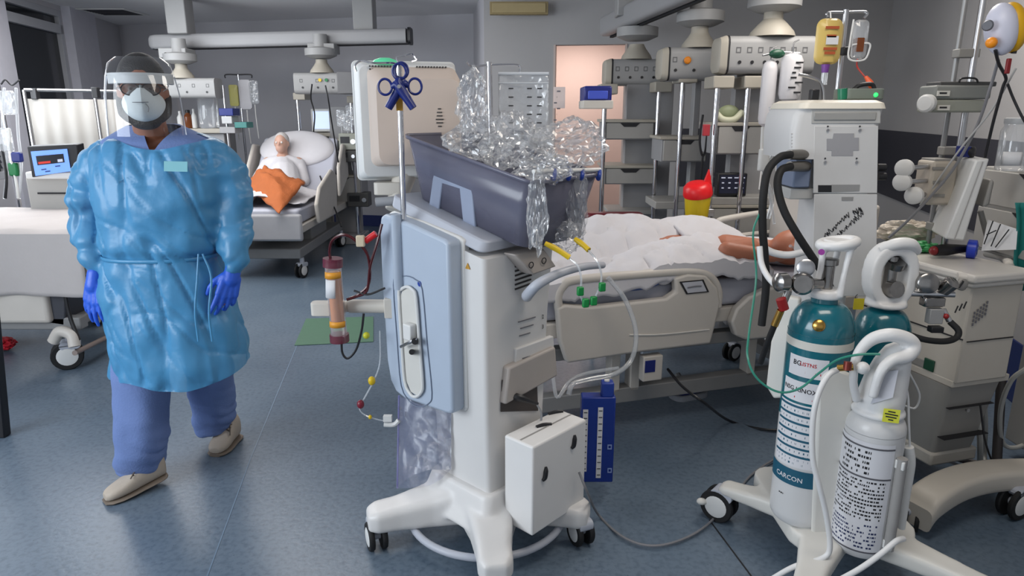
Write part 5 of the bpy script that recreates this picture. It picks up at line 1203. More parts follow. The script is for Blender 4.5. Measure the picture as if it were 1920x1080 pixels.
cl = thing('pole_clamp', 'black and navy screw clamp on the pole above the tilted screen', 'clamp', P(1815, 290, 2.9)); mb = MB(cl); mb.box(P(1806, 284, 2.93), (.03, .06, .045)); mb.build('jaw', NAVYP, cl, bev=.004); mb = MB(cl); mb.lathe(P(1815, 285, 2.92), [(.020, 0), (.024, .004), (.024, .02), (.016, .026)], (.7, -.7, 0), 18); mb.build('knob', DARKP, cl)
# yellow and white lamp head on cables at the upper right
yl = thing('alarm_horn', 'white and yellow rounded device with orange knob hanging at the upper right', 'device', P(1885, 110, 2.7))
mb = MB(yl); mb.ball(P(1878, 55, 2.72), (.055, .06, .095), 20, 14, Matrix.Rotation(-.2, 4, 'Y')); mb.build('white_shell', mat('shell_lilac_white', (196, 198, 214), .4), yl)
mb = MB(yl); mb.ball(P(1896, 52, 2.73), (.046, .066, .092), 20, 14, Matrix.Rotation(-.2, 4, 'Y')); mb.build('yellow_shell', mat('amber_yellow', (206, 156, 10), .4), yl)
mb = MB(yl); mb.ball(P(1859, 80, 2.68), .020, 14, 10); mb.build('orange_knob', mat('orange_knob', (230, 140, 20), .4), yl)
mb = MB(yl); mb.lathe(P(1853, 48, 2.68), [(.012, 0), (.020, .004), (.016, .01)], (-.8, -.6, 0), 16); mb.build('dark_port', mat('port_dark', (90, 92, 100), .5), yl)
mb = MB(yl); mb.tube([P(1905, 40, 2.72), P(1908, 70, 2.72), P(1900, 100, 2.72)], .010, 8); mb.build('bracket', DARKP, yl)
line('cable', [P(1866, 94, 2.70), P(1873, 120, 2.72), P(1886, 146, 2.74), P(1880, 165, 2.76), P(1862, 230, 2.80), P(1846, 300, 2.84)], .006, DARKP, 'black cable falling from the white and yellow device to the tilted screen', 'cable')
line('cable', [P(1872, 112, 2.76), P(1855, 170, 2.80), P(1830, 240, 2.84), P(1785, 320, 2.88), P(1720, 395, 2.90), P(1690, 425, 2.92), P(1666, 446, 2.94)], .006, mat('grey_cable', (120, 120, 124), .5), 'grey cable slanting from the upper right down behind the ventilator tower', 'cable')
line('cable', [P(1889, 157, 2.70), P(1900, 185, 2.70), P(1918, 222, 2.68), P(1945, 265, 2.66)], .005, DARKP, 'black cable running off to the right edge below the yellow device', 'cable')
line('cable', [P(1905, 128, 2.74), P(1860, 205, 2.80), P(1800, 280, 2.86), P(1750, 350, 2.92), P(1725, 385, 2.95)], .004, mat('pale_cable', (170, 170, 170), .5), 'pale cable slanting across the equipment poles to the mixer knobs', 'cable')
rl = thing('red_release', 'small red strap end hanging under the yellow device', 'strap', P(1890, 138, 2.69)); mb = MB(rl); mb.box(P(1890, 124, 2.69), (.016, .012, .055)); mb.build('strap', mat('dark_red', (120, 20, 26), .4), rl, bev=.003)
# cabinet units along the right-hand wall
CABG = mat('cabinet_grey', (164, 162, 158), .5, var=.03)
cb = thing('drawer_cabinet', 'pale grey drawer cabinet with black notch handles at the far right', 'cabinet', (2.42, 2.90, .98))
mb = MB(); mb.bx((-.26, -.28, 0), (.20, .25, .38)); mb.build('carcass', CABG, cb, bev=.006)
for z0, z1 in ((.215, .365), (.015, .20)):
    mb = MB(); mb.bx((-.272, -.27, z0), (-.258, .24, z1)); dw = mb.build('drawer', CABG, cb, bev=.004)
    mb = MB(); mb.prism([V((-.274, .02, z1)), V((-.274, -.16, z1)), V((-.274, -.12, z1 - .03)), V((-.274, -.03, z1 - .03))], (.004, 0, 0)); mb.build('notch', DARKP, dw)
mb = MB(); mb.bx((-.05, -.06, -.9), (.15, .1, 0)); mb.build('pedestal', CABG, cb, bev=.006)
jr = thing('jar', 'large clear jar with a label standing on the far right cabinet', 'jar', P(1894, 312, 2.88)); jz = 1.36; jr.location.z = jz; FR[jr.name] = Matrix.Translation(jr.location)
mb = MB(); mb.lathe((0, 0, .002), [(.05, 0), (.055, .01), (.055, .16), (.045, .18), (.045, .19)], seg=26); mb.build('glass', clear('jar_clear', opac=.2, fres=.6), jr)
mb = MB(); mb.lathe((0, 0, .19), [(.047, 0), (.049, .004), (.049, .022), (.04, .026)]); mb.build('lid', mat('lid_clear_grey', (176, 178, 180), .4), jr)
mb = MB(); mb.loft([[V((.0565 * math.cos(a), .0565 * math.sin(a), z)) for a in [math.radians(d) for d in range(200, 275, 8)]] for z in (.03, .08)], caps=False, closed=False); mb.build('label', PAPER, jr, solid=.0006)
uc = thing('upper_cabinet', 'pale grey cabinet box fixed above the far right jar', 'cabinet', (2.42, 2.95, 1.66)); mb = MB(); mb.bx((-.12, -.3, .08), (.20, .25, .50)); mb.build('carcass', CABG, uc, bev=.006); mb = MB(); mb.bx((-.124, -.3, .38), (-.118, .25, .386)); mb.build('seam', INK, uc)
# papers with black strokes, dark post and cables near the floor
pp = thing('paper_sheet', 'white paper with bold black strokes leaning behind the blue disc tool', 'paper', P(1872, 470, 2.90))
mb = MB(pp); mb.prism([P(1840, 470, 2.86), P(1905, 468, 2.80), P(1908, 430, 2.82), P(1852, 412, 2.90)], (.003, .003, 0)); sh_ = mb.build('sheet', PAPER, pp)
for a, b in (((1845, 458), (1862, 414)), ((1858, 462), (1876, 420)), ((1850, 440), (1868, 432)), ((1866, 464), (1892, 430))): mb = MB(pp); mb.tube([P(a[0], a[1], 2.845 - (a[0] - 1840) * .0008), P(b[0], b[1], 2.855 - (b[0] - 1840) * .0008)], .0025, 5, smooth=False); mb.build('stroke', INK, sh_)
pt = thing('drip_stand', 'dark upright stand with cables near the floor at the far right', 'stand', G(1868, 880)); 
mb = MB(pt); mb.cyl(G(1868, 880, .02), P(1883, 612, 3.0), .020); mb.build('post', mat('stand_dark', (58, 54, 54), .5), pt)
mb = MB(pt)
for a in range(3): mb.tube([G(1868, 880, .05), G(1868, 880, .02) + V((.22 * math.cos(a * 2.1 + .3), .22 * math.sin(a * 2.1 + .3), 0))], .016, 8)
mb.build('foot', mat('stand_dark', (58, 54, 54), .5), pt)
line('cable', [P(1800, 690, 2.75), P(1822, 740, 2.74), P(1836, 800, 2.72), P(1838, 880, 2.78)], .012, mat('pale_hose', (176, 176, 172), .5), 'pale double hose hanging from the treatment cart shelf to the floor', 'hose', 8)
line('cable', [P(1825, 690, 2.82), P(1842, 730, 2.84), P(1848, 790, 2.86), P(1846, 850, 2.9), G(1850, 890, .012)], .010, mat('pale_hose', (176, 176, 172), .5), 'pale hose hanging just right of the double hose under the cart', 'hose', 8)
line('cable', [P(1925, 690, 2.7), P(1895, 715, 2.75), P(1876, 770, 2.8), P(1880, 830, 2.85), G(1910, 838, .1), G(1945, 815, .1)], .010, mat('pale_hose', (176, 176, 172), .5), 'grey looped hose around the dark stand at the far right', 'hose', 8)
line('cable', [P(1838, 760, 2.66), P(1848, 830, 2.64), P(1872, 880, 2.62), P(1930, 912, 2.58)], .004, DARKP, 'thin black cable crossing the curved foot at the lower right', 'cable')
line('cable', [P(1700, 690, 2.50), P(1708, 705, 2.49), P(1724, 740, 2.48), P(1716, 765, 2.48), P(1695, 760, 2.47)], .004, GUARD, 'thin white cord loop on the left side of the treatment cart', 'cord')
tr_ = thing('green_hanging', 'strip of teal cloth and tubing hanging at the right edge of the picture', 'cloth', P(1918, 540, 2.82)); mb = MB(tr_); mb.grid(4, 14, lambda u, v: P(1904 + 30 * u + 3 * math.sin(v * 7), 380 + 165 * v, 2.82 + .02 * math.sin(u * 6))); mb.build('cloth', mat('teal_cloth', (30, 120, 116), .7), tr_, solid=.004)
# ================================================================ bed with the covered patient
RB = math.radians(17)
bed = thing('hospital_bed', 'cream hospital bed with moulded side rails behind the dialysis machine', 'bed', (0.0, 2.95, 0), RB)
FB = FR[bed.name]; FBI = FB.inverted()
BC = mat('bed_cream', (200, 194, 186), .45, var=.03)
BG = mat('bed_grey', (132, 132, 132), .5, var=.05)
ob = lambda px, py, y=-.03: on(bed, px, py, 'y', y)
mb = MB(); mb.rbox((.95, .48, .72), (2.05, .88, .14), .05); mb.build('mattress', mat('mattress_cover', (176, 178, 190), .6, var=.03), bed, bev=.02, seg=3)
mb = MB(); mb.bx((-.08, .02, .57), (2.0, .93, .645)); mb.build('deck', BC, bed, bev=.008)
mb = MB()
for y in (.06, .80): mb.bx((-.05, y, .44), (1.98, y + .07, .50))
for x in (.0, .9, 1.85): mb.bx((x, .08, .445), (x + .07, .86, .495))
mb.build('upper_frame', BG, bed, bev=.005)
mb = MB()
for y in (.10, .76): mb.bx((.05, y, .16), (1.85, y + .07, .24))
for x in (.10, 1.72): mb.bx((x, .10, .17), (x + .09, .83, .23))
mb.build('base_frame', BG, bed, bev=.005)
for x in (.55, .66, 1.35):
    mb = MB(); mb.bx((x, .10, .22), (x + .05, .17, .46)); mb.build('lift_leg', BC, bed, bev=.004)
mb = MB(); c = ob(1220, 688, .0); mb.box(c, (.105, .05, .13)); mb.build('control_box', BC, bed, bev=.006)
mb = MB(); c = ob(1219, 687, -.027); mb.box(c, (.056, .004, .062)); mb.build('blue_plate', mat('bed_blue', (24, 36, 110), .4), bed, bev=.002)
for x, y in ((.12, .12), (.12, .84), (1.78, .12), (1.78, .84)): caster(bed, (x, y, 0), (1, .3, 0), r=.062, top=.17)
def brail(mb, pts, d=.05): mb.prism([ob(a, b) for a, b in pts], (0, d, 0))
mb = MB(); brail(mb, [(1050, 640), (1045, 578), (1060, 572), (1110, 576), (1250, 560), (1268, 548), (1266, 522), (1290, 514), (1325, 516), (1346, 540), (1352, 566), (1342, 610), (1333, 645), (1200, 661), (1064, 682)]); rl1 = mb.build('side_rail', BC, bed, bev=.012, seg=3)
mb = MB(); mb.tube([ob(a, b, -.005) for a, b in ((1052, 600), (1046, 560), (1056, 536), (1080, 525), (1180, 516), (1290, 509), (1330, 518), (1346, 545), (1345, 575))], .021, 12); mb.build('rail_bar', BC, rl1)
mb = MB(); mb.tube([ob(1180, 628, -.032), ob(1240, 627, -.034), ob(1330, 618, -.032)], .004, 6); mb.build('rail_crease', mat('bed_cream_light', (214, 210, 204), .45), rl1)
lp = [ob(a, b, -.034) for a, b in ((1276, 529), (1318, 525), (1328, 547), (1288, 551))]; lc = sum(lp, V()) / 4
mb = MB(); mb.prism(lp, (0, .006, 0)); mb.build('rail_label', mat('pale_grey_label', (190, 192, 200), .5), rl1)
mb = MB(); mb.frame([lc + (p - lc) * 1.06 + V((0, -.001, 0)) for p in lp], [lc + (p - lc) * .9 + V((0, -.001, 0)) for p in lp], (0, .003, 0)); mb.build('label_border', INK, rl1)
mb = MB(); mb.tube([lc + V((-.04, -.003, .0)), lc + V((0, -.003, .004)), lc + V((.035, -.003, .003))], .003, 5); mb.build('label_print', mat('grey_print', (110, 110, 116), .8), rl1)
mb = MB(); brail(mb, [(1372, 605), (1382, 580), (1405, 558), (1440, 542), (1520, 520), (1560, 520), (1560, 610), (1500, 628), (1400, 638), (1380, 630)]); mb.build('side_rail', BC, bed, bev=.012, seg=3)
far = lambda px, py: on(bed, px, py, 'y', .97)
mb = MB(); mb.tube([far(1335, 436), far(1345, 418), far(1362, 410), far(1450, 396), far(1560, 384)], .020, 10); mb.tube([far(1350, 450), far(1400, 440), far(1560, 425)], .016, 8); mb.build('side_rail', BC, bed)
mb = MB(); mb.bx((-.03, .95, .60), (.70, .99, .92)); mb.build('side_rail', BC, bed, bev=.015, seg=3)
mb = MB(); mb.bx((-.14, .06, .55), (-.09, .90, .95)); mb.build('footboard', BC, bed, bev=.02, seg=3)
mb = MB(); mb.bx((2.02, .06, .55), (2.07, .90, 1.12)); mb.build('headboard', BC, bed, bev=.02, seg=3)
mb = MB(); mb.rbox(G(1290, 738, .11) * 0 + FBI @ G(1290, 738, .10), (.22, .12, .035), .05, .1); pdl = mb.build('foot_pedal', mat('pedal_grey', (150, 152, 158), .4), bed, bev=.006)
mb = MB(); mb.rbox(FBI @ G(1290, 732, .122), (.17, .08, .012), .035, .1); mb.build('pedal_pad', mat('bed_blue', (24, 36, 110), .4), pdl)
mb = MB(); mb.tube([FBI @ G(1290, 736, .10), FBI @ G(1290, 736, .10) + V((0, .12, .06))], .018, 8); mb.build('pedal_arm', BG, pdl)
line('cable', [P(1252, 692, 3.2), P(1280, 725, 3.05), P(1320, 755, 2.95), G(1370, 790, .012), G(1440, 806, .012), G(1520, 805, .012)], .007, DARKP, 'black cable dropping from the bed frame and lying under the bed', 'cable')
line('drain_hose', [P(1036, 700, 2.86), P(1045, 745, 2.80), P(1068, 715, 2.86), P(1100, 700, 2.92), P(1160, 690, 2.95)], .008, TUBING, 'thin clear hose crossing below the left end of the bed rail', 'hose', 8)
# sheet over the patient: two rounded mounds and a fold between
def sheet_h(x, y):
    h = .20 * math.exp(-((x - .80) / .42) ** 2 - ((y - .60) / .24) ** 2)
    h += .12 * math.exp(-((x - .95) / .40) ** 2 - ((y - .16) / .20) ** 2)
    h += .12 * math.exp(-((x - .22) / .30) ** 2 - ((y - .5) / .28) ** 2)
    h += .07 * math.exp(-((x - 1.30) / .22) ** 2 - ((y - .55) / .25) ** 2)
    d = (y - .34) - .35 * (x - .8); h -= .055 * math.exp(-(d / .045) ** 2) * math.exp(-((x - .75) / .45) ** 2)
    h += .020 * noise.noise(V((x * 7, y * 9, 1))) + .010 * noise.noise(V((x * 20, y * 16, 4))) - max(0, .10 - abs(noise.noise(V((x * 4 + y * 3, y * 5 - x * 2, 6))))) * .16
    return h
mb = MB()
def shf(u, v):
    x = -.05 + 1.42 * u; yy = -.10 + 1.10 * v; y = min(max(yy, 0.0), .93); drop = abs(yy - y)
    z = .845 + sheet_h(x, y) - drop * .9 - (.02 * max(0, (x - 1.2) / .2) ** 2)
    return FB @ V((x, y + (0 if drop == 0 else (-.012 if yy < 0 else .012)), z))
mb.grid(90, 60, shf); single(mb, 'bed_sheet', CLOTH, 'rumpled white sheet covering the patient on the middle bed', 'sheet', solid=.006)
# patient: one continuous body, mostly under the sheet
pa = thing('person', 'patient lying under a white sheet on the middle bed, only arm and face bare', 'person', FB @ V((1.0, .45, .80)), RB)
LB = lambda x, y, z: V((x - 1.0, y - .45, z - .80))
def pbody(mb):
    hc_ = LB(1.60, .16, .90)
    mb.ball(hc_, (.115, .085, .095), 18, 12); mb.ball(hc_ + V((-.03, -.06, -.01)), (.05, .04, .05), 12, 8); mb.ball(hc_ + V((.0, -.088, .0)), (.022, .022, .016), 10, 8)
    capsule(mb, LB(1.52, .20, .88), LB(1.34, .36, .87), .055, .08)
    mb.ball(LB(1.05, .46, .86), (.36, .17, .085), 20, 12)
    chain(mb, [LB(1.36, .18, .90), LB(1.14, .06, .93), LB(1.36, -.005, .90)], [.058, .046, .032])
    chain(mb, [LB(1.30, .60, .87), LB(1.08, .66, .86), LB(.9, .60, .86)], [.05, .04, .028])
    for s in (.36, .54): chain(mb, [LB(.78, s, .81), LB(.40, s, .80), LB(.06, s, .79)], [.055, .045, .032])
    hand_shape(mb, FBI.to_3x3() @ (FB.to_3x3() @ (LB(1.38, -.005, .90))), (1, .1, -.1), (0, -.2, 1), (0, 1, 0), (.2, .25, .25, .3), s=.9)
mb = MB(); pbody(mb); remesh(mb.build('body', mat('patient_skin', (176, 112, 86), .5, var=.06, sss=.06), pa), .008, 3)
mb = MB(); mb.ball(LB(1.635, .18, .905), (.10, .085, .090), 16, 10); remesh(mb.build('hair', HAIR, pa), .006, 1)
mb = MB(); mb.tube([LB(1.555, .075, .90), LB(1.53, .05, .92), LB(1.48, .02, .94)], .008, 8); mb.build('breathing_tube', TUBING, pa)
gp = thing('pillow', 'white pillow under the head of the patient on the middle bed', 'pillow', FB @ V((1.68, .45, .79)), RB)
mb = MB(); mb.ball((0, 0, .035), (.24, .34, .055), 24, 12); mb.build('cushion', CLOTH, gp)
mb = MB()
mb.grid(30, 20, lambda u, v: FB @ V((1.10 + .42 * u, .40 + .44 * v, .985 + .045 * math.sin(3.1 * u) * math.sin(3.1 * v) + .012 * noise.noise(V((u * 7, v * 7, 3))) - .10 * abs(v - .5) ** 2 * 2 - .05 * u)))
single(mb, 'towel', CLOTH, 'folded white towel lying over the chest of the patient', 'towel', solid=.02)
bb = thing('blue_bundle', 'blue patterned bundle with white ball seen through the opening of the bed rail', 'bundle', FB @ V((.62, .03, .80)), RB)
mb = MB(); mb.ball((0.0, .0, .02), (.16, .035, .05), 18, 10); mb.build('bundle', mat('blue_print_cloth', (70, 96, 160), .7, var=.35, vscale=40), bb)
mb = MB(); mb.ball((.15, -.01, .035), (.05, .035, .045), 16, 10); mb.build('white_ball', CLOTH, bb)
# things behind the bed
def tapered(mb, c, r0, r1, h): mb.lathe(c, [(r0 * .9, 0), (r0, .01), (r1, h)], seg=24)
sb = thing('sharps_bin', 'yellow sharps bin with red lid on the pole behind the bed', 'bin', P(1304, 432, 4.55))
mb = MB(); mb.lathe((0, 0, 0), [(.060, 0), (.066, .01), (.088, .24)], seg=24); mb.build('bin', mat('sharps_yellow', (206, 176, 20), .4), sb)
mb = MB(); mb.lathe((0, 0, .235), [(.094, 0), (.097, .012), (.092, .06), (.07, .085), (.05, .09)], (-.15, -.2, 1), 24); ld = mb.build('lid', mat('sharps_red', (226, 24, 30), .35), sb)
mb = MB(); mb.prism([V((.02, -.03, .30)), V((.085, -.02, .30)), V((.06, -.02, .41))], (0, .03, 0)); mb.build('flap', mat('sharps_red', (226, 24, 30), .35), ld, bev=.004)
mb = MB(); mb.box((.09, .02, .12), (.05, .06, .05)); mb.build('holder', STEEL, sb, bev=.004)
rc = thing('armchair', 'dark maroon padded chair back showing beyond the foot of the bed', 'chair', P(1155, 422, 4.75))
rc.location.z = 0; FR[rc.name] = Matrix.Translation(rc.location); zt = P(1155, 402, 4.75).z
mb = MB(); mb.rbox((0, .1, zt - .16), (.42, .14, .32), .05); mb.build('backrest', mat('maroon_vinyl', (88, 16, 28), .4), rc, bev=.03, seg=3)
mb = MB(); mb.rbox((0, -.12, .44), (.42, .44, .12), .05); mb.build('seat', mat('maroon_vinyl', (88, 16, 28), .4), rc, bev=.03, seg=3)
for x, y in ((-.18, -.3), (.18, -.3), (-.18, .12), (.18, .12)): mb = MB(); mb.cyl((x, y, 0), (x, y, .40), .014); mb.build('leg', STEEL, rc)
crumple('package', FB @ V((.20, .75, .95)), (.05, .05, .035), 91, 'olive green packet on the far left corner of the bed', m=mat('olive_packet', (96, 104, 60), .5), group=None, cat='packet', amp=.25)
# ================================================================ ceiling beams and supply pendants
BEAM = mat('beam_grey', (150, 150, 152), .45, var=.03)
PEND = mat('pendant_grey', (150, 150, 150), .5, var=.03)
PCRM = mat('pendant_cream', (168, 162, 150), .5, var=.03)
bm1 = thing('ceiling_beam', 'long pale supply beam with letter A hanging from the ceiling at the back left', 'supply beam', P(530, 92, 8.0))
a, b = P(292, 80, 8.15), P(770, 68, 7.9); d = (b - a).normalized()
mb = MB(bm1); mb.loft([[a + d * t + V((0, u, w)) for u, w in rrect(.11 * k, .078 * k, .04 * k, 4)] for t, k in ((-.05, .6), (-.02, .9), (.03, 1), ((b - a).length - .04, 1))]); mb.build('housing', BEAM, bm1)
mb = MB(bm1); e = b - d * .02; mb.loft([[e + d * t + V((0, u, w)) for u, w in rrect(.118, .086, .04, 4)] for t in (0, .03)]); mb.build('end_cap', DARKP, bm1)
mb = MB(bm1); mb.prism([a + V((0, -.085, -.080)), b + V((0, -.085, -.080)), b + V((0, -.085, -.070)), a + V((0, -.085, -.070))], (0, .17, 0)); mb.build('dark_rail', INK, bm1)
for px in (342, 686):
    t = P(px, 65, 8.05); mb = MB(bm1); mb.bx((t.x - .11, 7.93, t.z), (t.x + .11, 8.15, ZC)); mb.build('ceiling_mount', PEND, bm1, bev=.01)
text('beam_letter', 'A', .085, INK, bm1, FR[bm1.name].inverted() @ basis(P(519, 78, 7.925), (1, 0, 0), (0, 0, 1)))
bm2 = thing('ceiling_beam', 'sloping pale supply beam with dark lower rail at the top right, above the pendants', 'supply beam', P(1230, 50, 5.9))
a, b = P(1135, 50, 6.55), P(1370, -60, 4.3); d = (b - a).normalized(); n = d.cross(V((0, 0, 1))).normalized()
mb = MB(bm2); mb.loft([[a + d * t + n * u + V((0, 0, w)) for u, w in rrect(.055 * k, .085 * k, .035 * k, 4)] for t, k in ((-.04, .6), (0, .95), (.03, 1), ((b - a).length, 1))]); mb.build('housing', BEAM, bm2)
mb = MB(bm2); mb.prism([a - n * .075 + V((0, 0, -.095)), b - n * .075 + V((0, 0, -.095)), b - n * .045 + V((0, 0, -.095)), a - n * .045 + V((0, 0, -.095))], (0, 0, .05)); mb.build('dark_rail', INK, bm2)
for t in (.55, 1.9):
    p = a + d * t; mb = MB(bm2); mb.bx((p.x - .09, p.y - .09, p.z), (p.x + .09, p.y + .09, ZC)); mb.build('ceiling_mount', PEND, bm2, bev=.01)
def pendant(label, x0, y0, x1, y1, Y, cx, ctop, prints, sockets, cap=True, depth=.22, group='supply pendants', rot=0.0, flare=.13, up=None):
    """supply head on a drop tube: box with a rounded pale end, printed row, sockets, cone and tube above"""
    lo, hi = P(x0, y1, Y), P(x1, y0, Y); t = thing('supply_pendant', label, 'pendant', ((lo.x + hi.x) / 2, Y + depth / 2, lo.z), group=group)
    w, h = hi.x - lo.x, hi.z - lo.z; L = FR[t.name].inverted()
    mb = MB(); mb.loft([[V((x, u, h / 2 + v)) for u, v in rrect(depth / 2, h / 2, h * .2, 4)] for x in (-w / 2, w / 2)]); hd = mb.build('head', PEND, t)
    if cap:
        mb = MB(); mb.loft([[V((-w / 2 + x, u, h / 2 + v)) for u, v in rrect(depth / 2 * k, h / 2 * k, h * .2 * k, 4)] for x, k in ((-.055, .78), (-.045, .92), (-.01, 1.02), (0, 1.02))]); mb.build('end_cap', PCRM, t)
        mb = MB(); mb.loft([[V((-w / 2 + x, u, h / 2 + v)) for u, v in rrect(depth / 2 * 1.03, h / 2 * 1.03, h * .2, 4)] for x in (0, .012)]); mb.build('dark_trim', INK, t)
    r_ = random.Random(x0)
    for k in range(prints):
        mb = MB(); c = V((-w / 2 + w * (.12 + .76 * k / max(1, prints - 1)), -depth / 2 - .002, h * .62)); mb.frame([c + V((u * .016, 0, v * .018)) for u, v in ((-1, -1), (1, -1), (1, 1), (-1, 1))], [c + V((u * .011, 0, v * .012)) for u, v in ((-1, -1), (1, -1), (1, 1), (-1, 1))], (0, .003, 0)); mb.build('socket_frame', mat('socket_mark', (96, 96, 98), .6), hd)
    for k in range(sockets):
        mb = MB(); c = V((-w / 2 + w * (.14 + .72 * k / max(1, sockets - 1)), -depth / 2 + .002, h * .30)); mb.cyl(c, c + V((0, -.008, 0)), .011, seg=10); mb.build('gas_socket', DARKP, hd)
    cxw = L @ P(cx, y0, Y + depth / 2); top = L @ P(cx, ctop, Y + depth / 2); 
    mb = MB(); mb.lathe((cxw.x, 0, h), [(flare, 0), (flare * .92, .03), (flare * .62, .08), (.062, .11), (.060, max(.12, top.z - h - .02))], seg=26); mb.build('drop_tube', PCRM, t)
    tz_ = max(top.z, h + .2); zc = ZC - t.location.z
    if up is None: up = zc
    mb = MB(); mb.lathe((cxw.x, 0, tz_), [(.10, -.05), (.17, -.02), (.17, .05), (.08, .07), (.075, max(.1, min(up, zc) - tz_))], seg=28); mb.build('swivel', PEND, t)
    return t
pendant('small supply pendant with rounded cream end nearest the peach doorway', 1146, 110, 1240, 160, 5.9, 1193, 84, 5, 4)
pn2 = pendant('middle supply pendant with an orange button on the right-hand beam', 1252, 88, 1352, 150, 5.2, 1310, 45, 1, 3)
mb = MB(); c = FR[pn2.name].inverted() @ P(1289, 113, 5.19); mb.lathe(c, [(.026, 0), (.026, .008), (.018, .016), (0, .017)], (0, -1, 0), 18); mb.build('orange_button', mat('orange_button', (220, 130, 20), .4), pn2)
pendant('largest supply pendant, widest of the row, behind the white infusion bottles', 1362, 66, 1532, 138, 4.7, 1447, 8, 7, 6, flare=.15)
pn = pendant('white supply pendant with three dots directly behind the face shield', 300, 146, 400, 184, 7.7, 342, 112, 4, 3, cap=False, up=.62)
pn_ = pendant('grey supply pendant with coloured sockets above the bright back monitor', 552, 136, 668, 176, 7.7, 604, 108, 4, 4, cap=False, up=.62)
for px, m_ in ((600, YELLOWP), (612, GREENP)):
    c = FR[pn_.name].inverted() @ P(px, 150, 7.69); mb = MB(); mb.cyl(c, c + V((0, -.01, 0)), .018, seg=12); mb.build('colour_socket', m_, pn_)
mb = MB(pn_); a, b = P(633, 176, 7.6), P(668, 134, 7.6); mb.bx((a.x, 7.6, a.z), (b.x, 7.9, b.z)); mb.build('side_block', mat('pendant_dark', (104, 104, 106), .5), pn_, bev=.01)
for p_, px, py in ((pn, 325, 99), (pn_, 604, 90)):
    mb = MB(p_); a, b = P(px - 27, py + 9, 7.75), P(px + 22, py - 9, 7.75); mb.bx((a.x, 7.75, a.z), (b.x, 8.0, b.z)); blk = mb.build('trolley', PEND, p_, bev=.006)
    for dx in (-14, 6): mb = MB(p_); c = P(px + dx, py + 3, 7.745); mb.cyl(c, c + V((0, -.01, 0)), .02, seg=10); mb.build('roller', INK, blk)
# ---------------------------------------------------------------- equipment columns under the pendants
COLG = mat('column_grey', (146, 146, 148), .5, var=.03)
DRW = mat('drawer_grey', (156, 154, 150), .5, var=.03)
def column_unit(label, poles, Y, shelves, panel, ztop, name='equipment_column', depth=.4):
    """poles: image columns at Y; shelves: (x0, y0, x1, y1, kind); panel: (x0, y0, x1, y1)"""
    t = thing(name, label, 'equipment rack', G((panel[0] + panel[2]) / 2, 500, 0) * 0 + V(((P((panel[0] + panel[2]) / 2, 300, Y).x), Y + depth / 2, 0)), group='equipment racks')
    if panel:
        a, b = P(panel[0], panel[3], Y + depth * .7), P(panel[2], panel[1], Y + depth * .7)
        mb = MB(t); mb.bx((a.x, Y + depth * .55, .12), (b.x, Y + depth * .8, b.z)); mb.build('back_panel', COLG, t, bev=.006)
        mb = MB(t); mb.bx((a.x - .05, Y + depth * .1, .0), (b.x + .05, Y + depth, .12)); mb.build('plinth', COLG, t, bev=.01)
    for px, py in poles:
        p = P(px, 300, Y); top = P(px, py, Y).z; mb = MB(t); mb.cyl((p.x, Y, .12), (p.x, Y, top), .019); mb.build('pole', CHROME, t)
        mb = MB(t); mb.bx((p.x - .04, Y - .03, top - .02), (p.x + .10, Y + .2, top + .06)); mb.build('pole_head', PCRM, t, bev=.008)
        mb = MB(t); mb.bx((p.x - .03, Y - .03, .10), (p.x + .03, Y + depth * .6, .14)); mb.build('pole_foot', COLG, t, bev=.004)
    for x0, y0, x1, y1, kind in shelves:
        a, b = P(x0, y1, Y), P(x1, y0, Y)
        if kind == 'drawer':
            mb = MB(t); mb.bx((a.x, Y + .02, a.z), (b.x, Y + depth, b.z)); s_ = mb.build('drawer_box', COLG, t, bev=.005)
            mb = MB(t); mb.bx((a.x + .01, Y - .005, a.z + .008), (b.x - .01, Y + .018, b.z - .02)); f = mb.build('drawer_front', DRW, s_, bev=.004)
            xm = (a.x + b.x) / 2; hw = (b.x - a.x) * .2; zz = b.z - .02
            mb = MB(t); mb.prism([V((xm - hw, Y - .008, zz)), V((xm + hw, Y - .008, zz)), V((xm + hw * .6, Y - .008, zz - .03)), V((xm - hw * .6, Y - .008, zz - .03))], (0, .004, 0)); mb.build('notch', INK, s_)
            mb = MB(t); mb.bx((a.x - .02, Y - .01, b.z - .015), (b.x + .02, Y + depth, b.z + .008)); mb.build('shelf', PCRM, t, bev=.004)
        else:
            mb = MB(t); mb.bx((a.x, Y - .01, a.z), (b.x, Y + depth, b.z)); mb.build('shelf', DRW, t, bev=.005)
    return t
column_unit('grey drawer rack between two chrome poles beside the peach doorway', [(1130, 172), (1229, 168)], 5.7, [(1134, 226, 1228, 262, 'drawer'), (1134, 312, 1228, 346, 'drawer'), (1140, 395, 1228, 402, 'shelf')], (1160, 150, 1262, 500), 2)
column_unit('grey narrow rack with shelf behind the red sharps bin lid', [(1272, 150)], 5.25, [(1240, 258, 1328, 304, 'drawer'), (1228, 378, 1330, 392, 'shelf')], (1278, 150, 1312, 500), 2)
column_unit('grey rack with drawer and black monitor shelf between the chrome poles', [(1336, 160), (1392, 160)], 4.75, [(1342, 232, 1432, 290, 'drawer'), (1330, 370, 1520, 384, 'shelf'), (1330, 386, 1500, 440, 'drawer')], (1348, 140, 1500, 500), 2)
mo = thing('monitor', 'small black monitor with white text on the shelf behind the sharps bin', 'monitor', P(1372, 370, 4.78))
a, b = P(1344, 368, 4.76), P(1402, 325, 4.76); mb = MB(mo); mb.bx((a.x, 4.76, a.z), (b.x, 4.84, b.z)); mb.build('case', DARKP, mo, bev=.006)
mb = MB(mo); mb.bx((a.x + .012, 4.757, a.z + .02), (b.x - .012, 4.759, b.z - .012)); scn = mb.build('screen', mat('dark_screen', (22, 24, 40), .2, emit=(24, 26, 44), estr=.5), mo)
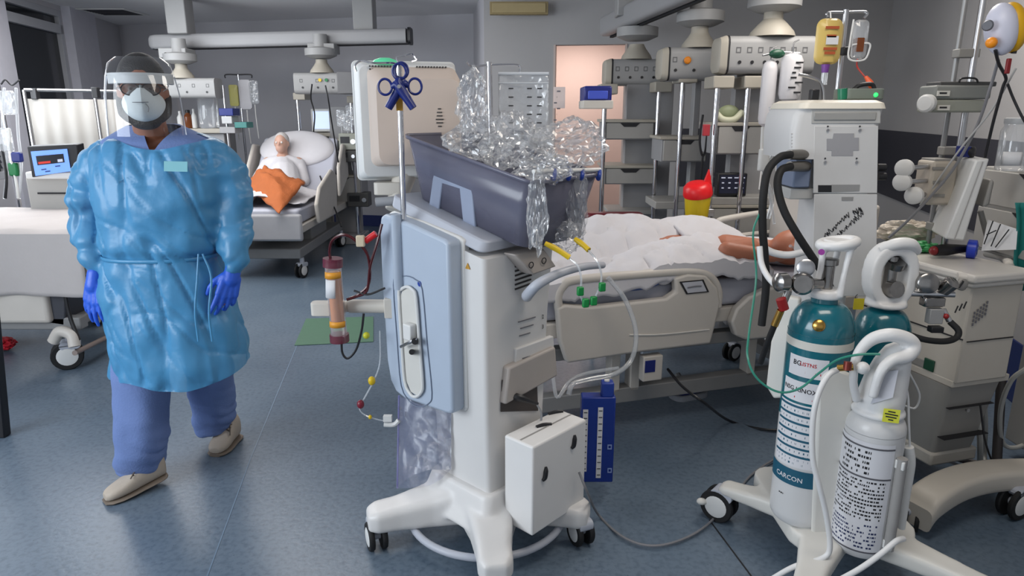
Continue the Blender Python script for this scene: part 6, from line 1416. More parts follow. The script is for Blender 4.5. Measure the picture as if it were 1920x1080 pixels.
for k in range(4):
    for j in range(3):
        mb = MB(mo); c = V((a.x + .035 + k * .045, 4.756, b.z - .03 - j * .035)); mb.box(c, (.028 if j == 0 else .016, .001, .008)); mb.build('screen_text', mat('screen_white', (180, 184, 200), .4, emit=(180, 184, 200), estr=.5), scn)
tb = thing('kidney_dish', 'pale yellow curved dish standing on the upper shelf of the rack', 'dish', P(1370, 232, 4.8))
mb = MB(tb); mb.tube([P(1344, 214, 4.78), P(1356, 224, 4.76), P(1376, 224, 4.76), P(1392, 210, 4.78)], .022, 10); mb.build('rim', mat('dish_cream', (196, 196, 170), .5), tb)
mb = MB(tb); mb.ball(P(1366, 212, 4.82), (.075, .03, .055), 14, 8); mb.build('bowl', mat('dish_green', (140, 148, 116), .5), tb)
for x0, y0, x1, y1, Y, lb in ((1420, 112, 1448, 238, 4.5, 'white infusion bottle furthest left in front of the large pendant'), (1458, 100, 1498, 192, 4.45, 'white printed infusion bottle beside the ventilator top left')):
    t = thing('infusion_bottle', lb, 'bottle', P((x0 + x1) / 2, y1, Y), group='white infusion bottles by the ventilator')
    w = (P(x1, y0, Y).x - P(x0, y0, Y).x) / 2; h = P(x0, y0, Y).z - P(x0, y1, Y).z
    mb = MB(); mb.lathe((0, 0, 0), [(w * .3, 0), (w * .85, .02), (w, .05), (w, h * .85), (w * .8, h * .95), (w * .3, h)], seg=24); bd = mb.build('bottle', mat('milk_white', (206, 204, 206), .4, var=.03), t)
    if x0 > 1450:
        for k in range(7):
            mb = MB(); rr = random.Random(k); mb.box((rr.uniform(-.02, .03), -w - .001, h * (.2 + .1 * k)), (rr.uniform(.02, .05), .003, .010)); mb.build('print', INK, bd)
    mb = MB(); mb.tube([V((0, 0, h)), V((0, 0, h + .06)), V((.03, 0, h + .08))], .004, 6); mb.build('hanger', STEEL, t)
    mb = MB(); mb.tube([V((0, 0, 0)), V((.005, 0, -.15)), V((.0, 0, -.40))], .005, 6); mb.build('line', WHITE, t)
t = thing('drip_stand', 'thin drip stand with green hook plate holding the white infusion bottles', 'drip stand', (P(1462, 300, 4.52).x, 4.52, 0)); p = P(1462, 300, 4.52)
mb = MB(); mb.cyl((0, 0, .03), (0, 0, P(1462, 98, 4.52).z), .011); mb.build('pole', STEEL, t)
mb = MB(t); mb.tube([P(1430, 104, 4.49), P(1462, 98, 4.52), P(1500, 100, 4.49)], .006, 6); mb.build('hooks', STEEL, t)
mb = MB(t); mb.ball(P(1457, 101, 4.47), (.05, .02, .028), 12, 8); mb.build('green_plate', mat('dark_green', (20, 90, 70), .4), t)
mb = MB()
for k in range(5): mb.tube([V((0, 0, .09)), V((.14 * math.cos(k * 1.257), .14 * math.sin(k * 1.257), .03))], .014, 8)
mb.build('foot', STEEL, t)
sy = thing('tubing_bundle', 'white bundle of syringes and clear lines left of the ventilator side module', 'tubing', P(1450, 330, 3.4))
mb = MB(sy); mb.ball(P(1446, 285, 3.3), (.045, .04, .075), 14, 10); mb.tube([P(1446, 250, 3.3), P(1452, 235, 3.3), P(1468, 245, 3.28), P(1474, 262, 3.2)], .018, 10); mb.build('white_cuff', WHITE, sy)
mb = MB(sy); mb.tube([P(1438, 240, 3.32), P(1432, 280, 3.3), P(1436, 330, 3.3), P(1448, 370, 3.3), P(1440, 410, 3.3)], .010, 8); mb.build('line', TUBING, sy)
mb = MB(sy); mb.tube([P(1462, 200, 3.4), P(1464, 240, 3.38), P(1456, 300, 3.35), P(1462, 350, 3.3)], .008, 8); mb.build('line', WHITE, sy)
for k, pts in enumerate((((1430, 238), (1428, 300), (1436, 360), (1430, 430)), ((1444, 200), (1452, 260), (1440, 330), (1452, 420)), ((1476, 196), (1470, 230), (1458, 270), (1462, 330)))):
    mb = MB(sy); mb.tube([P(a, b, 3.25) for a, b in pts], .007, 7); mb.build('line', WHITE if k != 1 else TUBING, sy)
mb = MB(sy); mb.rbox(P(1432, 300, 3.22), (.05, .04, .10), .015); mb.rbox(P(1460, 268, 3.2), (.06, .04, .05), .015); remesh(mb.build('connector_block', WHITE, sy), .006, 2)
pl2 = thing('iv_cord', 'black cord with a plug hanging from the middle pendant', 'cord', P(1318, 420, 5.0)); mb = MB(pl2); mb.tube([P(1318, 215, 5.0), P(1312, 260, 5.0), P(1316, 290, 5.0), P(1322, 285, 5.0), P(1326, 250, 5.0)], .008, 6); mb.build('loop', DARKP, pl2); mb = MB(pl2); mb.tube([P(1318, 290, 5.0), P(1314, 340, 5.0), P(1312, 430, 5.0)], .008, 6); mb.build('cord', DARKP, pl2)
rp = thing('red_packet', 'small red packet on the pole beside the yellow dish', 'packet', P(1325, 254, 4.7)); mb = MB(rp); mb.box(P(1324, 244, 4.7), (.045, .03, .075)); mb.build('packet', mat('faded_red', (170, 50, 60), .5), rp, bev=.004)
# towel dispenser and note in the side room
pw_ = p0 + nR * 1.9; wy = pw_.y + (1.13 - pw_.x) * dR.y / dR.x + .015
td = thing('towel_dispenser', 'blue and white dispenser on the peach wall of the side room', 'dispenser', P(1120, 205, wy - .16))
mb = MB(td); a, b = P(1095, 190, wy - .2), P(1148, 161, wy - .2); mb.bx((a.x, wy - .2, a.z), (b.x, wy + .07, b.z)); mb.build('case', mat('dispenser_blue', (24, 34, 120), .35), td, bev=.01)
mb = MB(td); a2, b2 = P(1102, 186, wy - .2), P(1140, 170, wy - .2); mb.bx((a2.x, wy - .212, a2.z), (b2.x, wy - .2, b2.z)); mb.build('roll_window', mat('dispenser_light', (70, 90, 200), .35), td, bev=.006)
mb = MB(td); a, b = P(1093, 204, wy - .2), P(1150, 188, wy - .2); mb.bx((a.x, wy - .21, a.z), (b.x, wy + .07, b.z)); mb.build('tray', CREAM, td, bev=.006)
wy = pw_.y + (.63 - pw_.x) * dR.y / dR.x - .012
nt_ = thing('notice', 'small white printed notice taped to the peach wall left of the dispenser', 'notice', P(1047, 205, wy)); a, b = P(1038, 203, wy), P(1060, 163, wy)
mb = MB(nt_); mb.bx((a.x, wy + .0, a.z), (b.x, wy + .03, b.z)); sh_ = mb.build('sheet', mat('peach_paper', (222, 206, 200), .7), nt_)
for k in range(7): mb = MB(nt_); mb.bx((a.x + .02, wy - .002, b.z - .03 - k * .035), (b.x - .03 - .02 * (k % 3), wy, b.z - .022 - k * .035)); mb.build('text_line', mat('grey_print', (110, 110, 116), .8), sh_)
# ================================================================ back left: patient sitting up in bed
bd2 = thing('hospital_bed', 'white hospital bed with raised back at the far back left', 'bed', (-2.47, 7.4, 0))
FB2 = FR[bd2.name]; L2 = FB2.inverted()
mb = MB(); mb.rbox((0, -.35, .62), (.86, 1.1, .14), .04); mb.build('mattress', mat('mattress_cover', (176, 178, 190), .6), bd2, bev=.02, seg=3)
Rt = Matrix.Rotation(math.radians(48), 4, 'X')
mb = MB(); mb.rbox((0, .52, .92), (.86, .92, .13), .04, Rt); mb.build('back_section', mat('mattress_cover', (176, 178, 190), .6), bd2, bev=.02, seg=3)
mb = MB(); mb.bx((-.45, -.95, .46), (.45, .95, .54)); mb.build('deck', BC, bd2, bev=.01)
mb = MB(); mb.bx((-.40, -.85, .20), (.40, .85, .30)); mb.bx((-.36, -.3, .28), (-.26, .3, .48)); mb.bx((.26, -.3, .28), (.36, .3, .48)); mb.build('base_frame', BG, bd2, bev=.01)
mb = MB(); mb.bx((-.48, -1.0, .40), (.48, -.95, .66)); mb.build('footboard', mat('footboard_grey', (150, 150, 154), .5), bd2, bev=.03, seg=3)
for s in (-1, 1):
    mb = MB(); mb.prism([V((s * .49, -.55, .50)), V((s * .49, .15, .50)), V((s * .49, .25, .92)), V((s * .49, .05, 1.0)), V((s * .49, -.45, .86)), V((s * .49, -.6, .70))], (s * .04, 0, 0)); mb.build('side_rail', BC, bd2, bev=.02, seg=3)
    mb = MB(); mb.prism([V((s * .49, .35, .66)), V((s * .49, .8, .86)), V((s * .49, .8, 1.22)), V((s * .49, .62, 1.24)), V((s * .49, .38, 1.0))], (s * .04, 0, 0)); mb.build('side_rail', BC, bd2, bev=.02, seg=3)
for x, y in ((-.38, -.8), (.38, -.8), (-.38, .8), (.38, .8)): caster(bd2, (x, y, 0), (.3, 1, 0), r=.075, gap=.026, top=.2)
p2 = thing('pillow', 'large white pillow propped behind the head of the far patient', 'pillow', FB2 @ V((0, .66, 1.0)))
mb = MB(); mb.ball((-.02, 0, .18), (.43, .09, .26), 24, 14, Matrix.Rotation(math.radians(-42), 4, 'X')); mb.build('cushion', CLOTH, p2)
pt2 = thing('person', 'patient sitting propped up in the far bed under an orange blanket', 'person', FB2 @ V((0, .2, .70)))
hb_ = FR[pt2.name].inverted() @ P(528, 268, 7.86)
def p2body(mb):
    mb.ball(hb_, (.075, .092, .105), 18, 12); mb.ball(hb_ + V((0, -.05, -.05)), (.055, .06, .06), 14, 10); mb.ball(hb_ + V((0, -.10, -.01)), (.015, .02, .024), 10, 8)
    for s in (-1, 1): mb.ball(hb_ + V((s * .078, .0, -.01)), (.010, .018, .03), 8, 6)
    capsule(mb, hb_ + V((0, .02, -.06)), hb_ + V((0, 0, -.17)), .05, .06)
    sh = hb_ + V((0, .0, -.22)); hip = V((0, -.12, .09))
    chain(mb, [sh + V((0, 0, 0)), sh.lerp(hip, .5), hip], [.11, .13, .14])
    chain(mb, [sh + V((-.17, 0, 0)), sh + V((.17, 0, 0))], [.065, .065])
    for s in (-1, 1):
        chain(mb, [sh + V((s * .18, 0, 0)), sh + V((s * .27, -.16, -.20)), sh + V((s * .13, -.36, -.20)), sh + V((s * .07, -.43, -.19))], [.052, .042, .032, .038])
        chain(mb, [hip + V((s * .09, 0, 0)), V((s * .13, -.50, .20)), V((s * .12, -.90, .05))], [.08, .06, .04])
mb = MB(); p2body(mb); remesh(mb.build('body', SKINP, pt2), .009, 3)
mb = MB(); mb.ball(hb_ + V((0, .02, .028)), (.080, .088, .092), 18, 12); remesh(mb.build('hair', mat('white_hair', (190, 186, 184), .8, var=.1, vscale=80), pt2), .007, 1)
for s in (-1, 1): mb = MB(); mb.ball(hb_ + V((s * .03, -.088, .01)), .012, 10, 8); mb.build('eye', mat('eye_white', (216, 210, 204), .25), pt2)
def p2gown(mb):
    sh = hb_ + V((0, .0, -.23)); hip = V((0, -.12, .09))
    mb.ball(sh + V((0, -.01, -.02)), (.26, .13, .12), 18, 10); chain(mb, [sh + V((0, 0, -.03)), sh.lerp(hip, .5), hip], [.14, .17, .18])
    for s in (-1, 1): chain(mb, [sh + V((s * .18, 0, -.01)), sh + V((s * .26, -.14, -.18))], [.075, .07])
mb = MB(); p2gown(mb); remesh(mb.build('patient_gown', CLOTH, pt2), .012, 4)
mb = MB()
def bl(u, v):
    x = -.42 + .84 * u; y = -.80 + 1.02 * v
    z = .73 + .17 * math.exp(-((x - .02) / .24) ** 2) * (.4 + .6 * math.exp(-((y + .30) / .36) ** 2)) + .02 * noise.noise(V((x * 6, y * 6, 2))) + .01 * noise.noise(V((x * 15, y * 15, 7)))
    return FB2 @ V((x, y, z))
mb.grid(40, 40, bl); single(mb, 'bed_sheet', CLOTH, 'white sheet over the lower body of the far patient', 'sheet', solid=.01)
mb = MB()
def ob_(u, v):
    a, b, c, d_ = P(462, 352, 7.05), P(500, 318, 7.25), P(574, 350, 7.0), P(527, 408, 6.34)
    p = a.lerp(b, v).lerp(d_.lerp(c, v), u); m_ = math.sin(3.14 * u) * math.sin(3.14 * v)
    return p + V((0, -.04 - .03 * m_, .045 + .10 * m_ + .04 * noise.noise(V((u * 4, v * 4, 1))) + .015 * noise.noise(V((u * 11, v * 11, 3)))))
mb.grid(24, 24, ob_); single(mb, 'blanket', mat('orange_blanket', (166, 90, 44), .85, var=.12, vscale=14, bump=.3, bscale=60), 'orange blanket lying over the knees of the far patient', 'blanket', solid=.012)
# equipment around the far bed
mn = thing('monitor', 'bright white patient monitor on a cream stand right of the far bed', 'monitor', (P(606, 300, 8.7).x, 8.75, 0))
a, b = P(585, 247, 8.65), P(630, 204, 8.65); mb = MB(mn); mb.bx((a.x, 8.65, a.z), (b.x, 8.75, b.z)); cs_ = mb.build('case', WHITE, mn, bev=.01)
mb = MB(mn); mb.bx((a.x + .03, 8.644, a.z + .035), (b.x - .035, 8.648, b.z - .03)); mb.build('screen', mat('lit_screen', (200, 216, 244), .3, emit=(196, 214, 246), estr=.75), mn)
mb = MB(); mb.bx((-.06, -.02, .1), (.06, .08, a.z)); mb.build('stand', PCRM, mn, bev=.01); mb = MB(mn); a3, b3_ = P(580, 256, 8.6), P(660, 249, 8.6); mb.bx((a3.x, 8.6, a3.z), (b3_.x, 8.9, b3_.z)); mb.build('shelf', PCRM, mn, bev=.006); mb = MB(); mb.bx((-.25, -.05, 0), (.25, .35, .1)); mb.build('base', PCRM, mn, bev=.02)
column_unit('rack of two chrome poles and cream shelves right of the far bed', [(566, 184), (664, 190)], 8.3, [(600, 300, 676, 304, 'shelf'), (610, 262, 676, 298, 'drawer'), (610, 330, 676, 380, 'drawer')], (632, 200, 668, 420), 2)
def wave(label, x0, y0, x1, y1, Y, m, group='pumps on the far rack'):
    a, b = P(x0, y1, Y), P(x1, y0, Y); t = thing('syringe_pump', label, 'pump', ((a.x + b.x) / 2, Y + .1, a.z), group=group); w, h = b.x - a.x, b.z - a.z
    mb = MB(); mb.bx((-w / 2, -.1, 0), (w / 2, .1, h)); bdy = mb.build('body', m, t, bev=.008)
    mb = MB(); mb.bx((-w * .4, -.104, h * .4), (w * .1, -.1, h * .8)); mb.build('display', DARKP, t); mb = MB(); mb.cyl((w * .3, -.1, h * .5), (w * .3, -.115, h * .5), h * .16, seg=12); mb.build('dial', STEEL, t)
    return t
PD = mat('pump_dark', (70, 70, 70), .5)
wave('dark grey pump above the middle of the far rack', 622, 282, 672, 304, 8.1, PD); wave('dark pump with round dial low on the far rack', 652, 362, 690, 388, 8.26, PD)
wave('pale pump at the top of the far rack beside the bright monitor', 636, 250, 668, 281, 8.1, mat('pump_green_grey', (146, 148, 138), .5))
for k, (x, y0_, y1_) in enumerate(((640, 205, 238), (652, 212, 246), (658, 196, 236))):
    t = thing('infusion_bag', ('clear infusion bag leftmost beside the far rack', 'small clear infusion bag in the middle by the far rack', 'clear infusion bag nearest the white dialysis monitor by the far rack')[k], 'infusion bag', P(x, y1_, 8.15), group='bags by the far rack')
    h = P(x, y0_, 8.15).z - P(x, y1_, 8.15).z; mb = MB(); mb.loft([[V((u, dd, h / 2 + v)) for u, v in rrect(.05 * q_, h / 2 * q_, .025 * q_, 4)] for dd, q_ in ((-.02, .6), (-.012, .95), (.012, .95), (.02, .6))]); mb.build('pouch', clear('bag_film', opac=.22), t)
    mb = MB(); mb.tube([V((0, 0, 0)), V((.01, 0, -.2)), V((.03, 0, -.45))], .005, 5); mb.build('line', TUBING, t)
for k, (pts, lb) in enumerate((([(585, 158, 7.6), (583, 185, 7.7), (590, 215, 8.0), (588, 260, 8.4), (595, 320, 8.6)], 'black lead hanging from the left sockets of the back pendant'), ([(610, 160, 7.6), (616, 190, 7.6), (622, 230, 7.7), (632, 290, 7.8), (640, 340, 7.9)], 'dark lead hanging from the yellow socket past the bright monitor'), ([(600, 330, 7.8), (612, 362, 7.6), (628, 392, 7.4), (640, 425, 7.2)], 'thin black wire drooping below the far rack'))):
    line('cable', [P(*q_) for q_ in pts], .008, DARKP, lb, 'cable')
# shelf with bottles behind the man's shoulder
sf = thing('side_table', 'pale bedside shelf unit behind the shoulder of the walking person', 'shelf', (P(375, 260, 8.0).x, 8.2, 0))
mb = MB(sf); a, b = P(330, 250, 8.0), P(424, 241, 8.0); mb.bx((a.x, 8.0, a.z), (b.x, 8.4, b.z)); mb.build('shelf', PCRM, sf, bev=.008)
mb = MB(sf); mb.bx((a.x + .05, 8.05, 0), (b.x - .05, 8.38, a.z)); mb.build('cabinet', COLG, sf, bev=.01)
def sbot(label, px, y0_, y1_, r, m, cap, Y=8.12, group='bottles on the bedside shelf'):
    t = thing('bottle', label, 'bottle', P(px, y1_, Y), group=group); h = P(px, y0_, Y).z - P(px, y1_, Y).z
    mb = MB(); mb.lathe((0, 0, 0), [(r * .9, 0), (r, .01), (r, h * .62), (r * .45, h * .78), (r * .4, h * .85)], seg=20); mb.build('bottle', m, t)
    mb = MB(); mb.lathe((0, 0, h * .84), [(r * .45, 0), (r * .45, h * .14), (r * .3, h * .16)], seg=14); mb.build('cap', cap, t)
sbot('white squeeze bottle left of the brown bottle on the bedside shelf', 340, 208, 240, .035, WHITE, WHITE)
sbot('brown bottle with dark cap on the bedside shelf', 355, 206, 240, .055, mat('amber_glass', (110, 60, 30), .2), DARKP)
sbot('white bottle right of the brown bottle on the bedside shelf', 366, 204, 240, .030, WHITE, WHITE)
fl = thing('flask', 'tall clear suction jar at the right end of the bedside shelf', 'jar', P(394, 241, 8.1)); mb = MB(); mb.lathe((0, 0, 0), [(.10, 0), (.11, .02), (.11, .32), (.09, .36)], seg=22); mb.build('glass', clear('jar_clear', opac=.2, fres=.6), fl); mb = MB(); mb.lathe((0, 0, .35), [(.10, 0), (.11, .01), (.11, .04), (.05, .05)], seg=22); mb.build('lid', mat('lid_clear_grey', (176, 178, 180), .4), fl)
ds = thing('drip_stand', 'chrome drip stand with bags between the walking person and the far bed', 'drip stand', (P(462, 300, 8.6).x, 8.6, 0)); zt2 = P(462, 140, 8.6).z
mb = MB(); mb.cyl((0, 0, .05), (0, 0, zt2), .014); mb.build('pole', CHROME, ds)
mb = MB(); mb.tube([V((-.16, 0, zt2 - .04)), V((-.15, 0, zt2)), V((0, 0, zt2)), V((.15, 0, zt2)), V((.16, 0, zt2 - .04))], .008, 6); mb.build('hooks', DARKP, ds)
mb = MB()
for k in range(5): mb.tube([V((0, 0, .12)), V((.3 * math.cos(k * 1.257), .3 * math.sin(k * 1.257), .03))], .016, 8)
mb.build('foot', STEEL, ds)
for k, (x, y0_, y1_, w, m, lb) in enumerate(((441, 158, 200, .055, mat('yellow_fluid', (190, 186, 110), .35, alpha=.8), 'yellow infusion bag on the drip stand by the far bed'), (463, 148, 206, .075, mat('white_bag', (196, 196, 202), .35), 'white infusion bag on the drip stand by the far bed'), (478, 150, 196, .06, clear('bag_film', opac=.22), 'clear infusion bag on the right hook of the far drip stand'))):
    t = thing('infusion_bag', lb, 'infusion bag', P(x, y1_, 8.52), group='bags on the far drip stand'); h = P(x, y0_, 8.52).z - P(x, y1_, 8.52).z
    mb = MB(); mb.loft([[V((u, dd, h / 2 + v)) for u, v in rrect(w * q_, h / 2 * q_, w * .4 * q_, 4)] for dd, q_ in ((-.03, .6), (-.015, .95), (.015, .95), (.03, .6))]); mb.build('pouch', m, t)
    mb = MB(); mb.tube([V((0, 0, 0)), V((0, 0, -.15)), V((.01, 0, -.40))], .006, 6); mb.build('line', WHITE, t)
eq = thing('pump_stack', 'small stack of dark and teal equipment between the bedside shelf and drip stand', 'equipment', P(424, 245, 7.7))
for y0_, y1_, x0, x1, m, nm in ((203, 217, 411, 436, NAVYP, 'dark_unit'), (218, 232, 416, 434, mat('lid_clear_grey', (176, 178, 180), .4), 'grey_unit'), (229, 240, 440, 462, mat('teal_box', (60, 120, 116), .5), 'teal_unit'), (238, 250, 412, 440, COLG, 'lower_unit')):
    mb = MB(eq); a, b = P(x0, y1_, 7.7), P(x1, y0_, 7.7); mb.bx((a.x, 7.7, a.z), (b.x, 7.9, b.z)); mb.build(nm, m, eq, bev=.006)
mb = MB(eq); mb.cyl(P(418, 160, 7.8), V((P(418, 160, 7.8).x, 7.8, .0)), .014); mb.build('pole', STEEL, eq)
# folding screen
fs = thing('folding_screen', 'white cloth folding screen on a steel rail behind the walking person', 'screen', (P(120, 300, 6.2).x, 6.3, 0))
zr = P(120, 170, 6.2).z
xa, xm, xb = P(45, 170, 6.0), P(176, 166, 6.3), P(240, 160, 6.5)
mb = MB(fs); mb.tube([V((xa.x, xa.y, zr)), V((xm.x, xm.y, zr)), V((xb.x, xb.y, zr))], .014, 10, smooth=False); mb.build('rail', STEEL, fs)
for k, p in enumerate((xa, xm, xb)): mb = MB(fs); mb.cyl((p.x, p.y, .04), (p.x, p.y, zr), .013); mb.build('post', STEEL, fs); mb = MB(fs); mb.bx((p.x - .03, p.y - .2, 0), (p.x + .03, p.y + .2, .04)); mb.build('foot', STEEL, fs, bev=.008)
zt3 = P(120, 186, 6.2).z
for p, q_ in ((xa, xm), (xm, xb)):
    mb = MB(fs); dd = (q_ - p); dd.z = 0; nn = V((-dd.y, dd.x, 0)).normalized()
    def cf(u, v, p=p, dd=dd, nn=nn): 
        w = p + dd * (.03 + .94 * u) + nn * .006 * math.sin(u * 26); return V((w.x, w.y, .35 + (zt3 - .35) * v))
    mb.grid(60, 4, cf); mb.build('curtain', mat('screen_cloth', (176, 174, 170), .85, var=.02), fs, solid=.004)
for px, py in ((66, 176), (180, 174)):
    mb = MB(fs); c = P(px, py, 6.05); mb.box(c, (.05, .05, .09)); mb.build('rail_clip', DARKP, fs, bev=.005)
# treatment trolley with the lit blue screen
tl = thing('treatment_trolley', 'grey machine trolley carrying the lit blue screen at the left', 'trolley', (P(95, 360, 5.0).x, 5.2, 0))
a, b = P(55, 378, 5.0), P(150, 332, 5.0); mb = MB(tl); mb.bx((a.x, 5.0, .12), (b.x, 5.45, b.z)); mb.build('body', CABG, tl, bev=.01)
mb = MB(tl); c, e = P(50, 336, 4.97), P(152, 322, 4.97); mb.bx((c.x, 4.96, c.z), (e.x, 5.48, e.z)); mb.build('top', WHITE, tl, bev=.012)
for y in (362,): mb = MB(tl); c, e = P(70, y + 2, 4.99), P(132, y - 1, 4.99); mb.bx((c.x, 4.992, c.z), (e.x, 5.0, e.z)); mb.build('seam', INK, tl)
for x, y in ((a.x + .06, 5.06), (b.x - .06, 5.06), (a.x + .06, 5.4), (b.x - .06, 5.4)): caster(tl, FR[tl.name].inverted() @ V((x, y, 0)), (1, 0, 0), r=.05, top=.13)
ms = thing('monitor', 'black monitor with lit blue screen tilted on the left trolley', 'monitor', P(98, 330, 5.0))
q4 = [P(50, 275, 4.95), P(143, 271, 4.95), P(149, 317, 4.95), P(60, 333, 4.95)]
mb = MB(ms); mb.prism(q4, (.02, .06, .01)); mb.build('case', DARKP, ms, bev=.006)
cq = [P(x, y, 4.945) for x, y in ((58, 284), (126, 279), (133, 321), (67, 330))]
mb = MB(ms); mb.prism(cq, (0, -.003, 0)); sc3 = mb.build('screen', mat('blue_lit_screen', (100, 140, 220), .3, emit=(110, 150, 230), estr=.9), ms)
def scq(u, v, k=.0): return cq[0].lerp(cq[1], u).lerp(cq[3].lerp(cq[2], u), v) + V((0, -.0035 - k, 0))
mb = MB(ms); mb.prism([scq(.12, .2), scq(.88, .2), scq(.88, .58), scq(.12, .58)], (0, -.002, 0)); mb.build('dark_panel', mat('screen_dark_panel', (20, 24, 36), .3), sc3)
mb = MB(ms); mb.prism([scq(.16, .45, .003), scq(.5, .45, .003), scq(.5, .54, .003), scq(.16, .54, .003)], (0, -.001, 0)); mb.build('red_text', mat('screen_red', (190, 50, 40), .3, emit=(200, 50, 40), estr=.5), sc3)
mb = MB(ms); mb.prism([scq(.70, .42, .003), scq(.84, .42, .003), scq(.84, .54, .003), scq(.70, .54, .003)], (0, -.001, 0)); mb.build('white_button', mat('screen_white', (180, 184, 200), .4, emit=(180, 184, 200), estr=.5), sc3)
for x, y in ((.2, .75), (.6, .68), (.3, .85)): mb = MB(ms); mb.prism([scq(x, y, .001), scq(x + .14, y, .001), scq(x + .14, y + .05, .001), scq(x, y + .05, .001)], (0, -.001, 0)); mb.build('screen_text', mat('screen_navy', (50, 70, 130), .3), sc3)
# drip stand crowded with lines at the left edge
dl = thing('drip_stand', 'drip stand crowded with bags, lines and pumps at the left edge', 'drip stand', (P(22, 300, 5.34).x, 5.34, 0))
zt4 = P(22, 140, 5.34).z; mb = MB(); mb.cyl((0, 0, .04), (0, 0, zt4), .014); mb.build('pole', CHROME, dl)
mb = MB()
for k in range(5): mb.tube([V((0, 0, .12)), V((.28 * math.cos(k * 1.257), .28 * math.sin(k * 1.257), .03))], .016, 8)
mb.build('foot', STEEL, dl)
mb = MB(dl); mb.tube([P(2, 158, 5.32), P(10, 150, 5.32), P(22, 160, 5.34), P(36, 150, 5.32)], .006, 6); mb.build('hooks', DARKP, dl)
for k, (pts, m, nm) in enumerate((([(8, 165, 5.28), (5, 230, 5.28), (14, 300, 5.28), (8, 372, 5.28)], TUBING, 'line'), ([(30, 165, 5.28), (34, 250, 5.28), (40, 310, 5.28), (36, 372, 5.28)], TUBING, 'line'), ([(16, 240, 5.27), (22, 300, 5.27), (30, 340, 5.27), (34, 372, 5.27)], WHITE, 'line'), ([(2, 270, 5.27), (12, 330, 5.27), (10, 372, 5.27)], DARKP, 'line'))):
    mb = MB(dl); mb.tube([P(*q_) for q_ in pts], .010, 7); mb.build(nm, m, dl)
for x0, y0_, x1, y1_, m, nm in ((26, 285, 42, 304, NAVYP, 'blue_clamp'), (4, 240, 20, 285, clear('bag_film', opac=.22), 'clear_bag'), (22, 305, 34, 330, GREENP, 'green_clip'), (8, 170, 26, 215, clear('bag_film', opac=.22), 'clear_bag')):
    mb = MB(dl); a, b = P(x0, y1_, 5.29), P(x1, y0_, 5.29); mb.bx((a.x, 5.26, a.z), (b.x, 5.30, b.z)); mb.build(nm, m, dl, bev=.012)
# stretcher bed at the left
st = thing('stretcher', 'wheeled stretcher with a grey draped sheet at the left edge', 'stretcher', (-3.2, 4.45, 0))
SI = FR[st.name].inverted(); xe = P(146, 440, 4.05).x
mb = MB(st); mb.rbox((xe - 1.05, 4.5, .82), (2.05, .82, .14), .06); mb.build('mattress', mat('mattress_cover', (176, 178, 190), .6), st, bev=.02, seg=3)
mb = MB(st); mb.bx((xe - 2.1, 4.12, .66), (xe - .02, 4.88, .74)); mb.build('deck', BG, st, bev=.01)
a, b = P(-40, 606, 4.1), P(84, 528, 4.1); mb = MB(st); mb.bx((a.x, 4.08, a.z), (b.x, 4.6, b.z)); mb.build('drive_box', BC, st, bev=.025, seg=3)
mb = MB(st); mb.bx((xe - 2.0, 4.12, .26), (xe - .12, 4.20, .34)); mb.bx((xe - 2.0, 4.80, .26), (xe - .12, 4.88, .34)); mb.bx((xe - .25, 4.14, .27), (xe - .15, 4.86, .33)); mb.build('base_frame', BG, st, bev=.008)
mb = MB(st); mb.prism([P(84, 540, 4.12), P(122, 556, 4.12), P(122, 612, 4.12), P(84, 606, 4.12)], (0, .4, 0)); mb.build('column', mat('column_dark', (60, 62, 70), .6), st, bev=.01)
mb = MB(st); mb.tube([P(100, 640, 4.02), P(112, 622, 4.02), P(134, 628, 4.02), P(140, 650, 4.0)], .035, 10); mb.build('wheel_arm', BC, st)
mb = MB(st); mb.cyl(P(140, 662, 3.98), P(215, 625, 4.5), .016); mb.build('brake_bar', mat('bar_taupe', (140, 126, 120), .5), st)
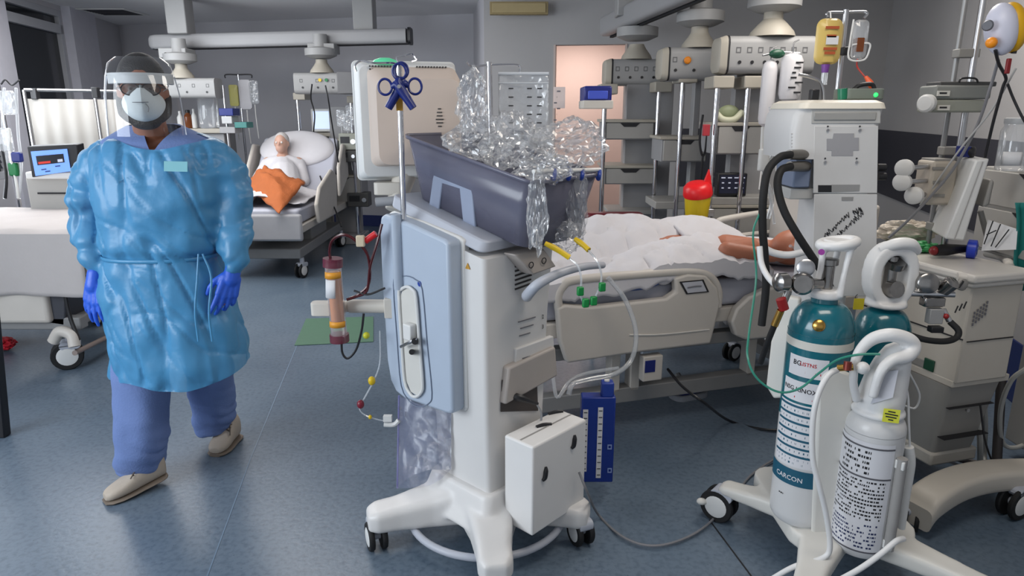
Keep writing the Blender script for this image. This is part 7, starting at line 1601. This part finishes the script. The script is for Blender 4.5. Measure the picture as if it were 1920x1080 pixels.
mb = MB(st); mb.tube([P(118, 530, 4.05), P(130, 590, 4.04), P(148, 638, 4.02)], .012, 8); mb.build('black_strap', DARKP, st)
caster(st, SI @ G(131, 690), (.85, .5, 0), r=.092, gap=.03, w=.026, top=.24)
caster(st, SI @ V((xe - .2, 4.84, 0)), (.85, .5, 0), r=.092, gap=.03, w=.026, top=.24); caster(st, SI @ V((xe - 1.9, 4.84, 0)), (.85, .5, 0), r=.092, gap=.03, w=.026, top=.24); caster(st, SI @ V((xe - 1.9, 4.16, 0)), (.85, .5, 0), r=.092, gap=.03, w=.026, top=.24)
mb = MB()
def sd_(u, v):
    x = max(xe - 2.1, -4.3) + (xe - max(xe - 2.1, -4.3) + .02) * u; yy = 5.05 - 1.40 * v
    if yy < 4.06: z = .905 - (4.06 - yy) * .98; y = 4.06 - .02 - .03 * math.sin(x * 9 + .6) * (4.06 - yy) * 2 - .02 * math.sin(x * 21) * (4.06 - yy)
    else: z = .905 + .012 * noise.noise(V((x * 4, yy * 4, 1))); y = yy
    return V((x, y, z))
mb.grid(70, 50, sd_); single(mb, 'bed_sheet', mat('grey_sheet', (186, 180, 178), .85, var=.03, bump=.12, bscale=40), 'grey draped sheet hanging over the side of the left stretcher', 'sheet', solid=.008)
crumple('cloth_bundle', G(-2, 645, .05), (.10, .07, .04), 101, 'red cloth at the left edge below the stretcher', m=mat('red_cloth', (190, 20, 40), .7), group=None, cat='cloth', amp=.25)
de = thing('dark_post', 'dark leaning post at the extreme left edge near the floor', 'post', G(2, 822)); p = G(-8, 822); mb = MB(de); mb.prism([p + V((-.03, 0, 0)), p + V((.045, 0, 0)), P(-38, 330, p.y), P(-70, 330, p.y)], (0, .05, 0)); mb.build('post', DARKP, de, bev=.006)
mb = MB(); mb.prism([G(552, 648, .002), G(700, 641, .002), G(700, 594, .002), G(574, 598, .002)], (0, 0, .003)); single(mb, 'floor_mat', mat('green_mat', (78, 112, 92), .6, var=.08, vscale=30), 'thin green mat lying on the floor behind the filter cartridge', 'mat')
